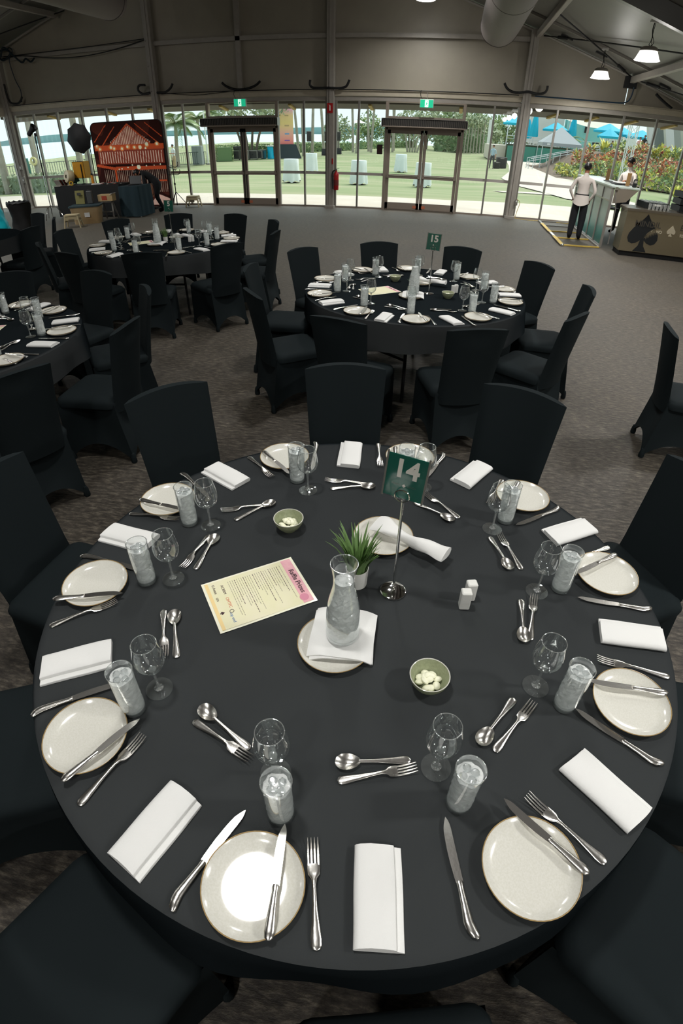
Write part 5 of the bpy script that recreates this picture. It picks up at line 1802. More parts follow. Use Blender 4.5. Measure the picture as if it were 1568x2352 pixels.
pr_('printed_timbers', [bar_(-1.1, 0.46, 1.12, 0.46, 0.13), bar_(-1.12, 0.02, -0.45, -0.10, 0.07), bar_(-0.5, -0.08, 1.12, -0.08, 0.09), bar_(-1.08, 0.62, -0.62, 1.05, 0.02), bar_(-0.85, 0.5, -0.35, 1.0, 0.02), bar_(0.3, 1.05, 1.0, 0.52, 0.02), bar_(0.62, 1.06, 1.1, 0.7, 0.02), bar_(-0.62, 0.5, 0.06, 1.04, 0.035), bar_(0.06, 1.04, 0.75, 0.5, 0.035), bar_(0.62, -0.42, 1.1, -0.42, 0.04), bar_(0.66, -0.95, 0.66, -0.42, 0.03), bar_(-0.52, -0.95, -0.52, -0.1, 0.05)], red1, -0.0235)
pr_('printed_floor', [[(0.45, -1.06), (0.78, -0.78), (1.12, -0.9), (1.12, -1.08)]], None)
pr_('printed_halo', [[(x + .07 * math.cos(q * PI / 6), y + .06 * math.sin(q * PI / 6)) for q in range(12)] for x, y in [(-1.0, .5), (-.93, .44), (-.56, .47), (-.46, .44), (-.2, .43), (0, .47), (.2, .45), (.38, .45), (.6, .5), (.92, .52), (.25, -.06)]], 'halo')
pr_('printed_bulbs', [[(x + r_ * math.cos(q * PI / 5), y + r_ * math.sin(q * PI / 5)) for q in range(10)] for x, y, r_ in [(-1.02, 0.52, .03), (-0.93, 0.44, .03), (-0.56, 0.47, .035), (-0.46, 0.44, .03), (-0.2, 0.43, .03), (-0.02, 0.47, .035), (0.2, 0.45, .03), (0.38, 0.45, .05), (0.6, 0.52, .05), (0.55, 0.42, .03), (0.92, 0.52, .035), (-0.4, -0.1, .02), (-0.3, -0.09, .02), (-0.1, -0.06, .02), (0.05, 0.0, .02), (0.25, -0.06, .06), (0.5, -0.03, .02), (0.75, -0.02, .02), (0.95, 0.0, .02)]], glow, -0.025)
# the print is woven into the cloth: one sheet of small facets, each in the colour printed there
def inside(p, x, y):
    c = False
    j = len(p) - 1
    for i in range(len(p)):
        if (p[i][1] > y) != (p[j][1] > y) and x < (p[j][0] - p[i][0]) * (y - p[i][1]) / (p[j][1] - p[i][1]) + p[i][0]:
            c = not c
        j = i
    return c
MS = [fabric_mat('barn_dark', S(50, 22, 20), .75), fabric_mat('barn_dark_brown', S(78, 36, 30), .75), red1, pale_b, dim_b, glow, fabric_mat('barn_floor', S(240, 190, 176), .75), fabric_mat('barn_halo', S(238, 140, 84), .75), red2]
FX, FY = 170, 165
_b = MB()
idx = {}
for j in range(FY):
    for i in range(FX):
        x, y = -bw / 2 + bw * (i + .5) / FX, -bh / 2 + bh * (j + .5) / FY
        if abs(x) > bw / 2 - .16 and abs(y) > bh / 2 - .16 and math.hypot(abs(x) - bw / 2 + .16, abs(y) - bh / 2 + .16) > .16:
            continue
        m = MS[1] if (math.sin(9 * x + 3 * y) + math.sin(4 * x - 7 * y)) > .3 else MS[0]
        for p, pm, x0, x1, y0, y1 in LAYERS:
            if x0 <= x <= x1 and y0 <= y <= y1 and inside(p, x, y):
                m = MS[7] if pm == 'halo' else (MS[6] if pm is None else pm)
        q = []
        for a, c in ((i, j), (i + 1, j), (i + 1, j + 1), (i, j + 1)):
            if (a, c) not in idx:
                idx[(a, c)] = len(_b.v)
                _b.v.append(tuple(MX @ Vector((-bw / 2 + bw * a / FX, -bh / 2 + bh * c / FY, -.02))))
            q.append(idx[(a, c)])
        _b.f.append(tuple(q)); _b.mi.append(MS.index(m))
bk = _b.build('fabric', MS, t, 0)
for s in (-1, 1):
    MB().box((s * 0.7, 0.02, 0.03), (0.09, 0.5, 0.06)).build('foot', MT['black_metal'], t, 0)

dark_teal = mat('dark_teal_cloth', S(30, 52, 60), 0.9, bump=(30, 0.2))
def draped(name, label, x0, x1, y0, y1, h, m, fold, parts=None):
    t = thing(name, label, 'table', ((x0 + x1) / 2, (y0 + y1) / 2, 0))
    w, d = x1 - x0, y1 - y0
    MB().box((0, 0, h - 0.015), (w - 0.02, d - 0.02, 0.03)).build('tabletop', MT['dark'], t, 0)
    for sx in (-1, 1):
        for sy in (-1, 1):
            MB().tube([(sx * (w / 2 - 0.08), sy * (d / 2 - 0.08), h - 0.03), (sx * (w / 2 - 0.06), sy * (d / 2 - 0.06), 0)], 0.014, 8).build('leg', MT['chrome'], t)
    c = MB()
    base = rrect(w, d, 0.02, 2)
    per = []
    for i in range(len(base)):
        a, b = Vector(base[i]), Vector(base[(i + 1) % len(base)])
        n_ = max(1, int((b - a).length / 0.035))
        per += [a.lerp(b, q / n_) for q in range(n_)]
    rings = []
    for z, k_ in ((h + 0.002, 0.0), (h - 0.02, 0.2), (h * 0.5, 0.7), (0.03, 1.0)):
        rg = []
        for i, p in enumerate(per):
            o = 1 + k_ * fold * (0.5 + 0.5 * math.sin(i * 0.9)) / max(w, d)
            rg.append((p.x * o, p.y * o, z))
        rings.append(rg)
    c.loft(rings, cap=False)
    c.f.append(tuple(range(len(per)))); c.mi.append(0)
    tag(c.build('table_drape', m, None, 50, ((x0 + x1) / 2, (y0 + y1) / 2, 0)), ('black cloth over the long booth table' if fold < 0.05 else 'dark teal pleated cloth on the side table of the photo booth'), 'cloth')
    return t
draped('trestle_table', 'long booth table under black cloth left of the bending person', -10.35, -8.35, 12.95, 13.6, 0.80, MT['black'], 0.03)
draped('side_table', 'small booth table under dark teal cloth beside the bending person', -8.27, -7.70, 12.75, 13.45, 0.76, dark_teal, 0.06)

t = thing('photo_umbrella', 'black octagonal photo umbrella in front of the backdrop', 'umbrella', (-9.66, 13.92, 0))
M = Matrix.Rotation(math.radians(90), 4, 'X') @ Matrix.Rotation(math.radians(8), 4, 'Z')
b = MB()
rings = []
for r, z in ((0.0, 0.12), (0.16, 0.105), (0.29, 0.055), (0.385, 0.0)):
    rg = []
    for q in range(16):
        a = 2 * PI * q / 16
        k_ = 1.0 if q % 2 == 0 else 0.895
        rg.append(M @ Vector((r * k_ * math.cos(a), r * k_ * math.sin(a), z)))
    rings.append([p + Vector((0, -0.4, 1.92)) for p in rg])
b.loft(rings, cap=False)
b.build('canopy', MT['black'], t, 25)
for q in range(8):
    a = 2 * PI * q / 8
    MB().tube([Vector((0, -0.4, 1.92)) + M @ Vector((0, 0, 0.11)), Vector((0, -0.4, 1.92)) + M @ Vector((0.385 * math.cos(a), 0.385 * math.sin(a), -0.005))], 0.004, 5).build('rib', MT['black_metal'], t)
MB().tube([(0, -0.45, 1.92), (0, 0.0, 1.88), (0, 0.03, 1.6), (0, 0.03, 0.04)], 0.013, 8).build('stand_pole', MT['black_metal'], t)
for q in range(3):
    a = 2.1 * q + 0.4
    MB().tube([(0, 0.03, 0.5), (0.24 * math.cos(a), 0.03 + 0.24 * math.sin(a), 0.01)], 0.009, 6).build('leg', MT['black_metal'], t)

t = thing('studio_light', 'black studio flash head on a tall stand in the corner', 'lamp', (-10.42, 12.72, 0))
MB().tube([(0, 0, 0.0), (0, 0, 2.0)], 0.013, 8).build('pole', MT['chrome'], t)
MB().tube([(0, 0, 1.1), (0, 0, 2.05)], 0.017, 8).build('upper_pole', MT['black_metal'], t)
M2 = Matrix.Rotation(math.radians(50), 4, 'Y')
MB().lathe([(0, -0.14), (0.055, -0.14), (0.06, 0.0), (0.075, 0.05), (0.10, 0.14), (0.095, 0.14), (0.05, 0.03), (0, 0.03)], 18, (-0.07, 0, 2.17), M=M2).build('flash_head', MT['black'], t)
MB().box((0.02, 0, 2.07), (0.06, 0.04, 0.08), ch=0.01).build('tilt_bracket', MT['black_metal'], t, 0)
for q in range(3):
    a = 2.1 * q + 2.6
    MB().tube([(0, 0, 0.35), (0.16 * math.cos(a), 0.16 * math.sin(a), 0.3), (0.3 * math.cos(a), 0.3 * math.sin(a), 0.01)], 0.011, 6).build('leg', MT['chrome'], t)

yel = mat('yellow_gel_panel', S(206, 150, 34), 0.5, var=(5, S(180, 124, 28), 0.25))
t = thing('yellow_light_box', 'yellow square light box on a short stand on the booth table', 'light box', (-9.72, 13.35, 0.802))
b = MB().box((-0.02, 0, 0.36), (0.34, 0.02, 0.42), ch=0.006)
b.build('front_panel', yel, t, 0)
MB().box((0.21, 0.05, 0.36), (0.16, 0.02, 0.42), rz=0.5, ch=0.006).build('side_panel', mat('yellow_gel_side', S(178, 140, 60), 0.5), t, 0)
MB().tube([(0.08, -0.03, 0.02), (0.08, -0.03, 0.5)], 0.012, 8).build('post', MT['black_metal'], t)
MB().lathe([(0, 0), (0.07, 0), (0.07, 0.015), (0.01, 0.03), (0, 0.03)], 16, (0.08, -0.03, 0)).build('base', MT['black'], t)
for z in (0.155, 0.565):
    MB().box((-0.02, -0.012, z), (0.34, 0.006, 0.012)).build('edge_strip', MT['dark'], t, 0)
t = thing('desk_fan', 'round cream desk fan on the booth table', 'fan', (-9.98, 13.2, 0.802), -0.5)
M3 = Matrix.Rotation(math.radians(80), 4, 'X')
MB().lathe([(0.05, 0.09), (0.15, 0.085), (0.165, 0.04), (0.165, -0.06), (0.15, -0.085), (0.145, -0.085), (0.16, -0.055), (0.16, 0.04), (0.145, 0.08), (0.05, 0.085)], 28, (0, 0, 0.21), M=M3).build('drum', mat('fan_cream', S(196, 184, 150), 0.4), t)
MB().lathe([(0, 0.06), (0.04, 0.055), (0.045, 0.02), (0, 0.02)], 16, (0, 0, 0.21), M=M3).build('hub', MT['white'], t)
for q in range(5):
    a = 2 * PI * q / 5
    c = MB()
    c.prism([(0.03, -0.02), (0.14, -0.055), (0.145, 0.03), (0.03, 0.02)], 0.02, 0.026, M=Matrix.Translation((0, 0, 0.21)) @ M3 @ Matrix.Rotation(a, 4, 'Z') @ Matrix.Rotation(0.35, 4, 'X'))
    c.build('blade', mat('fan_blade', S(150, 140, 110), 0.4), t, 0)
g = MB()
for r in (0.06, 0.1, 0.14):
    g.tube([Vector((0, 0, 0.21)) + M3 @ Vector((r * math.cos(2 * PI * q / 24), r * math.sin(2 * PI * q / 24), 0.088)) for q in range(24)], 0.002, 4, closed=True)
g.build('guard', MT['white'], t)['kind'] = 'stuff'
MB().lathe([(0, 0), (0.09, 0), (0.09, 0.015), (0.03, 0.03), (0.025, 0.05), (0, 0.05)], 20).build('foot', mat('fan_foot', S(196, 184, 150), 0.4), t)
t = thing('orange_flask', 'orange drink flask with black cap on the booth table', 'bottle', (-9.27, 13.2, 0.802))
MB().lathe([(0, 0), (0.036, 0), (0.036, 0.19), (0.022, 0.22), (0.022, 0.235), (0, 0.235)], 18).build('body', mat('flask_orange', S(206, 134, 30), 0.4), t)
MB().lathe([(0.026, 0.23), (0.026, 0.27), (0, 0.275)], 14).build('cap', MT['dark'], t)
t = thing('tape_roll', 'roll of yellow tape beside the fan on the booth table', 'tape', (-9.85, 13.05, 0.802), 0.4)
MB().lathe([(0.035, -0.02), (0.055, -0.02), (0.055, 0.02), (0.035, 0.02), (0.035, -0.02)], 20, (0, 0, 0.056), M=Matrix.Rotation(PI / 2, 4, 'X')).build('roll', mat('tape_yellow', S(222, 176, 40), 0.4), t)
t = thing('laptop', 'dark laptop standing open on the small booth table', 'laptop', (-7.98, 13.12, 0.768), 0.2)
MB().box((0, 0, 0.01), (0.3, 0.2, 0.018), ch=0.004).build('keyboard', MT['dark'], t, 0)
MB().box((0, 0.1, 0.11), (0.3, 0.012, 0.2), rx=-0.25).build('screen', mat('grey_screen', S(74, 76, 78), 0.4), t, 0)
rnd = random.Random(12)
prop_m = [mat('prop_%s' % n, c, 0.5) for n, c in (('silver', S(170, 168, 162)), ('red', S(166, 52, 44)), ('dark', S(40, 34, 34)), ('pale', S(206, 190, 176)), ('teal', S(20, 84, 82)))]
pn = ['silver', 'red', 'dark', 'pale', 'teal']
for i in range(16):
    q = i % 5
    t = thing('prop_glasses', '%s novelty photo prop in the heap on the booth table' % pn[q], 'prop', (-8.95 + 0.075 * (i % 8) + 0.02 * rnd.random(), 13.0 + 0.12 * (i // 8) + 0.03 * rnd.random(), 0.803), rnd.random() * 3, '%s photo props heaped on the booth table' % pn[q])
    for s in (-1, 1):
        MB().tube([(s * 0.028 + 0.022 * math.cos(2 * PI * k_ / 10), 0.022 * math.sin(2 * PI * k_ / 10), 0.008 + 0.012 * (i % 3)) for k_ in range(10)], 0.006, 5, closed=True).build('lens_frame', prop_m[q], t)
tag(MB().box((-9.1, 13.15, 0.815), (0.3, 0.2, 0.02), rz=0.3).build('paper_pile', MT['napkin'], None, 0), 'white papers beside the orange flask on the booth table', 'paper')
t = thing('card_rack', 'grey rack of cards on the booth table near the studio light', 'rack', (-10.2, 13.1, 0.802), 1.4)
for i in range(7):
    MB().box((-0.12 + 0.04 * i, 0, 0.08), (0.012, 0.2, 0.16), ry=-0.5).build('card', [MT['alu'], red2, MT['dark']][i % 3], t, 0)
MB().box((0, 0, 0.006), (0.32, 0.22, 0.012)).build('tray', MT['alu'], t, 0)
t = thing('teal_folder', 'teal folder propped on the booth table beside the fan', 'folder', (-10.05, 13.45, 0.835), 0.3)
MB().box((0, 0, 0.1), (0.24, 0.01, 0.2), ry=0.3).build('cover', prop_m[4], t, 0)
MB().box((0.05, 0.03, 0.09), (0.2, 0.01, 0.17), ry=-0.3).build('back_cover', prop_m[4], t, 0)
tag(MB().box((-9.62, 12.905, 0.55), (0.2, 0.012, 0.16)).build('cloth_notice', mat('notice', S(58, 58, 56), 0.6), None, 0), 'small notice pinned to the black cloth of the booth table', 'notice')

tubm = mat('clear_storage_tub', S(196, 176, 140), 0.35, var=(2.5, S(160, 128, 84), 0.3))
t = thing('storage_tub', 'large milky plastic storage tub before the booth table', 'tub', (-8.80, 11.98, 0), 0.35)
rings = [[(x, y, z) for x, y in rrect(w_, d_, 0.06, 4)] for z, w_, d_ in ((0.0, 0.62, 0.42), (0.36, 0.72, 0.50), (0.40, 0.73, 0.51))]
MB().loft(rings).build('body', tubm, t)
MB().prism(rrect(0.77, 0.55, 0.06, 4), 0.40, 0.43).build('lid', mat('tub_lid', S(40, 62, 70), 0.5), t, 20)
MB().box((0.05, -0.245, 0.22), (0.13, 0.01, 0.1)).build('tub_label', MT['white'], t, 0)
t = thing('green_folder', 'olive folder leaning on the storage tub lid', 'folder', (-9.02, 12.12, 0.432), 0.2)
MB().box((0, 0, 0.16), (0.24, 0.03, 0.32), rx=-0.2, ch=0.005).build('cover', mat('olive', S(116, 112, 58), 0.6), t, 0)
MB().box((0, -0.035, 0.24), (0.1, 0.005, 0.06), rx=-0.2).build('dark_emblem', MT['dark'], t, 0)
t = thing('grey_case', 'grey upright case beside the olive folder on the tub', 'case', (-8.78, 12.2, 0.432), 0.2)
MB().box((0, 0, 0.15), (0.14, 0.1, 0.3), ch=0.012).build('body', mat('case_grey', S(72, 74, 74), 0.5), t, 20)
MB().tube([(-0.04, 0, 0.3), (-0.03, 0, 0.33), (0.03, 0, 0.33), (0.04, 0, 0.3)], 0.008, 6).build('handle', MT['dark'], t)

stoolm = mat('cream_plastic', S(190, 176, 140), 0.5)
def make_stool():
    t = thing('step_stool', '', 'stool')
    MB().prism(rrect(0.34, 0.26, 0.04, 4), 0.27, 0.30).build('top', stoolm, t, 20)
    for s in (-1, 1):
        b = MB()
        for q in (-1, 1):
            b.add([(s * 0.14, q * 0.11 - 0.02, 0.27), (s * 0.14, q * 0.11 + 0.02, 0.27), (s * 0.165, q * 0.11 + 0.02, 0.27), (s * 0.165, q * 0.11 - 0.02, 0.27), (s * 0.18, q * 0.14 - 0.025, 0), (s * 0.18, q * 0.14 + 0.025, 0), (s * 0.205, q * 0.14 + 0.025, 0), (s * 0.205, q * 0.14 - 0.025, 0)], [(0, 1, 2, 3), (7, 6, 5, 4), (0, 4, 5, 1), (1, 5, 6, 2), (2, 6, 7, 3), (3, 7, 4, 0)])
        b.box((s * 0.17, 0, 0.15), (0.02, 0.22, 0.03))
        b.box((s * 0.16, 0, 0.24), (0.02, 0.22, 0.05))
        b.build('leg_frame', stoolm, t, 0)
    for q in (-1, 1):
        MB().box((0, q * 0.125, 0.22), (0.3, 0.015, 0.08)).build('side_rail', stoolm, t, 0)
    MB().box((0.0, -0.132, 0.17), (0.14, 0.01, 0.06)).build('fold_panel', mat('stool_grey', S(112, 104, 86), 0.5), t, 0)
    return t
stools = Stock(make_stool())
stools.put((-8.78, 11.3, 0), 0.35, 'cream plastic step stool on the carpet in front of the storage tub')
stools.put((-7.2, 14.95, 0), 0.1, 'cream plastic step stool against the glass beside the tripod')
t = thing('grey_step_ladder', 'folding grey step stool beside the storage tub', 'step ladder', (-8.5, 12.52, 0), 0.1)
for s in (-1, 1):
    MB().beam((s * 0.17, -0.14, 0), (s * 0.13, -0.02, 0.42), 0.035, 0.03).build('leg', MT['mullion'], t, 0)
    MB().beam((s * 0.17, 0.16, 0), (s * 0.13, 0.02, 0.42), 0.035, 0.03).build('leg', MT['mullion'], t, 0)
MB().box((0, 0, 0.435), (0.3, 0.2, 0.03), ch=0.006).build('step', MT['mullion'], t, 0)
MB().box((0, -0.1, 0.2), (0.3, 0.1, 0.02)).build('step', MT['mullion'], t, 0)
t = thing('printed_carton', 'cream and red printed carton on the grey step stool', 'box', (-8.5, 12.52, 0.451), 0.1)
MB().box((0, 0, 0.08), (0.40, 0.22, 0.16), ch=0.004).build('carton', mat('carton_cream', S(186, 160, 116), 0.6), t, 0)
MB().box((-0.02, -0.112, 0.08), (0.14, 0.004, 0.1)).build('red_print', mat('carton_red', S(168, 66, 44), 0.6), t, 0)
MB().box((0.17, 0.0, 0.165), (0.08, 0.24, 0.012), ry=-0.5).build('flap', MT['white'], t, 0)

t = thing('tripod_stand', 'black tripod stand with side arms beside the backdrop', 'stand', (-7.68, 14.85, 0))
MB().tube([(0, 0, 0.05), (0, 0, 1.25)], 0.014, 8).build('pole', MT['black_metal'], t)
for q in range(3):
    a = 2.09 * q + 0.5
    MB().tube([(0, 0, 0.42), (0.33 * math.cos(a), 0.33 * math.sin(a), 0.01)], 0.011, 6).build('leg', MT['black_metal'], t)
for z, w_ in ((1.12, 0.16), (0.92, 0.2)):
    for s in (-1, 1):
        MB().tube(smooth_path([(0, 0, z - 0.04), (s * w_ * 0.6, 0, z - 0.05), (s * w_, 0, z + 0.0), (s * w_, 0, z + 0.09)], 3), 0.01, 6).build('side_arm', MT['black_metal'], t)
MB().lathe([(0, 0), (0.025, 0), (0.025, 0.06), (0, 0.06)], 10, (0, 0, 0.6)).build('clamp', MT['dark'], t)

# black sacks and a teal bag in the corner
def sack(name, label, cat, loc, rz, w, d, h, m, seed, flare=0.12):
    rnd = random.Random(seed)
    b = MB()
    rings = []
    for i in range(9):
        u = i / 8
        k_ = 1 - 0.1 * math.sin(PI * u) + flare * u ** 3
        rg = []
        for q in range(20):
            a = 2 * PI * q / 20
            n_ = 1 + 0.07 * math.sin(3 * a + seed + 4 * u) + 0.05 * rnd.uniform(-1, 1)
            c_, s_ = math.cos(a), math.sin(a)
            e = (abs(c_) ** 4 + abs(s_) ** 4) ** -0.25
            rg.append((w / 2 * c_ * e * k_ * n_, d / 2 * s_ * e * k_ * n_, h * u + (0.03 * math.sin(2 * a + seed) * u)))
        rings.append(rg)
    b.loft(rings)
    t = thing(name, label, cat, loc, rz)
    b.build('body', m, t, 70)
    return t
t = sack('rubbish_bin', 'tall black bin with an open liner beside the corner post', 'bin', (-10.15, 11.15, 0), 0.2, 0.46, 0.42, 0.62, MT['black'], 3)
MB().tube([(0.26 * math.cos(2 * PI * q / 24), 0.24 * math.sin(2 * PI * q / 24), 0.63 + 0.02 * math.sin(3 * q)) for q in range(24)], 0.025, 6, closed=True).build('liner_rim', MT['rubber'], t)
t = sack('equipment_bag', 'bright teal bag bulging beside the black bin', 'bag', (-11.15, 11.3, 0), 0.1, 0.7, 0.5, 0.55, mat('teal_nylon', S(0, 176, 190), 0.4, bump=(10, 0.4)), 8, -0.5)
MB().tube(smooth_path([(-0.12, 0, 0.53), (-0.06, 0, 0.66), (0.06, 0, 0.66), (0.12, 0, 0.53)], 4), 0.014, 6).build('handle', mat('teal_strap', S(0, 140, 152), 0.5), t)

# the person bending over at the booth
J = {'pelvis': (0.0, 0.0, .72, (.13, .12)), 'belly': (-.08, 0, .83, (.12, .11)), 'chest': (-.24, 0, .97, (.14, .115)), 'neckb': (-.36, 0, 1.02, (.07, .06)), 'neck': (-.42, 0, 1.01, .05), 'jaw': (-.48, 0, .965, (.065, .065)), 'head': (-.53, 0, .985, (.085, .085)), 'crown': (-.58, 0, 1.01, (.055, .055))}
B = [('pelvis', 'belly', 1), ('belly', 'chest', 1), ('chest', 'neckb', 1), ('neckb', 'neck', 0), ('neck', 'jaw', 0), ('jaw', 'head', 0), ('head', 'crown', 0)]
for s, n in ((-1, 'l'), (1, 'r')):
    J['hip' + n] = (0.02, s * .09, .69, .095); J['knee' + n] = (-.06 - .05 * s, s * .11, .40, .065); J['ankle' + n] = (.10 - .05 * s, s * .11, .08, .042); J['toe' + n] = (-.05 - .05 * s, s * .12, .03, (.04, .03))
    B += [('pelvis', 'hip' + n, 2), ('hip' + n, 'knee' + n, 2), ('knee' + n, 'ankle' + n, 2), ('ankle' + n, 'toe' + n, 3)]
    J['sh' + n] = (-.30, s * .17, .98, .055); J['el' + n] = (-.26, s * .20, .72, .042); J['wr' + n] = (-.20, s * .16, .52, .029)
    B += [('chest', 'sh' + n, 1), ('sh' + n, 'el' + n, 1), ('el' + n, 'wr' + n, 0)]
    hand(J, B, n, 'wr' + n, (-.1, 0, -1), (0, s, .1))
figure('person', 'person dressed in black bending over beside the photo booth table', J, B, [MT['skin'], mat('black_tee', S(20, 22, 26), 0.85), trous, shoe], (-7.72, 13.85, 0), math.radians(8), ((-.53, 0, .98), (-.75, 0, -.66), (-.66, 0, .75), .10), 'short', 1)
# ------------------------------------------------------------------ outdoors
def sm(a, b, x):
    t = min(1, max(0, (x - a) / (b - a)))
    return t * t * (3 - 2 * t)
def zg(x, y):
    return -.5 * sm(18.5, 30, y) * (1 - .55 * sm(0, 6, x))
grass_m = mat('lawn_grass', S(130, 144, 104), 1.0, spec=0.1, var=(0.22, S(160, 160, 130), 0.18), bump=(30, 0.5), stretch=(0.6, 2.2, 1))
path_m = mat('concrete_path', S(204, 196, 184), 0.9, var=(1.3, S(196, 184, 170), 0.25))
b = MB()
ysr = [15.56, 17, 18.45] + [18.5 + i for i in range(1, 14)] + [36, 42, 50, 60, 75, 95, 125, 160]
xsr = [-60, -45, -34, -26, -20, -16] + [-13 + i * 1.5 for i in range(15)] + [12, 16, 22, 30, 45, 70]
P_ = [(x, y, zg(x, y) - 0.02) for y in ysr for x in xsr]
n = len(xsr)
b.add(P_, [(j * n + i, j * n + i + 1, (j + 1) * n + i + 1, (j + 1) * n + i) for j in range(len(ysr) - 1) for i in range(n - 1)])
lw = struct('lawn', b, grass_m)
b = MB()
def strip(pts):
    """Ribbon of path laid on the ground: list of (x0, y0, x1, y1) cross lines."""
    vs = []
    for x0, y0, x1, y1 in pts:
        for q in range(5):
            u = q / 4
            x, y = x0 + (x1 - x0) * u, y0 + (y1 - y0) * u
            vs.append((x, y, zg(x, y) + 0.012))
    b.add(vs, [(j * 5 + q, j * 5 + q + 1, (j + 1) * 5 + q + 1, (j + 1) * 5 + q) for j in range(len(pts) - 1) for q in range(4)])
strip([(-45, 15.5, -45, 22), (-20, 15.5, -20, 20.0), (-13, 15.5, -13, 19.0), (-6, 15.5, -6, 18.5), (0, 15.5, 0, 18.8), (3.2, 15.5, 3.2, 19.8), (8, 15.5, 8, 20.5), (20, 15.5, 20, 21)])
pth = struct('path', b, path_m)
b = MB()
strip([(5.0, 24.5, 8.5, 22.0), (4.6, 28.5, 8.4, 27.5), (3.6, 33, 8.2, 34), (3.3, 38.6, 8.4, 40), (4.4, 46, 9.0, 48), (5.2, 56, 12, 56), (5.8, 66, 14, 66), (6.2, 90, 16, 90)])
strip([(2.2, 29.2, 2.6, 28.2), (4.6, 28.2, 5.0, 26.8)])
struct('path_to_pool', b, path_m)
water = mat('sea_water', S(178, 212, 210), 0.6, var=(0.05, S(198, 224, 222), 0.3), bump=(0.8, 0.2))
struct('sea', MB().add([(-900, 36, -1.2), (-22, 36, -1.2), (-14, 190, -1.2), (200, 1500, -1.2), (-900, 1500, -1.2)], [(0, 1, 2, 3, 4)]), water)
far_green = mat('far_shore_trees', S(128, 158, 156), 1.0)
rnd = random.Random(21)
b = MB()
top = []
N_ = 70
xs = [-1500 + i * 34 for i in range(N_ + 1)]
vs = [(x, 1100, -2) for x in xs] + [(x, 1100, 9 + 3 * math.sin(i * 0.35) + 1.5 * rnd.random()) for i, x in enumerate(xs)] + [(x, 1190, -2) for x in xs]
b.add(vs, [(i, i + 1, N_ + 2 + i, N_ + 1 + i) for i in range(N_)] + [(N_ + 1 + i, N_ + 2 + i, 2 * N_ + 3 + i, 2 * N_ + 2 + i) for i in range(N_)])
struct('hills', b, far_green)

# foliage helpers -------------------------------------------------------
def leaf_cloud(b, pts, size, rnd, nmi=1, flat=0.0):
    for p in pts:
        a, c = rnd.random() * 2 * PI, rnd.uniform(-1.2, 1.2)
        d = Vector((math.cos(a) * math.cos(c), math.sin(a) * math.cos(c), math.sin(c)))
        u = Vector((rnd.uniform(-1, 1), rnd.uniform(-1, 1), rnd.uniform(-1, 1))).cross(d).normalized()
        s = size * rnd.uniform(.6, 1.4)
        w = s * 0.42
        p = Vector(p)
        b.add([p - d * s / 2, p + u * w / 2, p + d * s / 2, p - u * w / 2], [(0, 1, 2, 3)], rnd.randrange(nmi))
greens = [mat('leaf_mid', S(136, 156, 106), 0.8), mat('leaf_dark', S(106, 130, 90), 0.8), mat('leaf_light', S(174, 186, 130), 0.8)]
olive = [mat('olive_mid', S(160, 170, 134), 0.8), mat('olive_dark', S(126, 140, 112), 0.8), mat('olive_light', S(196, 200, 170), 0.8)]
barkm = mat('pale_bark', S(176, 170, 156), 0.9, var=(3, S(140, 132, 118), 0.3))
barkd = mat('dark_bark', S(104, 92, 80), 0.9)
def ell_pts(rnd, n, c, r, shell=0.55):
    out = []
    for _ in range(n):
        z = rnd.uniform(-1, 1); a = rnd.random() * 2 * PI; k_ = math.sqrt(1 - z * z)
        q = shell + (1 - shell) * rnd.random()
        out.append((c[0] + r[0] * q * k_ * math.cos(a), c[1] + r[1] * q * k_ * math.sin(a), c[2] + r[2] * q * z))
    return out
def hedge(x0, y0, x1, y1, h, w, label, seed, n=900, group=None, ms=None, size=0.22):
    rnd = random.Random(seed)
    t = thing('hedge', label, 'hedge', (0, 0, 0), 0, group)
    a, c = Vector((x0, y0, 0)), Vector((x1, y1, 0))
    d = (c - a); L = d.length; d.normalize(); nn = Vector((-d.y, d.x, 0))
    b = MB()
    zz0, zz1 = zg(x0, y0), zg(x1, y1)
    core = MB().beam(a + Vector((0, 0, zz0 + h * .46)), c + Vector((0, 0, zz1 + h * .46)), w * .86, h * .9)
    pts = []
    for _ in range(n):
        u = rnd.random(); s = rnd.choice((0, 0, 1, 2))
        p = a + d * (u * L); g = zz0 + (zz1 - zz0) * u
        if s == 0: q = p + nn * (-w / 2) + Vector((0, 0, g + h * rnd.random()))
        elif s == 1: q = p + nn * (w * (rnd.random() - .5)) + Vector((0, 0, g + h * (0.97 + 0.06 * rnd.random())))
        else: q = p + nn * (w / 2) + Vector((0, 0, g + h * rnd.random()))
        pts.append(q)
    leaf_cloud(b, pts, size, rnd, 3)
    b.build('foliage', ms or greens, t, 0)['kind'] = 'stuff'
    core.build('inner_mass', (ms or greens)[1], t, 0)
    return t
def tree(name, label, x, y, trunk_h, crown, n, ms, seed, bark=None, lean=0, trunks=1, size=0.5, r=0.2, group=None):
    rnd = random.Random(seed)
    g = zg(x, y)
    t = thing(name, label, 'tree', (x, y, g), 0, group)
    for i in range(trunks):
        dx = (i - (trunks - 1) / 2) * 0.9
        path = smooth_path([(dx * 0.4, 0, 0), (dx * 0.7 + lean * .3, rnd.uniform(-.2, .2), trunk_h * .5), (dx * 1.2 + lean, 0, trunk_h * 1.15)], 4)
        MB().tube(path, [r * (1 - .5 * q / (len(path) - 1)) for q in range(len(path))], 7).build('trunk', bark or barkd, t)
    b = MB()
    for c, rr in crown:
        leaf_cloud(b, ell_pts(rnd, n, (c[0] + lean, c[1], c[2]), rr), size, rnd, 3)
    b.build('crown', ms, t, 0)['kind'] = 'stuff'
    return t
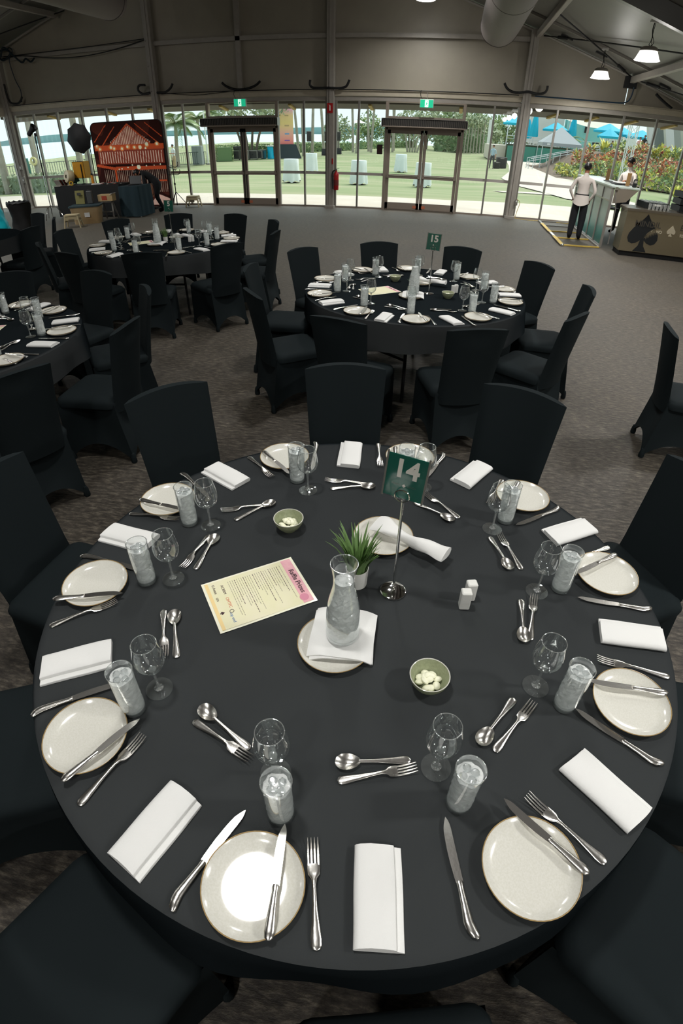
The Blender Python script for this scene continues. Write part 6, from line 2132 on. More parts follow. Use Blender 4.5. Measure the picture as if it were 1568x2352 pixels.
def frond_mesh(L, droop, m, w=0.32):
    b = MB()
    spine = []
    for i in range(11):
        u = i / 10
        spine.append(Vector((L * u * (1 - .18 * u), 0, L * (0.42 * u - droop * u * u))))
    b.tube(spine, [0.03 * (1 - .8 * i / 10) * L / 2 for i in range(11)], 4)
    for i in range(1, 30):
        u = i / 30
        j = min(9, int(u * 10)); f = u * 10 - j
        p = spine[j].lerp(spine[j + 1], f)
        l = w * L * math.sin(PI * min(1, u * .85 + .12)) ** .7
        for s in (-1, 1):
            e = p + Vector((l * .45, s * l * .8, -l * .45))
            b.add([p + Vector((-.02 * L, 0, 0)), p + Vector((.02 * L, 0, 0)), e], [(0, 1, 2)])
    return b.mesh('frond', m, 0)
FR = [frond_mesh(2.0, .55, greens[0]), frond_mesh(2.2, .85, greens[1]), frond_mesh(1.9, .35, olive[2])]
def palm(label, x, y, h, nf=11, seed=0, r=0.15, lean=0.0, s=1.0, group=None, bark=None):
    rnd = random.Random(seed)
    t = thing('palm_tree', label, 'palm', (x, y, zg(x, y)), 0, group)
    path = smooth_path([(0, 0, 0), (lean * .35, 0, h * .45), (lean, 0, h)], 5)
    MB().tube(path, [r * (1.15 - .4 * q / (len(path) - 1)) for q in range(len(path))], 8).build('trunk', bark or barkm, t)
    for i in range(nf):
        o = link('frond', FR[i % 3], t, (lean, 0, h))
        o.rotation_euler = (rnd.uniform(-.15, .15), rnd.uniform(-.5, .35), 2 * PI * i / nf + rnd.uniform(-.2, .2))
        o.scale = (s, s, s)
    return t

# the sea side (beyond the photo booth)
for i, (x, y, r_, l) in enumerate(((-19.6, 22.0, .16, 'nearest the corner post'), (-18.2, 22.6, .13, 'beside the studio light'), (-17.2, 24.5, .15, 'between studio light and photo umbrella'), (-20.4, 30.0, .13, 'behind the photo umbrella'))):
    palm('tall grey palm trunk outside the glass %s' % l, x, y, 7.5, 9, 40 + i, r_, 0.0, 1.2, 'palm trunks beyond the photo booth')
t = thing('shore_fence', 'black railing fence along the water beyond the photo booth', 'fence', (0, 0, 0))
fa, fb = Vector((-34.0, 31.5, -.5)), Vector((-20.5, 47.5, -.5))
fm = mat('fence_black', S(72, 82, 84), 0.6)
for z in (0.12, 1.0):
    MB().beam(fa + Vector((0, 0, z)), fb + Vector((0, 0, z)), .04, .04).build('rail', fm, t, 0)
pk = MB().box((0, 0, .55), (.025, .025, .9)).mesh('picket', fm, 0)
for i in range(120):
    p = fa.lerp(fb, i / 119)
    link('picket', pk, t, p)
hedge(-30, 24.5, -15.5, 21.6, .75, .9, 'low loose shrub row outside the glass beyond the photo booth', 5, 1200, None, olive, 0.18)
t = thing('green_notice', 'green notice board on posts outside the glass by the corner post', 'sign', (-19.9, 24.0, zg(-19.9, 24)))
MB().box((0, 0, 1.0), (.32, .04, .95)).build('board', MT['sign_green'], t, 0)
for s in (-1, 1):
    MB().box((s * .12, .03, .5), (.04, .04, 1.0)).build('post', fm, t, 0)
t = thing('cable_hatch', 'grey hatch box on the grass beyond the corner post', 'box', (-21.5, 23.8, zg(-21.5, 23.8)))
MB().box((0, 0, .3), (.9, .5, .6), ch=.03).build('body', MT['mullion'], t, 0)
t = thing('life_buoy', 'pale yellow life buoy hanging on the palm trunk beside the studio light', 'buoy', (-18.2, 22.42, 1.15))
MB().tube([(0.14 * math.cos(2 * PI * q / 18), 0, 0.14 * math.sin(2 * PI * q / 18)) for q in range(18)], 0.05, 8, closed=True).build('ring', mat('buoy_yellow', S(226, 214, 150), 0.5), t)
J, B, H = standing(1.75, 'fold')
figure('person', 'man in white shirt and beige trousers standing outside beside the backdrop', J, B, [MT['skin'], mat('pale_shirt', S(214, 216, 216), 0.8), mat('beige_trousers', S(170, 148, 118), 0.85), shoe], (-19.9, 40.1, -.5), math.radians(150), H, 'short', 1)
t = thing('utility_cabinet', 'grey two-door utility cabinet on the lawn edge near the flagpole', 'cabinet', (-21.1, 47.2, -.5))
MB().box((0, 0, .74), (.9, .5, 1.45), ch=.03).build('body', mat('cabinet_grey', S(150, 156, 156), 0.5), t, 0)
for s in (-1, 1):
    MB().box((s * .215, -.258, .74), (.39, .015, 1.3)).build('door', mat('cabinet_door', S(142, 148, 148), 0.5), t, 0)
t = thing('flagpole', 'thin white flagpole beside the utility cabinet', 'pole', (-20.4, 47.6, -.5))
MB().tube([(0, 0, 0), (-.1, 0, 7.5)], .055, 8).build('pole', MT['white'], t)
MB().box((0, 0, .05), (.3, .3, .1)).build('base', MT['mullion'], t, 0)
palm('bushy palm by the water, on the backdrop side of the flagpole', -22.0, 45, 3.2, 15, 3, .17, .2, 1.25)
palm('bushy palm by the water, between flagpole and doors', -21.9, 50, 3.6, 15, 4, .17, -.2, 1.2)
tree('shore_tree', 'multi-stemmed shade tree behind the doors beside the backdrop', -20.2, 58, 3.2, [((0, 0, 4.2), (3.0, 2.5, 1.6)), ((2, 0, 4.9), (2.5, 2, 1.3)), ((-2.2, 0, 3.7), (2, 2, 1.1))], 420, olive, 6, barkd, 0, 4, .5, .17)
hedge(-20.9, 52.9, -21.9, 55.2, 1.3, 1.5, 'clipped block hedge at the near end of the flight cases', 6, 700)
hedge(-22.4, 58.6, -18.9, 62.5, 1.25, 1.2, 'clipped hedge behind the flight cases', 66, 700)
hedge(-21.5, 75, -15.6, 92, 1.1, 1.2, 'long clipped hedge across the lawn, behind the loudspeakers', 7, 700, None, None, .35)
hedge(-15.6, 100, -8.5, 130, 1.1, 1.2, 'far clipped hedge across the lawn, left behind the tall table by the door', 8, 600, None, None, .45)
bpy.data.objects[[o.name for o in bpy.data.objects if o.name.startswith('hedge')][-1]]['label'] = 'far clipped hedge across the lawn below the palm trunks'

fc_m = mat('flight_case_black', S(52, 50, 50), 0.6)
def fcase(x, y, w, h, l):
    t = thing('flight_case', l, 'case', (x, y, -.5), 0.1, 'flight cases on the lawn')
    MB().box((0, 0, h / 2 + .08), (w, .7, h)).build('panel', fc_m, t, 0)
    for s in (-1, 1):
        for z in (.1, h + .07):
            MB().box((0, s * .345, z), (w + .03, .04, .05)).build('edge_rail', MT['mullion'], t, 0)
        MB().box((s * (w / 2), -.345, h / 2 + .08), (.05, .04, h)).build('edge_rail', MT['mullion'], t, 0)
        MB().lathe([(0, -.03), (.05, -.03), (.05, .03), (0, .03)], 10, (s * w * .4, 0, .05), M=Matrix.Rotation(PI / 2, 4, 'X')).build('castor', MT['rubber'], t)
    MB().box((0, -.36, h / 2 + .1), (.14, .02, .1)).build('latch', MT['dark'], t, 0)
fcase(-20.85, 55.7, .84, .74, 'black flight case on the lawn, at the hedge end of the row')
fcase(-19.95, 55.9, .84, .74, 'black flight case on the lawn, second from the hedge end')
fcase(-19.3, 56.4, .9, .72, 'black flight case on the lawn, next to the blue drum')
fcase(-18.95, 57.2, .7, .68, 'smaller black flight case tucked behind by the blue drum')
t = thing('mixer_case', 'small dark equipment case on top of the flight case row', 'case', (-20.75, 55.7, .37), 0.1)
MB().box((0, 0, .17), (.6, .5, .34), ch=.02).build('body', fc_m, t, 0)
MB().box((0, -.26, .2), (.3, .02, .04)).build('handle', MT['mullion'], t, 0)
t = thing('blue_drum', 'blue case between the flight cases and the cyan bag', 'case', (-18.75, 57.9, -.5))
MB().box((0, 0, .4), (.5, .5, .8), ch=.05).build('body', mat('drum_blue', S(20, 92, 108), 0.5), t, 0)
MB().box((0, 0, .82), (.54, .54, .06)).build('lid', MT['mullion'], t, 0)
t = sack('waste_bag', 'bright cyan waste bag on a frame beside the banner tower', 'bag', (-18.15, 58.4, -.5), 0, .62, .5, 1.1, mat('cyan_bag', S(0, 178, 214), 0.35, bump=(6, .5)), 5, -.1)
MB().box((0, 0, 1.16), (.7, .6, .1), ch=.02).build('frame_top', MT['white'], t, 0)

banner_m = gradient_mat('banner_print', [(0, S(246, 128, 124)), (0.28, S(240, 178, 160)), (0.5, S(238, 206, 138)), (0.68, S(238, 200, 150)), (0.86, S(232, 158, 206)), (1, S(226, 140, 214))], 'Z', 1.25, 5.2, .7)
t = thing('banner_tower', 'tall pink and yellow festival banner tower on a black skirted stage', 'banner', (-17.1, 60.3, -.5), .35)
MB().box((0, 0, 3.3), (1.6, 1.4, 4.1)).build('printed_sleeve', banner_m, t, 0)
q = MB()
rings = []
for z, k_ in ((1.3, 1.0), (0.7, 1.22), (0.0, 1.5)):
    rings.append([(x * k_ * (1 + .02 * (i % 2)), y * k_ * (1 + .02 * (i % 2)), z) for i, (x, y) in enumerate(rrect(2.0, 1.8, .05, 6))])
q.loft(rings)
q.build('black_skirt', mat('stage_skirt', S(44, 54, 58), 0.8), t, 20)
for i, (w, z, m) in enumerate(((.9, 4.6, 'violet'), (.5, 3.9, 'brown'), (.6, 3.0, 'brown'), (.6, 2.25, 'blue'), (.7, 1.65, 'violet'))):
    MB().box((.15, -.703, z), (w * .75, .012, .13)).build('printed_line', mat('banner_' + m + str(i), {'violet': S(150, 100, 170), 'brown': S(190, 160, 120), 'blue': S(130, 160, 200)}[m], .7), t, 0)

spk_m = mat('speaker_grey', S(84, 80, 76), 0.6)
def pa(x, y, l):
    t = thing('loudspeaker', l, 'loudspeaker', (x, y, -.5), .3, 'loudspeakers on stands across the lawn')
    MB().box((0, 0, 2.0), (.5, .42, 1.0), ch=.03).build('cabinet', spk_m, t, 0)
    MB().box((0, -.215, 2.0), (.4, .02, .85)).build('grille', fc_m, t, 0)
    MB().box((.05, -.23, 1.9), (.05, .03, .35), ry=.5).build('handle_slot', MT['dark'], t, 0)
    MB().tube([(0, 0, .05), (0, 0, 1.5)], .025, 8).build('stand_pole', MT['black_metal'], t)
    for k_ in range(3):
        a = 2.09 * k_
        MB().tube([(0, 0, .6), (.5 * math.cos(a), .5 * math.sin(a), .02)], .016, 6).build('stand_leg', MT['black_metal'], t)
pa(-16.65, 61, 'dark loudspeaker on a stand in front of the banner tower')
pa(-15.45, 63.9, 'dark loudspeaker on a stand, second from the banner tower')
pa(-14.15, 67, 'dark loudspeaker on a stand just left hidden by the middle post')
bpy.data.objects[[o.name for o in bpy.data.objects if o.name.startswith('loudspeaker')][-1]]['label'] = 'dark loudspeaker on a stand close beside the middle post'
pa(-13.75, 71.9, 'dark loudspeaker on a stand beyond the fire extinguisher')
def monitor(x, y, h, l):
    t = thing('stage_monitor', l, 'loudspeaker', (x, y, -.5), 0, 'stage monitors on the lawn')
    MB().add([(-.36, -.25, 0), (.36, -.25, 0), (.36, .25, 0), (-.36, .25, 0), (-.36, -.1, h), (.36, -.1, h), (.36, .25, h), (-.36, .25, h)], [(0, 3, 2, 1), (4, 5, 6, 7), (0, 1, 5, 4), (1, 2, 6, 5), (2, 3, 7, 6), (3, 0, 4, 7)]).build('cabinet', fc_m, t, 0)
    MB().box((0, -.18, h * .5), (.6, .02, h * .7), rx=-.4).build('grille', MT['dark'], t, 0)
monitor(-17.0, 61.9, .45, 'low black stage monitor before the banner tower skirt')
monitor(-15.0, 63.8, .4, 'low black stage monitor behind the second tall white table')
monitor(-14.6, 68.2, .72, 'black stage monitor beside the middle post')
monitor(-14.0, 73.3, .68, 'black stage monitor just beyond the fire extinguisher')

# tall tables with white covers on the lawn
cov = mat('white_stretch_cover', S(232, 236, 234), 0.8)
def cocktail(x, y, l):
    g = zg(x, y)
    t = thing('cocktail_table', l, 'table', (x, y, g), 0, 'tall white covered tables on the lawn')
    rings = []
    N_ = 40
    for z, r, am in ((1.13, .37, 0), (1.145, .38, 0), (1.12, .395, .002), (.8, .40, .012), (.4, .43, .03), (.06, .46, .045)):
        rings.append([((r + am * math.sin(7 * 2 * PI * q / N_ + x)) * math.cos(2 * PI * q / N_), (r + am * math.sin(7 * 2 * PI * q / N_ + x)) * math.sin(2 * PI * q / N_), z + (.05 * math.sin(6 * 2 * PI * q / N_) if am > .04 else 0)) for q in range(N_)])
    c = MB()
    c.loft(rings, cap=False)
    c.f.append(tuple(range(N_))); c.mi.append(0)
    c.build('cloth_cover', cov, t, 60)
    MB().tube([(0, 0, .02), (0, 0, 1.1)], .03, 8).build('pole', MT['black_metal'], t)
    MB().lathe([(0, 0), (.25, 0), (.25, .02), (0, .03)], 20).build('base', MT['black_metal'], t)
cocktail(-8.3, 30.0, 'tall white covered table nearest the doors beside the backdrop')
cocktail(-9.35, 39.1, 'tall white covered table in the pane next to the middle post, backdrop side')
cocktail(-4.66, 29.9, 'tall white covered table just beyond the fire extinguisher')
cocktail(-3.5, 41.7, 'tall white covered table farthest off, seen through the doors behind the middle table')
cocktail(-1.34, 30.1, 'tall white covered table behind the closing edge of the doors by the bar side')

# palms and trees behind the lawn
rnd = random.Random(31)
spots = [(-19.0, 66, 9), (-18.2, 70, 9), (-16.6, 66, 10), (-15.6, 66, 11), (-15.1, 70, 10), (-14.1, 74, 11), (-13.6, 82, 12), (-12.5, 78, 10), (-12.3, 88, 12), (-11.4, 84, 10), (-10.4, 92, 12), (-9.4, 96, 11), (-8.8, 88, 11)]
ordn = ['first', 'second', 'third', 'fourth', 'fifth', 'sixth', 'seventh', 'eighth', 'ninth', 'tenth', 'eleventh', 'twelfth', 'thirteenth']
for i, (x, y, h) in enumerate(spots):
    palm('slim pale palm trunk behind the lawn, %s counted from the banner tower' % ordn[i], x, y, h, 7, 60 + i, .16, rnd.uniform(-1.2, 1.2), 1.1, 'slim palms behind the lawn')
blobs = [(-24, 125, 6, olive), (-19, 135, 7, greens), (-13.5, 135, 6, olive), (-9, 125, 7.5, olive), (-5.5, 118, 8.5, olive), (-2.5, 112, 9.5, olive), (0.2, 110, 9, greens), (2.2, 106, 8.5, olive), (4.0, 118, 7, greens), (5.4, 112, 5.5, olive), (7.6, 125, 6.5, greens), (10, 120, 8, greens)]
for i, (x, y, h, ms) in enumerate(blobs):
    tree('background_tree', 'tree in the belt behind the lawn, %s from the sea side' % ordn[i], x, y, h * .45, [((0, 0, h * .62), (2.6, 2.4, h * .36)), ((1.4, 0, h * .4), (2.0, 2, h * .3)), ((-1.5, .5, h * .45), (2, 2, h * .32))], 260, ms, 80 + i, barkd, 0, 2, .75, .22, 'trees behind the lawn')
tree('bare_tree', 'branching pale tree behind the lawn beside the dark box on the glass', -6.2, 92, 4.2, [((0, 0, 5.2), (3.4, 2.5, 2.2))], 260, olive, 15, barkm, .5, 5, .55, .16)
hedge(-2.9, 105, 5.2, 100, 2.6, 2.2, 'dense dark undergrowth behind the far trunks', 18, 900, None, [olive[1], greens[1], olive[0]], .5)
tkm = MB().tube([(0, 0, 0), (.05, 0, 2.2), (.1, 0, 4.6)], .09, 6)
for i in range(9):
    x = 0.7 + i * .46
    t = thing('slim_trunk', 'slim white trunk in the row behind the lawn, %s from the doors' % ordn[i], 'tree', (x, 98 - i * .4, zg(x, 98)), .4 * i, 'row of slim white trunks')
    link('trunk', tkm.mesh('trunk', barkm, 60) if i == 0 else bpy.data.meshes['trunk_shared'], t)
    if i == 0:
        t.children[0].data.name = 'trunk_shared'
    c = MB(); leaf_cloud(c, ell_pts(random.Random(i), 60, (.1, 0, 4.4), (.8, .8, .8)), .5, random.Random(i), 3); c.build('crown', olive, t, 0)['kind'] = 'stuff'
t = thing('beach_parasol', 'small white parasol far behind the lawn beyond the fire sign', 'parasol', (-15.0, 95, -.5))
MB().lathe([(0, 4.3), (1.2, 3.8), (1.2, 3.75), (0, 4.1)], 12).build('canopy', MT['white'], t, 0)
MB().tube([(0, 0, 0), (0, 0, 4.2)], .05, 6).build('pole', MT['white'], t)

# path on the bar side: people, bins, pool terrace
J, B, H = standing(1.8, 'down', .08)
figure('person', 'man in pale blue shirt and dark trousers walking on the path outside', J, B, [MT['skin'], mat('blue_shirt', S(160, 182, 196), .85), mat('grey_trousers', S(66, 66, 70), .85), shoe], (3.3, 50.5, zg(3.3, 50.5)), math.radians(160), H, 'short', 1)
J, B, H = standing(1.75, 'fold', .0)
figure('person', 'small distant person in black far along the path', J, B, [MT['skin'], MT['black'], MT['black'], shoe], (5.5, 108, zg(5.5, 108)), math.radians(170), H, 'short', 1)
def bin_(x, y, w, h, l):
    t = thing('black_bin', l, 'box', (x, y, zg(x, y)), .1)  # a black bin standing at the lawn edge
    MB().box((0, 0, h / 2), (w, .6, h), ch=.03).build('body', fc_m, t, 0)
    MB().box((0, -.31, h * .55), (w * .7, .02, h * .5)).build('front_panel', MT['dark'], t, 0)
    MB().box((0, -.32, h * .9), (w * .4, .02, .05)).build('grip', MT['mullion'], t, 0)
bin_(4.15, 51.6, .85, .84, 'taller black box standing on the lawn edge behind the walking man')
bin_(3.75, 51.2, .5, .5, 'lower black box on the lawn edge right beside the walking man')
t = thing('white_marquee_post', 'white square post far behind the path beside the man', 'post', (5.0, 92, zg(5, 92)))
MB().box((0, 0, 2.3), (.55, .3, 4.6)).build('post', MT['white'], t, 0)
MB().box((0, 0, .1), (.8, .5, .2)).build('base', MT['mullion'], t, 0)

PY = 70.0
green_wall = mat('pool_green_wall', S(52, 124, 108), .6)
hedge_m = [mat('hedge_brown', S(84, 92, 66), .9), mat('hedge_brown_dark', S(64, 72, 52), .9), mat('hedge_brown_light', S(106, 110, 78), .9)]
t = thing('terrace_wall', 'green painted terrace wall below the pool umbrellas', 'wall', (0, 0, 0))
for i in range(6):
    MB().box((6.0 + 1.6 * i + .78, PY, .55), (1.56, .2, 1.55)).build('panel', green_wall, t, 0)
MB().box((13, PY + 6.7, .55), (18, 11, 1.5)).build('terrace_slab', path_m, t, 0)
hedge(5.9, PY + .6, 15.8, PY + .6, 1.9, .7, 'clipped hedge along the top of the green terrace wall', 44, 900, None, hedge_m, .2)
rail_m = mat('white_rail', S(206, 210, 210), .4)
t = thing('terrace_railing', 'white railing above the green terrace wall', 'railing', (0, 0, 0))
for z in (2.35, 2.05):
    MB().tube([(5.9, PY + 1.35, z), (16.5, PY + 1.35, z)], .03, 6).build('rail', rail_m, t)
for i in range(9):
    MB().tube([(5.9 + 1.3 * i, PY + 1.35, 1.3), (5.9 + 1.3 * i, PY + 1.35, 2.35)], .03, 6).build('post', rail_m, t)
turq = mat('turquoise_canvas', S(0, 172, 200), .7)
def parasol(x, y, z, r, h, l):
    t = thing('pool_umbrella', l, 'umbrella', (x, y, z), 0, 'open turquoise pool umbrellas')
    b = MB()
    b.lathe([(0, h), (r * .12, h - .06), (r, h - .75), (r * 1.0, h - .95), (r * .97, h - .78), (.1, h - .15)], 8)
    b.build('canopy', turq, t, 0)
    MB().tube([(0, 0, 0), (0, 0, h)], .04, 6).build('pole', rail_m, t)
    MB().lathe([(0, 0), (.3, 0), (.3, .08), (0, .1)], 12).build('base', MT['mullion'], t)
def closed(x, y, z, h, l):
    t = thing('closed_umbrella', l, 'umbrella', (x, y, z), 0, 'closed turquoise pool umbrellas')
    rings = []
    for zz, r in ((h, .05), (h - .3, .2), (h * .62, .36), (h * .34, .48), (h * .3, .44)):
        rings.append([(r * (1 + .16 * (q % 2)) * math.cos(2 * PI * q / 16), r * (1 + .16 * (q % 2)) * math.sin(2 * PI * q / 16), zz) for q in range(16)])
    MB().loft(rings).build('furled_canopy', turq, t, 25)
    MB().tube([(0, 0, 0), (0, 0, h)], .04, 6).build('pole', rail_m, t)
    MB().lathe([(0, 0), (.3, 0), (.3, .08), (0, .1)], 12).build('base', MT['mullion'], t)
TZ = 1.3
parasol(7.2, PY + 6, TZ, 1.6, 3.2, 'open turquoise umbrella showing through the pane before the bar-side post')
parasol(11.3, PY + 2, TZ, 1.45, 2.75, 'open turquoise umbrella between the two furled ones')
parasol(17.4, PY + 3, TZ, 1.7, 3.1, 'open turquoise umbrella beside the lattice tower above the flower bed')
parasol(16.9, PY, TZ, 1.3, 2.5, 'lower open turquoise umbrella in front of the tower-side one')
parasol(19.6, PY + 5, TZ, 1.7, 2.9, 'open turquoise umbrella just beyond the lattice tower')
parasol(20.9, PY + 2, TZ, 1.7, 2.75, 'open turquoise umbrella beside the two pool guests')
closed(8.9, PY + 2, TZ, 3.6, 'furled turquoise umbrella nearest the bar-side post')
closed(8.45, PY + 4, TZ, 2.9, 'furled turquoise umbrella partly hidden behind its neighbour')
closed(13.2, PY + 2, TZ, 3.5, 'furled turquoise umbrella above the grey gazebo')
sail_m = mat('shade_sail', S(196, 190, 176), .8)
t = thing('shade_sail', 'long beige shade sail above the pool umbrellas', 'sail', (0, 0, 0))
b = MB()
b.grid(lambda u, v: (6.5 + 15 * u, PY + 10 + 4 * v, 5.6 - .9 * u + .5 * v - .6 * math.sin(PI * u) * (1 - v) + .5 * math.sin(PI * u * 2) * (1 - v)), 16, 3)
b.build('fabric', sail_m, t, 60)
for x in (6.6, 14.2, 21.4):
    MB().tube([(x, PY + 10.2, 1.3), (x, PY + 10.2, 5.4)], .07, 8).build('mast', rail_m, t)
t = thing('white_building', 'white building with a turquoise wall behind the pool', 'building', (0, 0, 0))
MB().box((12.2, PY + 18, 2.5), (4.6, 3, 5.6)).build('white_wall', MT['white'], t, 0)
MB().box((17.2, PY + 17, 2.75), (4.6, 3, 6.1)).build('turquoise_wall', mat('aqua_wall', S(150, 222, 222), .7), t, 0)
MB().box((21.8, PY + 18, 1.75), (5.5, 3, 4.1)).build('low_white_wall', MT['white'], t, 0)
MB().box((17.4, PY + 15.42, 3.9), (.5, .06, .9)).build('wall_lamp', MT['dark'], t, 0)
t = thing('grey_gazebo', 'grey pop-up gazebo with a pointed roof in front of the pool terrace', 'gazebo', (9.7, 58, zg(9.7, 58)))
b = MB()
h_ = 2.15
b.add([(-1.75, -1.7, h_), (1.75, -1.7, h_), (1.75, 1.7, h_), (-1.75, 1.7, h_), (0, 0, h_ + 1.35)], [(0, 1, 4), (1, 2, 4), (2, 3, 4), (3, 0, 4)])
b.add([(-1.75, -1.7, h_), (1.75, -1.7, h_), (1.75, 1.7, h_), (-1.75, 1.7, h_), (-1.75, -1.7, h_ - .28), (1.75, -1.7, h_ - .28), (1.75, 1.7, h_ - .28), (-1.75, 1.7, h_ - .28)], [(0, 1, 5, 4), (1, 2, 6, 5), (2, 3, 7, 6), (3, 0, 4, 7)])
b.build('canopy', mat('gazebo_grey', S(160, 164, 166), .7), t, 0)
for sx in (-1, 1):
    for sy in (-1, 1):
        MB().box((sx * 1.7, sy * 1.65, h_ / 2), (.06, .06, h_)).build('leg', rail_m, t, 0)
MB().box((-1.2, -1.72, h_ - .14), (.28, .01, .16)).build('white_tag', MT['white'], t, 0)

# ramp railing and planted bank in front of the terrace
t = thing('ramp_railing', 'white ramp handrail climbing above the flower bed', 'railing', (0, 0, 0))
ra, rb = Vector((6.55, 54.0, zg(6.5, 54))), Vector((13.6, 56.2, 1.35))
for z in (.82, .52):
    MB().tube([ra + Vector((0, 0, z)), rb + Vector((0, 0, z))], .035, 6).build('rail', rail_m, t)
MB().tube([ra + Vector((.1, -1.6, z)) for z in (.8,)] + [rb + Vector((0, -1.6, .8))], .035, 6).build('rail', rail_m, t)
for i in range(13):
    p = ra.lerp(rb, i / 12)
    MB().tube([p, p + Vector((0, 0, .82))], .03, 6).build('post', rail_m, t)
for s in (0, 1):
    p = ra + Vector((.35 * s, -1.6, 0))
    MB().tube([p, p + Vector((0, 0, .8))], .03, 6).build('post', rail_m, t)
t = thing('upper_railing', 'white double railing beside the two pool guests', 'railing', (0, 0, 0))
for z in (.95, .6):
    MB().tube([(13.7, 54.5, 1.3 + z), (21.0, 52, 1.3 + z)], .035, 6).build('rail', rail_m, t)
for i in range(8):
    u = i / 7
    MB().tube([(13.7 + 7.3 * u, 54.5 - 2.5 * u, .9), (13.7 + 7.3 * u, 54.5 - 2.5 * u, 2.28)], .035, 6).build('post', rail_m, t)

bankm = mat('garden_mulch', S(120, 104, 88), 1.0, var=(2, S(96, 82, 70), .3))
def bank_z(x, y):
    u = sm(0, 1, (y - 36 - (9.5 - min(x, 9.5)) * 3.0) / 14)
    return zg(x, y) + 1.75 * u * sm(8.0, 11.5, x)
b = MB()
b.grid(lambda u, v: (7.3 + 20 * u, 35 + 20 * v + (1 - u) ** 3 * 7, bank_z(7.3 + 20 * u, 35 + 20 * v + (1 - u) ** 3 * 7) + .02), 24, 16)
struct('planted_bank_terrain', b, bankm)
lm = {'green': greens[0], 'dark': greens[1], 'lime': mat('lime_leaf', S(218, 208, 104), .7), 'lime2': mat('lime_leaf_green', S(178, 186, 96), .7), 'orange': mat('croton_orange', S(214, 132, 90), .7), 'red': mat('croton_red', S(172, 96, 78), .7), 'cream': mat('croton_cream', S(222, 208, 160), .7)}
def shrub(x, y, r, h, ms, n, l, seed, grp, size=.26):
    rnd = random.Random(seed)
    t = thing('garden_shrub', l, 'shrub', (x, y, bank_z(x, y)), 0, grp)
    c = MB()
    leaf_cloud(c, ell_pts(rnd, n, (0, 0, h * .5), (r, r, h * .55), .5), size, rnd, len(ms))
    c.build('foliage', ms, t, 0)['kind'] = 'stuff'
    MB().tube([(0, 0, -.1), (.02, 0, h * .5)], .04, 6).build('stem', barkd, t)
def rosette(x, y, r, m, n, l, seed, grp, up=1.0):
    rnd = random.Random(seed)
    t = thing('spiky_plant', l, 'plant', (x, y, bank_z(x, y) + .1), 0, grp)
    for i in range(n):
        a = 2.4 * i + rnd.random()
        e = rnd.uniform(.5, 1.25) * up
        L = r * rnd.uniform(.8, 1.15)
        d = Vector((math.cos(a) * math.cos(e), math.sin(a) * math.cos(e), math.sin(e)))
        s_ = Vector((-math.sin(a), math.cos(a), 0)) * r * .07
        p1 = d * L * .55; p2 = d * L + Vector((0, 0, -L * .22))
        o = MB().add([-s_ * .6, s_ * .6, p1 + s_, p2, p1 - s_], [(0, 1, 2, 4), (4, 2, 3)]).build('leaf', m[i % len(m)], t, 0)
rnd = random.Random(77)
i = 0
for row, (yy, x0, x1, stp) in enumerate(((40.5, 8.8, 21.5, .85), (43.5, 8.2, 23, .9), (46.5, 8.4, 26, 1.0), (37.6, 11.0, 22.0, .95))):
    x = x0
    col = 0
    while x < x1:
        kind = rnd.random()
        ms = [lm['orange'], lm['red'], lm['dark'], lm['cream']] if kind < .38 else ([lm['green'], lm['dark'], lm['lime2']] if kind < .75 else [lm['lime2'], lm['green'], lm['lime']])
        kn = 'orange and red leaved' if kind < .38 else ('deep green' if kind < .75 else 'yellow green')
        shrub(x + rnd.uniform(-.3, .3), yy + rnd.uniform(-.7, .7), rnd.uniform(.6, .9), rnd.uniform(.8, 1.3), ms, 190, '%s shrub, %s bed row, %s from the path end' % (kn, ('second', 'third', 'back', 'front')[row], (ordn + ['fourteenth', 'fifteenth', 'sixteenth', 'seventeenth', 'eighteenth', 'nineteenth', 'twentieth'])[min(col, 19)]), 200 + i, 'shrubs in the flower bed')
        x += stp; i += 1; col += 1
for i in range(17):
    x = 9.8 + i * .92
    rosette(x, 48.2 + rnd.uniform(-.6, .6), rnd.uniform(1.1, 1.6), [lm['lime'], lm['lime2']], 18, 'yellow green spiky plant on the bank crest, %s from the path end' % (ordn + ['fourteenth', 'fifteenth', 'sixteenth', 'seventeenth'])[i], 300 + i, 'spiky plants on the bank crest')
for i, (x, y, r) in enumerate(((12.7, 30.4, 1.2), (13.5, 29.2, 1.1), (12.2, 32.4, 1.0), (14.0, 31, 1.2))):
    rosette(x, y, r, [lm['lime'], lm['lime2']], 26, 'large yellow green spiky plant outside behind the steel bar, %s from the tower' % ordn[i], 330 + i, 'large spiky plants behind the steel bar')
rosette(16.9, 51.0, 1.3, [mat('bromeliad_red', S(170, 50, 62), .6), mat('bromeliad_pink', S(196, 84, 92), .6)], 24, 'big red spiky bromeliad on the bank before the white pillars', 340, None, .9)

tw = mat('truss_white', S(214, 216, 214), .4)
def truss(x, y, h, l, w=.42, lean=0.0):
    z0 = bank_z(x, y) if x > 9 else zg(x, y)
    t = thing('truss_tower', l, 'tower', (x, y, z0))
    c4 = [(-w / 2, -w / 2), (w / 2, -w / 2), (w / 2, w / 2), (-w / 2, w / 2)]
    for cx, cy in c4:
        MB().tube([(cx, cy, 0), (cx, cy, h)], .03, 6).build('chord', tw, t)
    n_ = int(h / .5)
    for i in range(n_):
        for q in range(4):
            a, c = c4[q], c4[(q + 1) % 4]
            if (i + q) % 2:
                a, c = c, a
            MB().tube([(a[0], a[1], i * .5), (c[0], c[1], i * .5 + .5)], .016, 5, cap=False).build('lattice_brace', tw, t)
    return t
truss(6.9, 66, 7, 'white lattice tower beside the bar-side post', .6)
truss(10.6, 37.5, 5.2, 'white lattice tower rising from the flower bed behind the barman', .42)

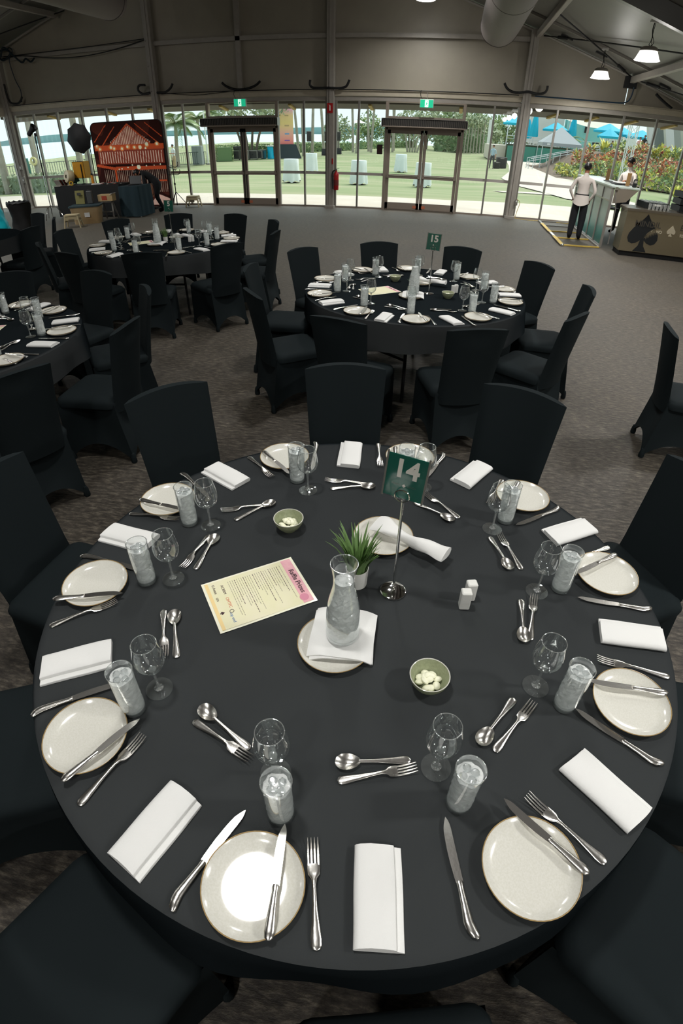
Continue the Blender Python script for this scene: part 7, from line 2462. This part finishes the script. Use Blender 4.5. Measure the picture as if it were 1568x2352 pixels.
J, B, H = standing(1.7, 'fold', 0, True)
figure('person', 'bare-armed guest in pink top and patterned shorts by the pool railing', J, B, [MT['skin'], mat('pink_top', S(224, 166, 150), .8), mat('patterned_shorts', S(120, 96, 92), .8, var=(14, S(190, 170, 160), .1)), MT['skin']], (16.35, 56.0, 1.32), math.radians(160), H, 'short', 1)
J, B, H = standing(1.82, 'down', 0, True)
figure('person', 'guest in black shirt and teal shorts by the pool railing', J, B, [MT['skin'], MT['black'], mat('teal_shorts', S(30, 104, 116), .8), MT['skin']], (16.85, 56.4, 1.40), math.radians(140), H, 'short', 1)
J, B, H = standing(1.6, 'fold', 0, True)
figure('person', 'guest in blue standing beyond the lattice tower by the pool', J, B, [MT['skin'], mat('guest_blue', S(60, 84, 110), .8), MT['black'], MT['skin']], (14.6, 58.5, .95), math.radians(200), H, 'short', 1)
palm('small palm by the turquoise wall behind the gazebo', 15.0, 64, 2.2, 11, 91, .1, 0, .7)
palm('small palm behind the furled umbrella by the white wall', 12.1, 67, 2.6, 11, 92, .1, 0, .8)
palm('small palm beside the pool guests', 16.2, 60, 1.9, 11, 93, .1, 0, .7)
t = thing('sun_loungers', 'dark sun loungers and table on the terrace beyond the gazebo', 'lounger', (16.4, PY + 2.8, 1.3))
for s in (0, 1):
    MB().box((1.1 * s, 0, .45), (.8, 1.6, .12)).build('bed', fc_m, t, 0)
    for q in (-1, 1):
        MB().box((1.1 * s, q * .6, .2), (.7, .06, .4)).build('leg', fc_m, t, 0)
    MB().box((1.1 * s, .8, .75), (.8, .12, .6), rx=-.4).build('back', fc_m, t, 0)
t.name = 'sun_lounger'
legm = mat('white_concrete', S(206, 204, 196), .7)
t = thing('building_pillars', 'white slanting concrete pillars of the hotel behind the bromeliad', 'building', (0, 0, 0))
for i, (x, w, lean) in enumerate(((17.4, .5, 1.0), (18.9, .7, 1.4), (20.6, .9, 1.4), (22.6, .9, 1.0))):
    MB().beam((x + lean, 58, .8), (x - lean * .6, 60, 9.0), w, .6, up=(0, 1, 0)).build('pillar', legm, t, 0)
MB().box((23.0, 62, 4.5), (8.0, .3, 8)).build('back_wall', mat('hotel_wall', S(176, 178, 174), .7), t, 0)
MB().box((19.9, 61.8, 3.4), (.9, .1, 2.6)).build('window', mat('hotel_window', S(120, 128, 128), .3), t, 0)
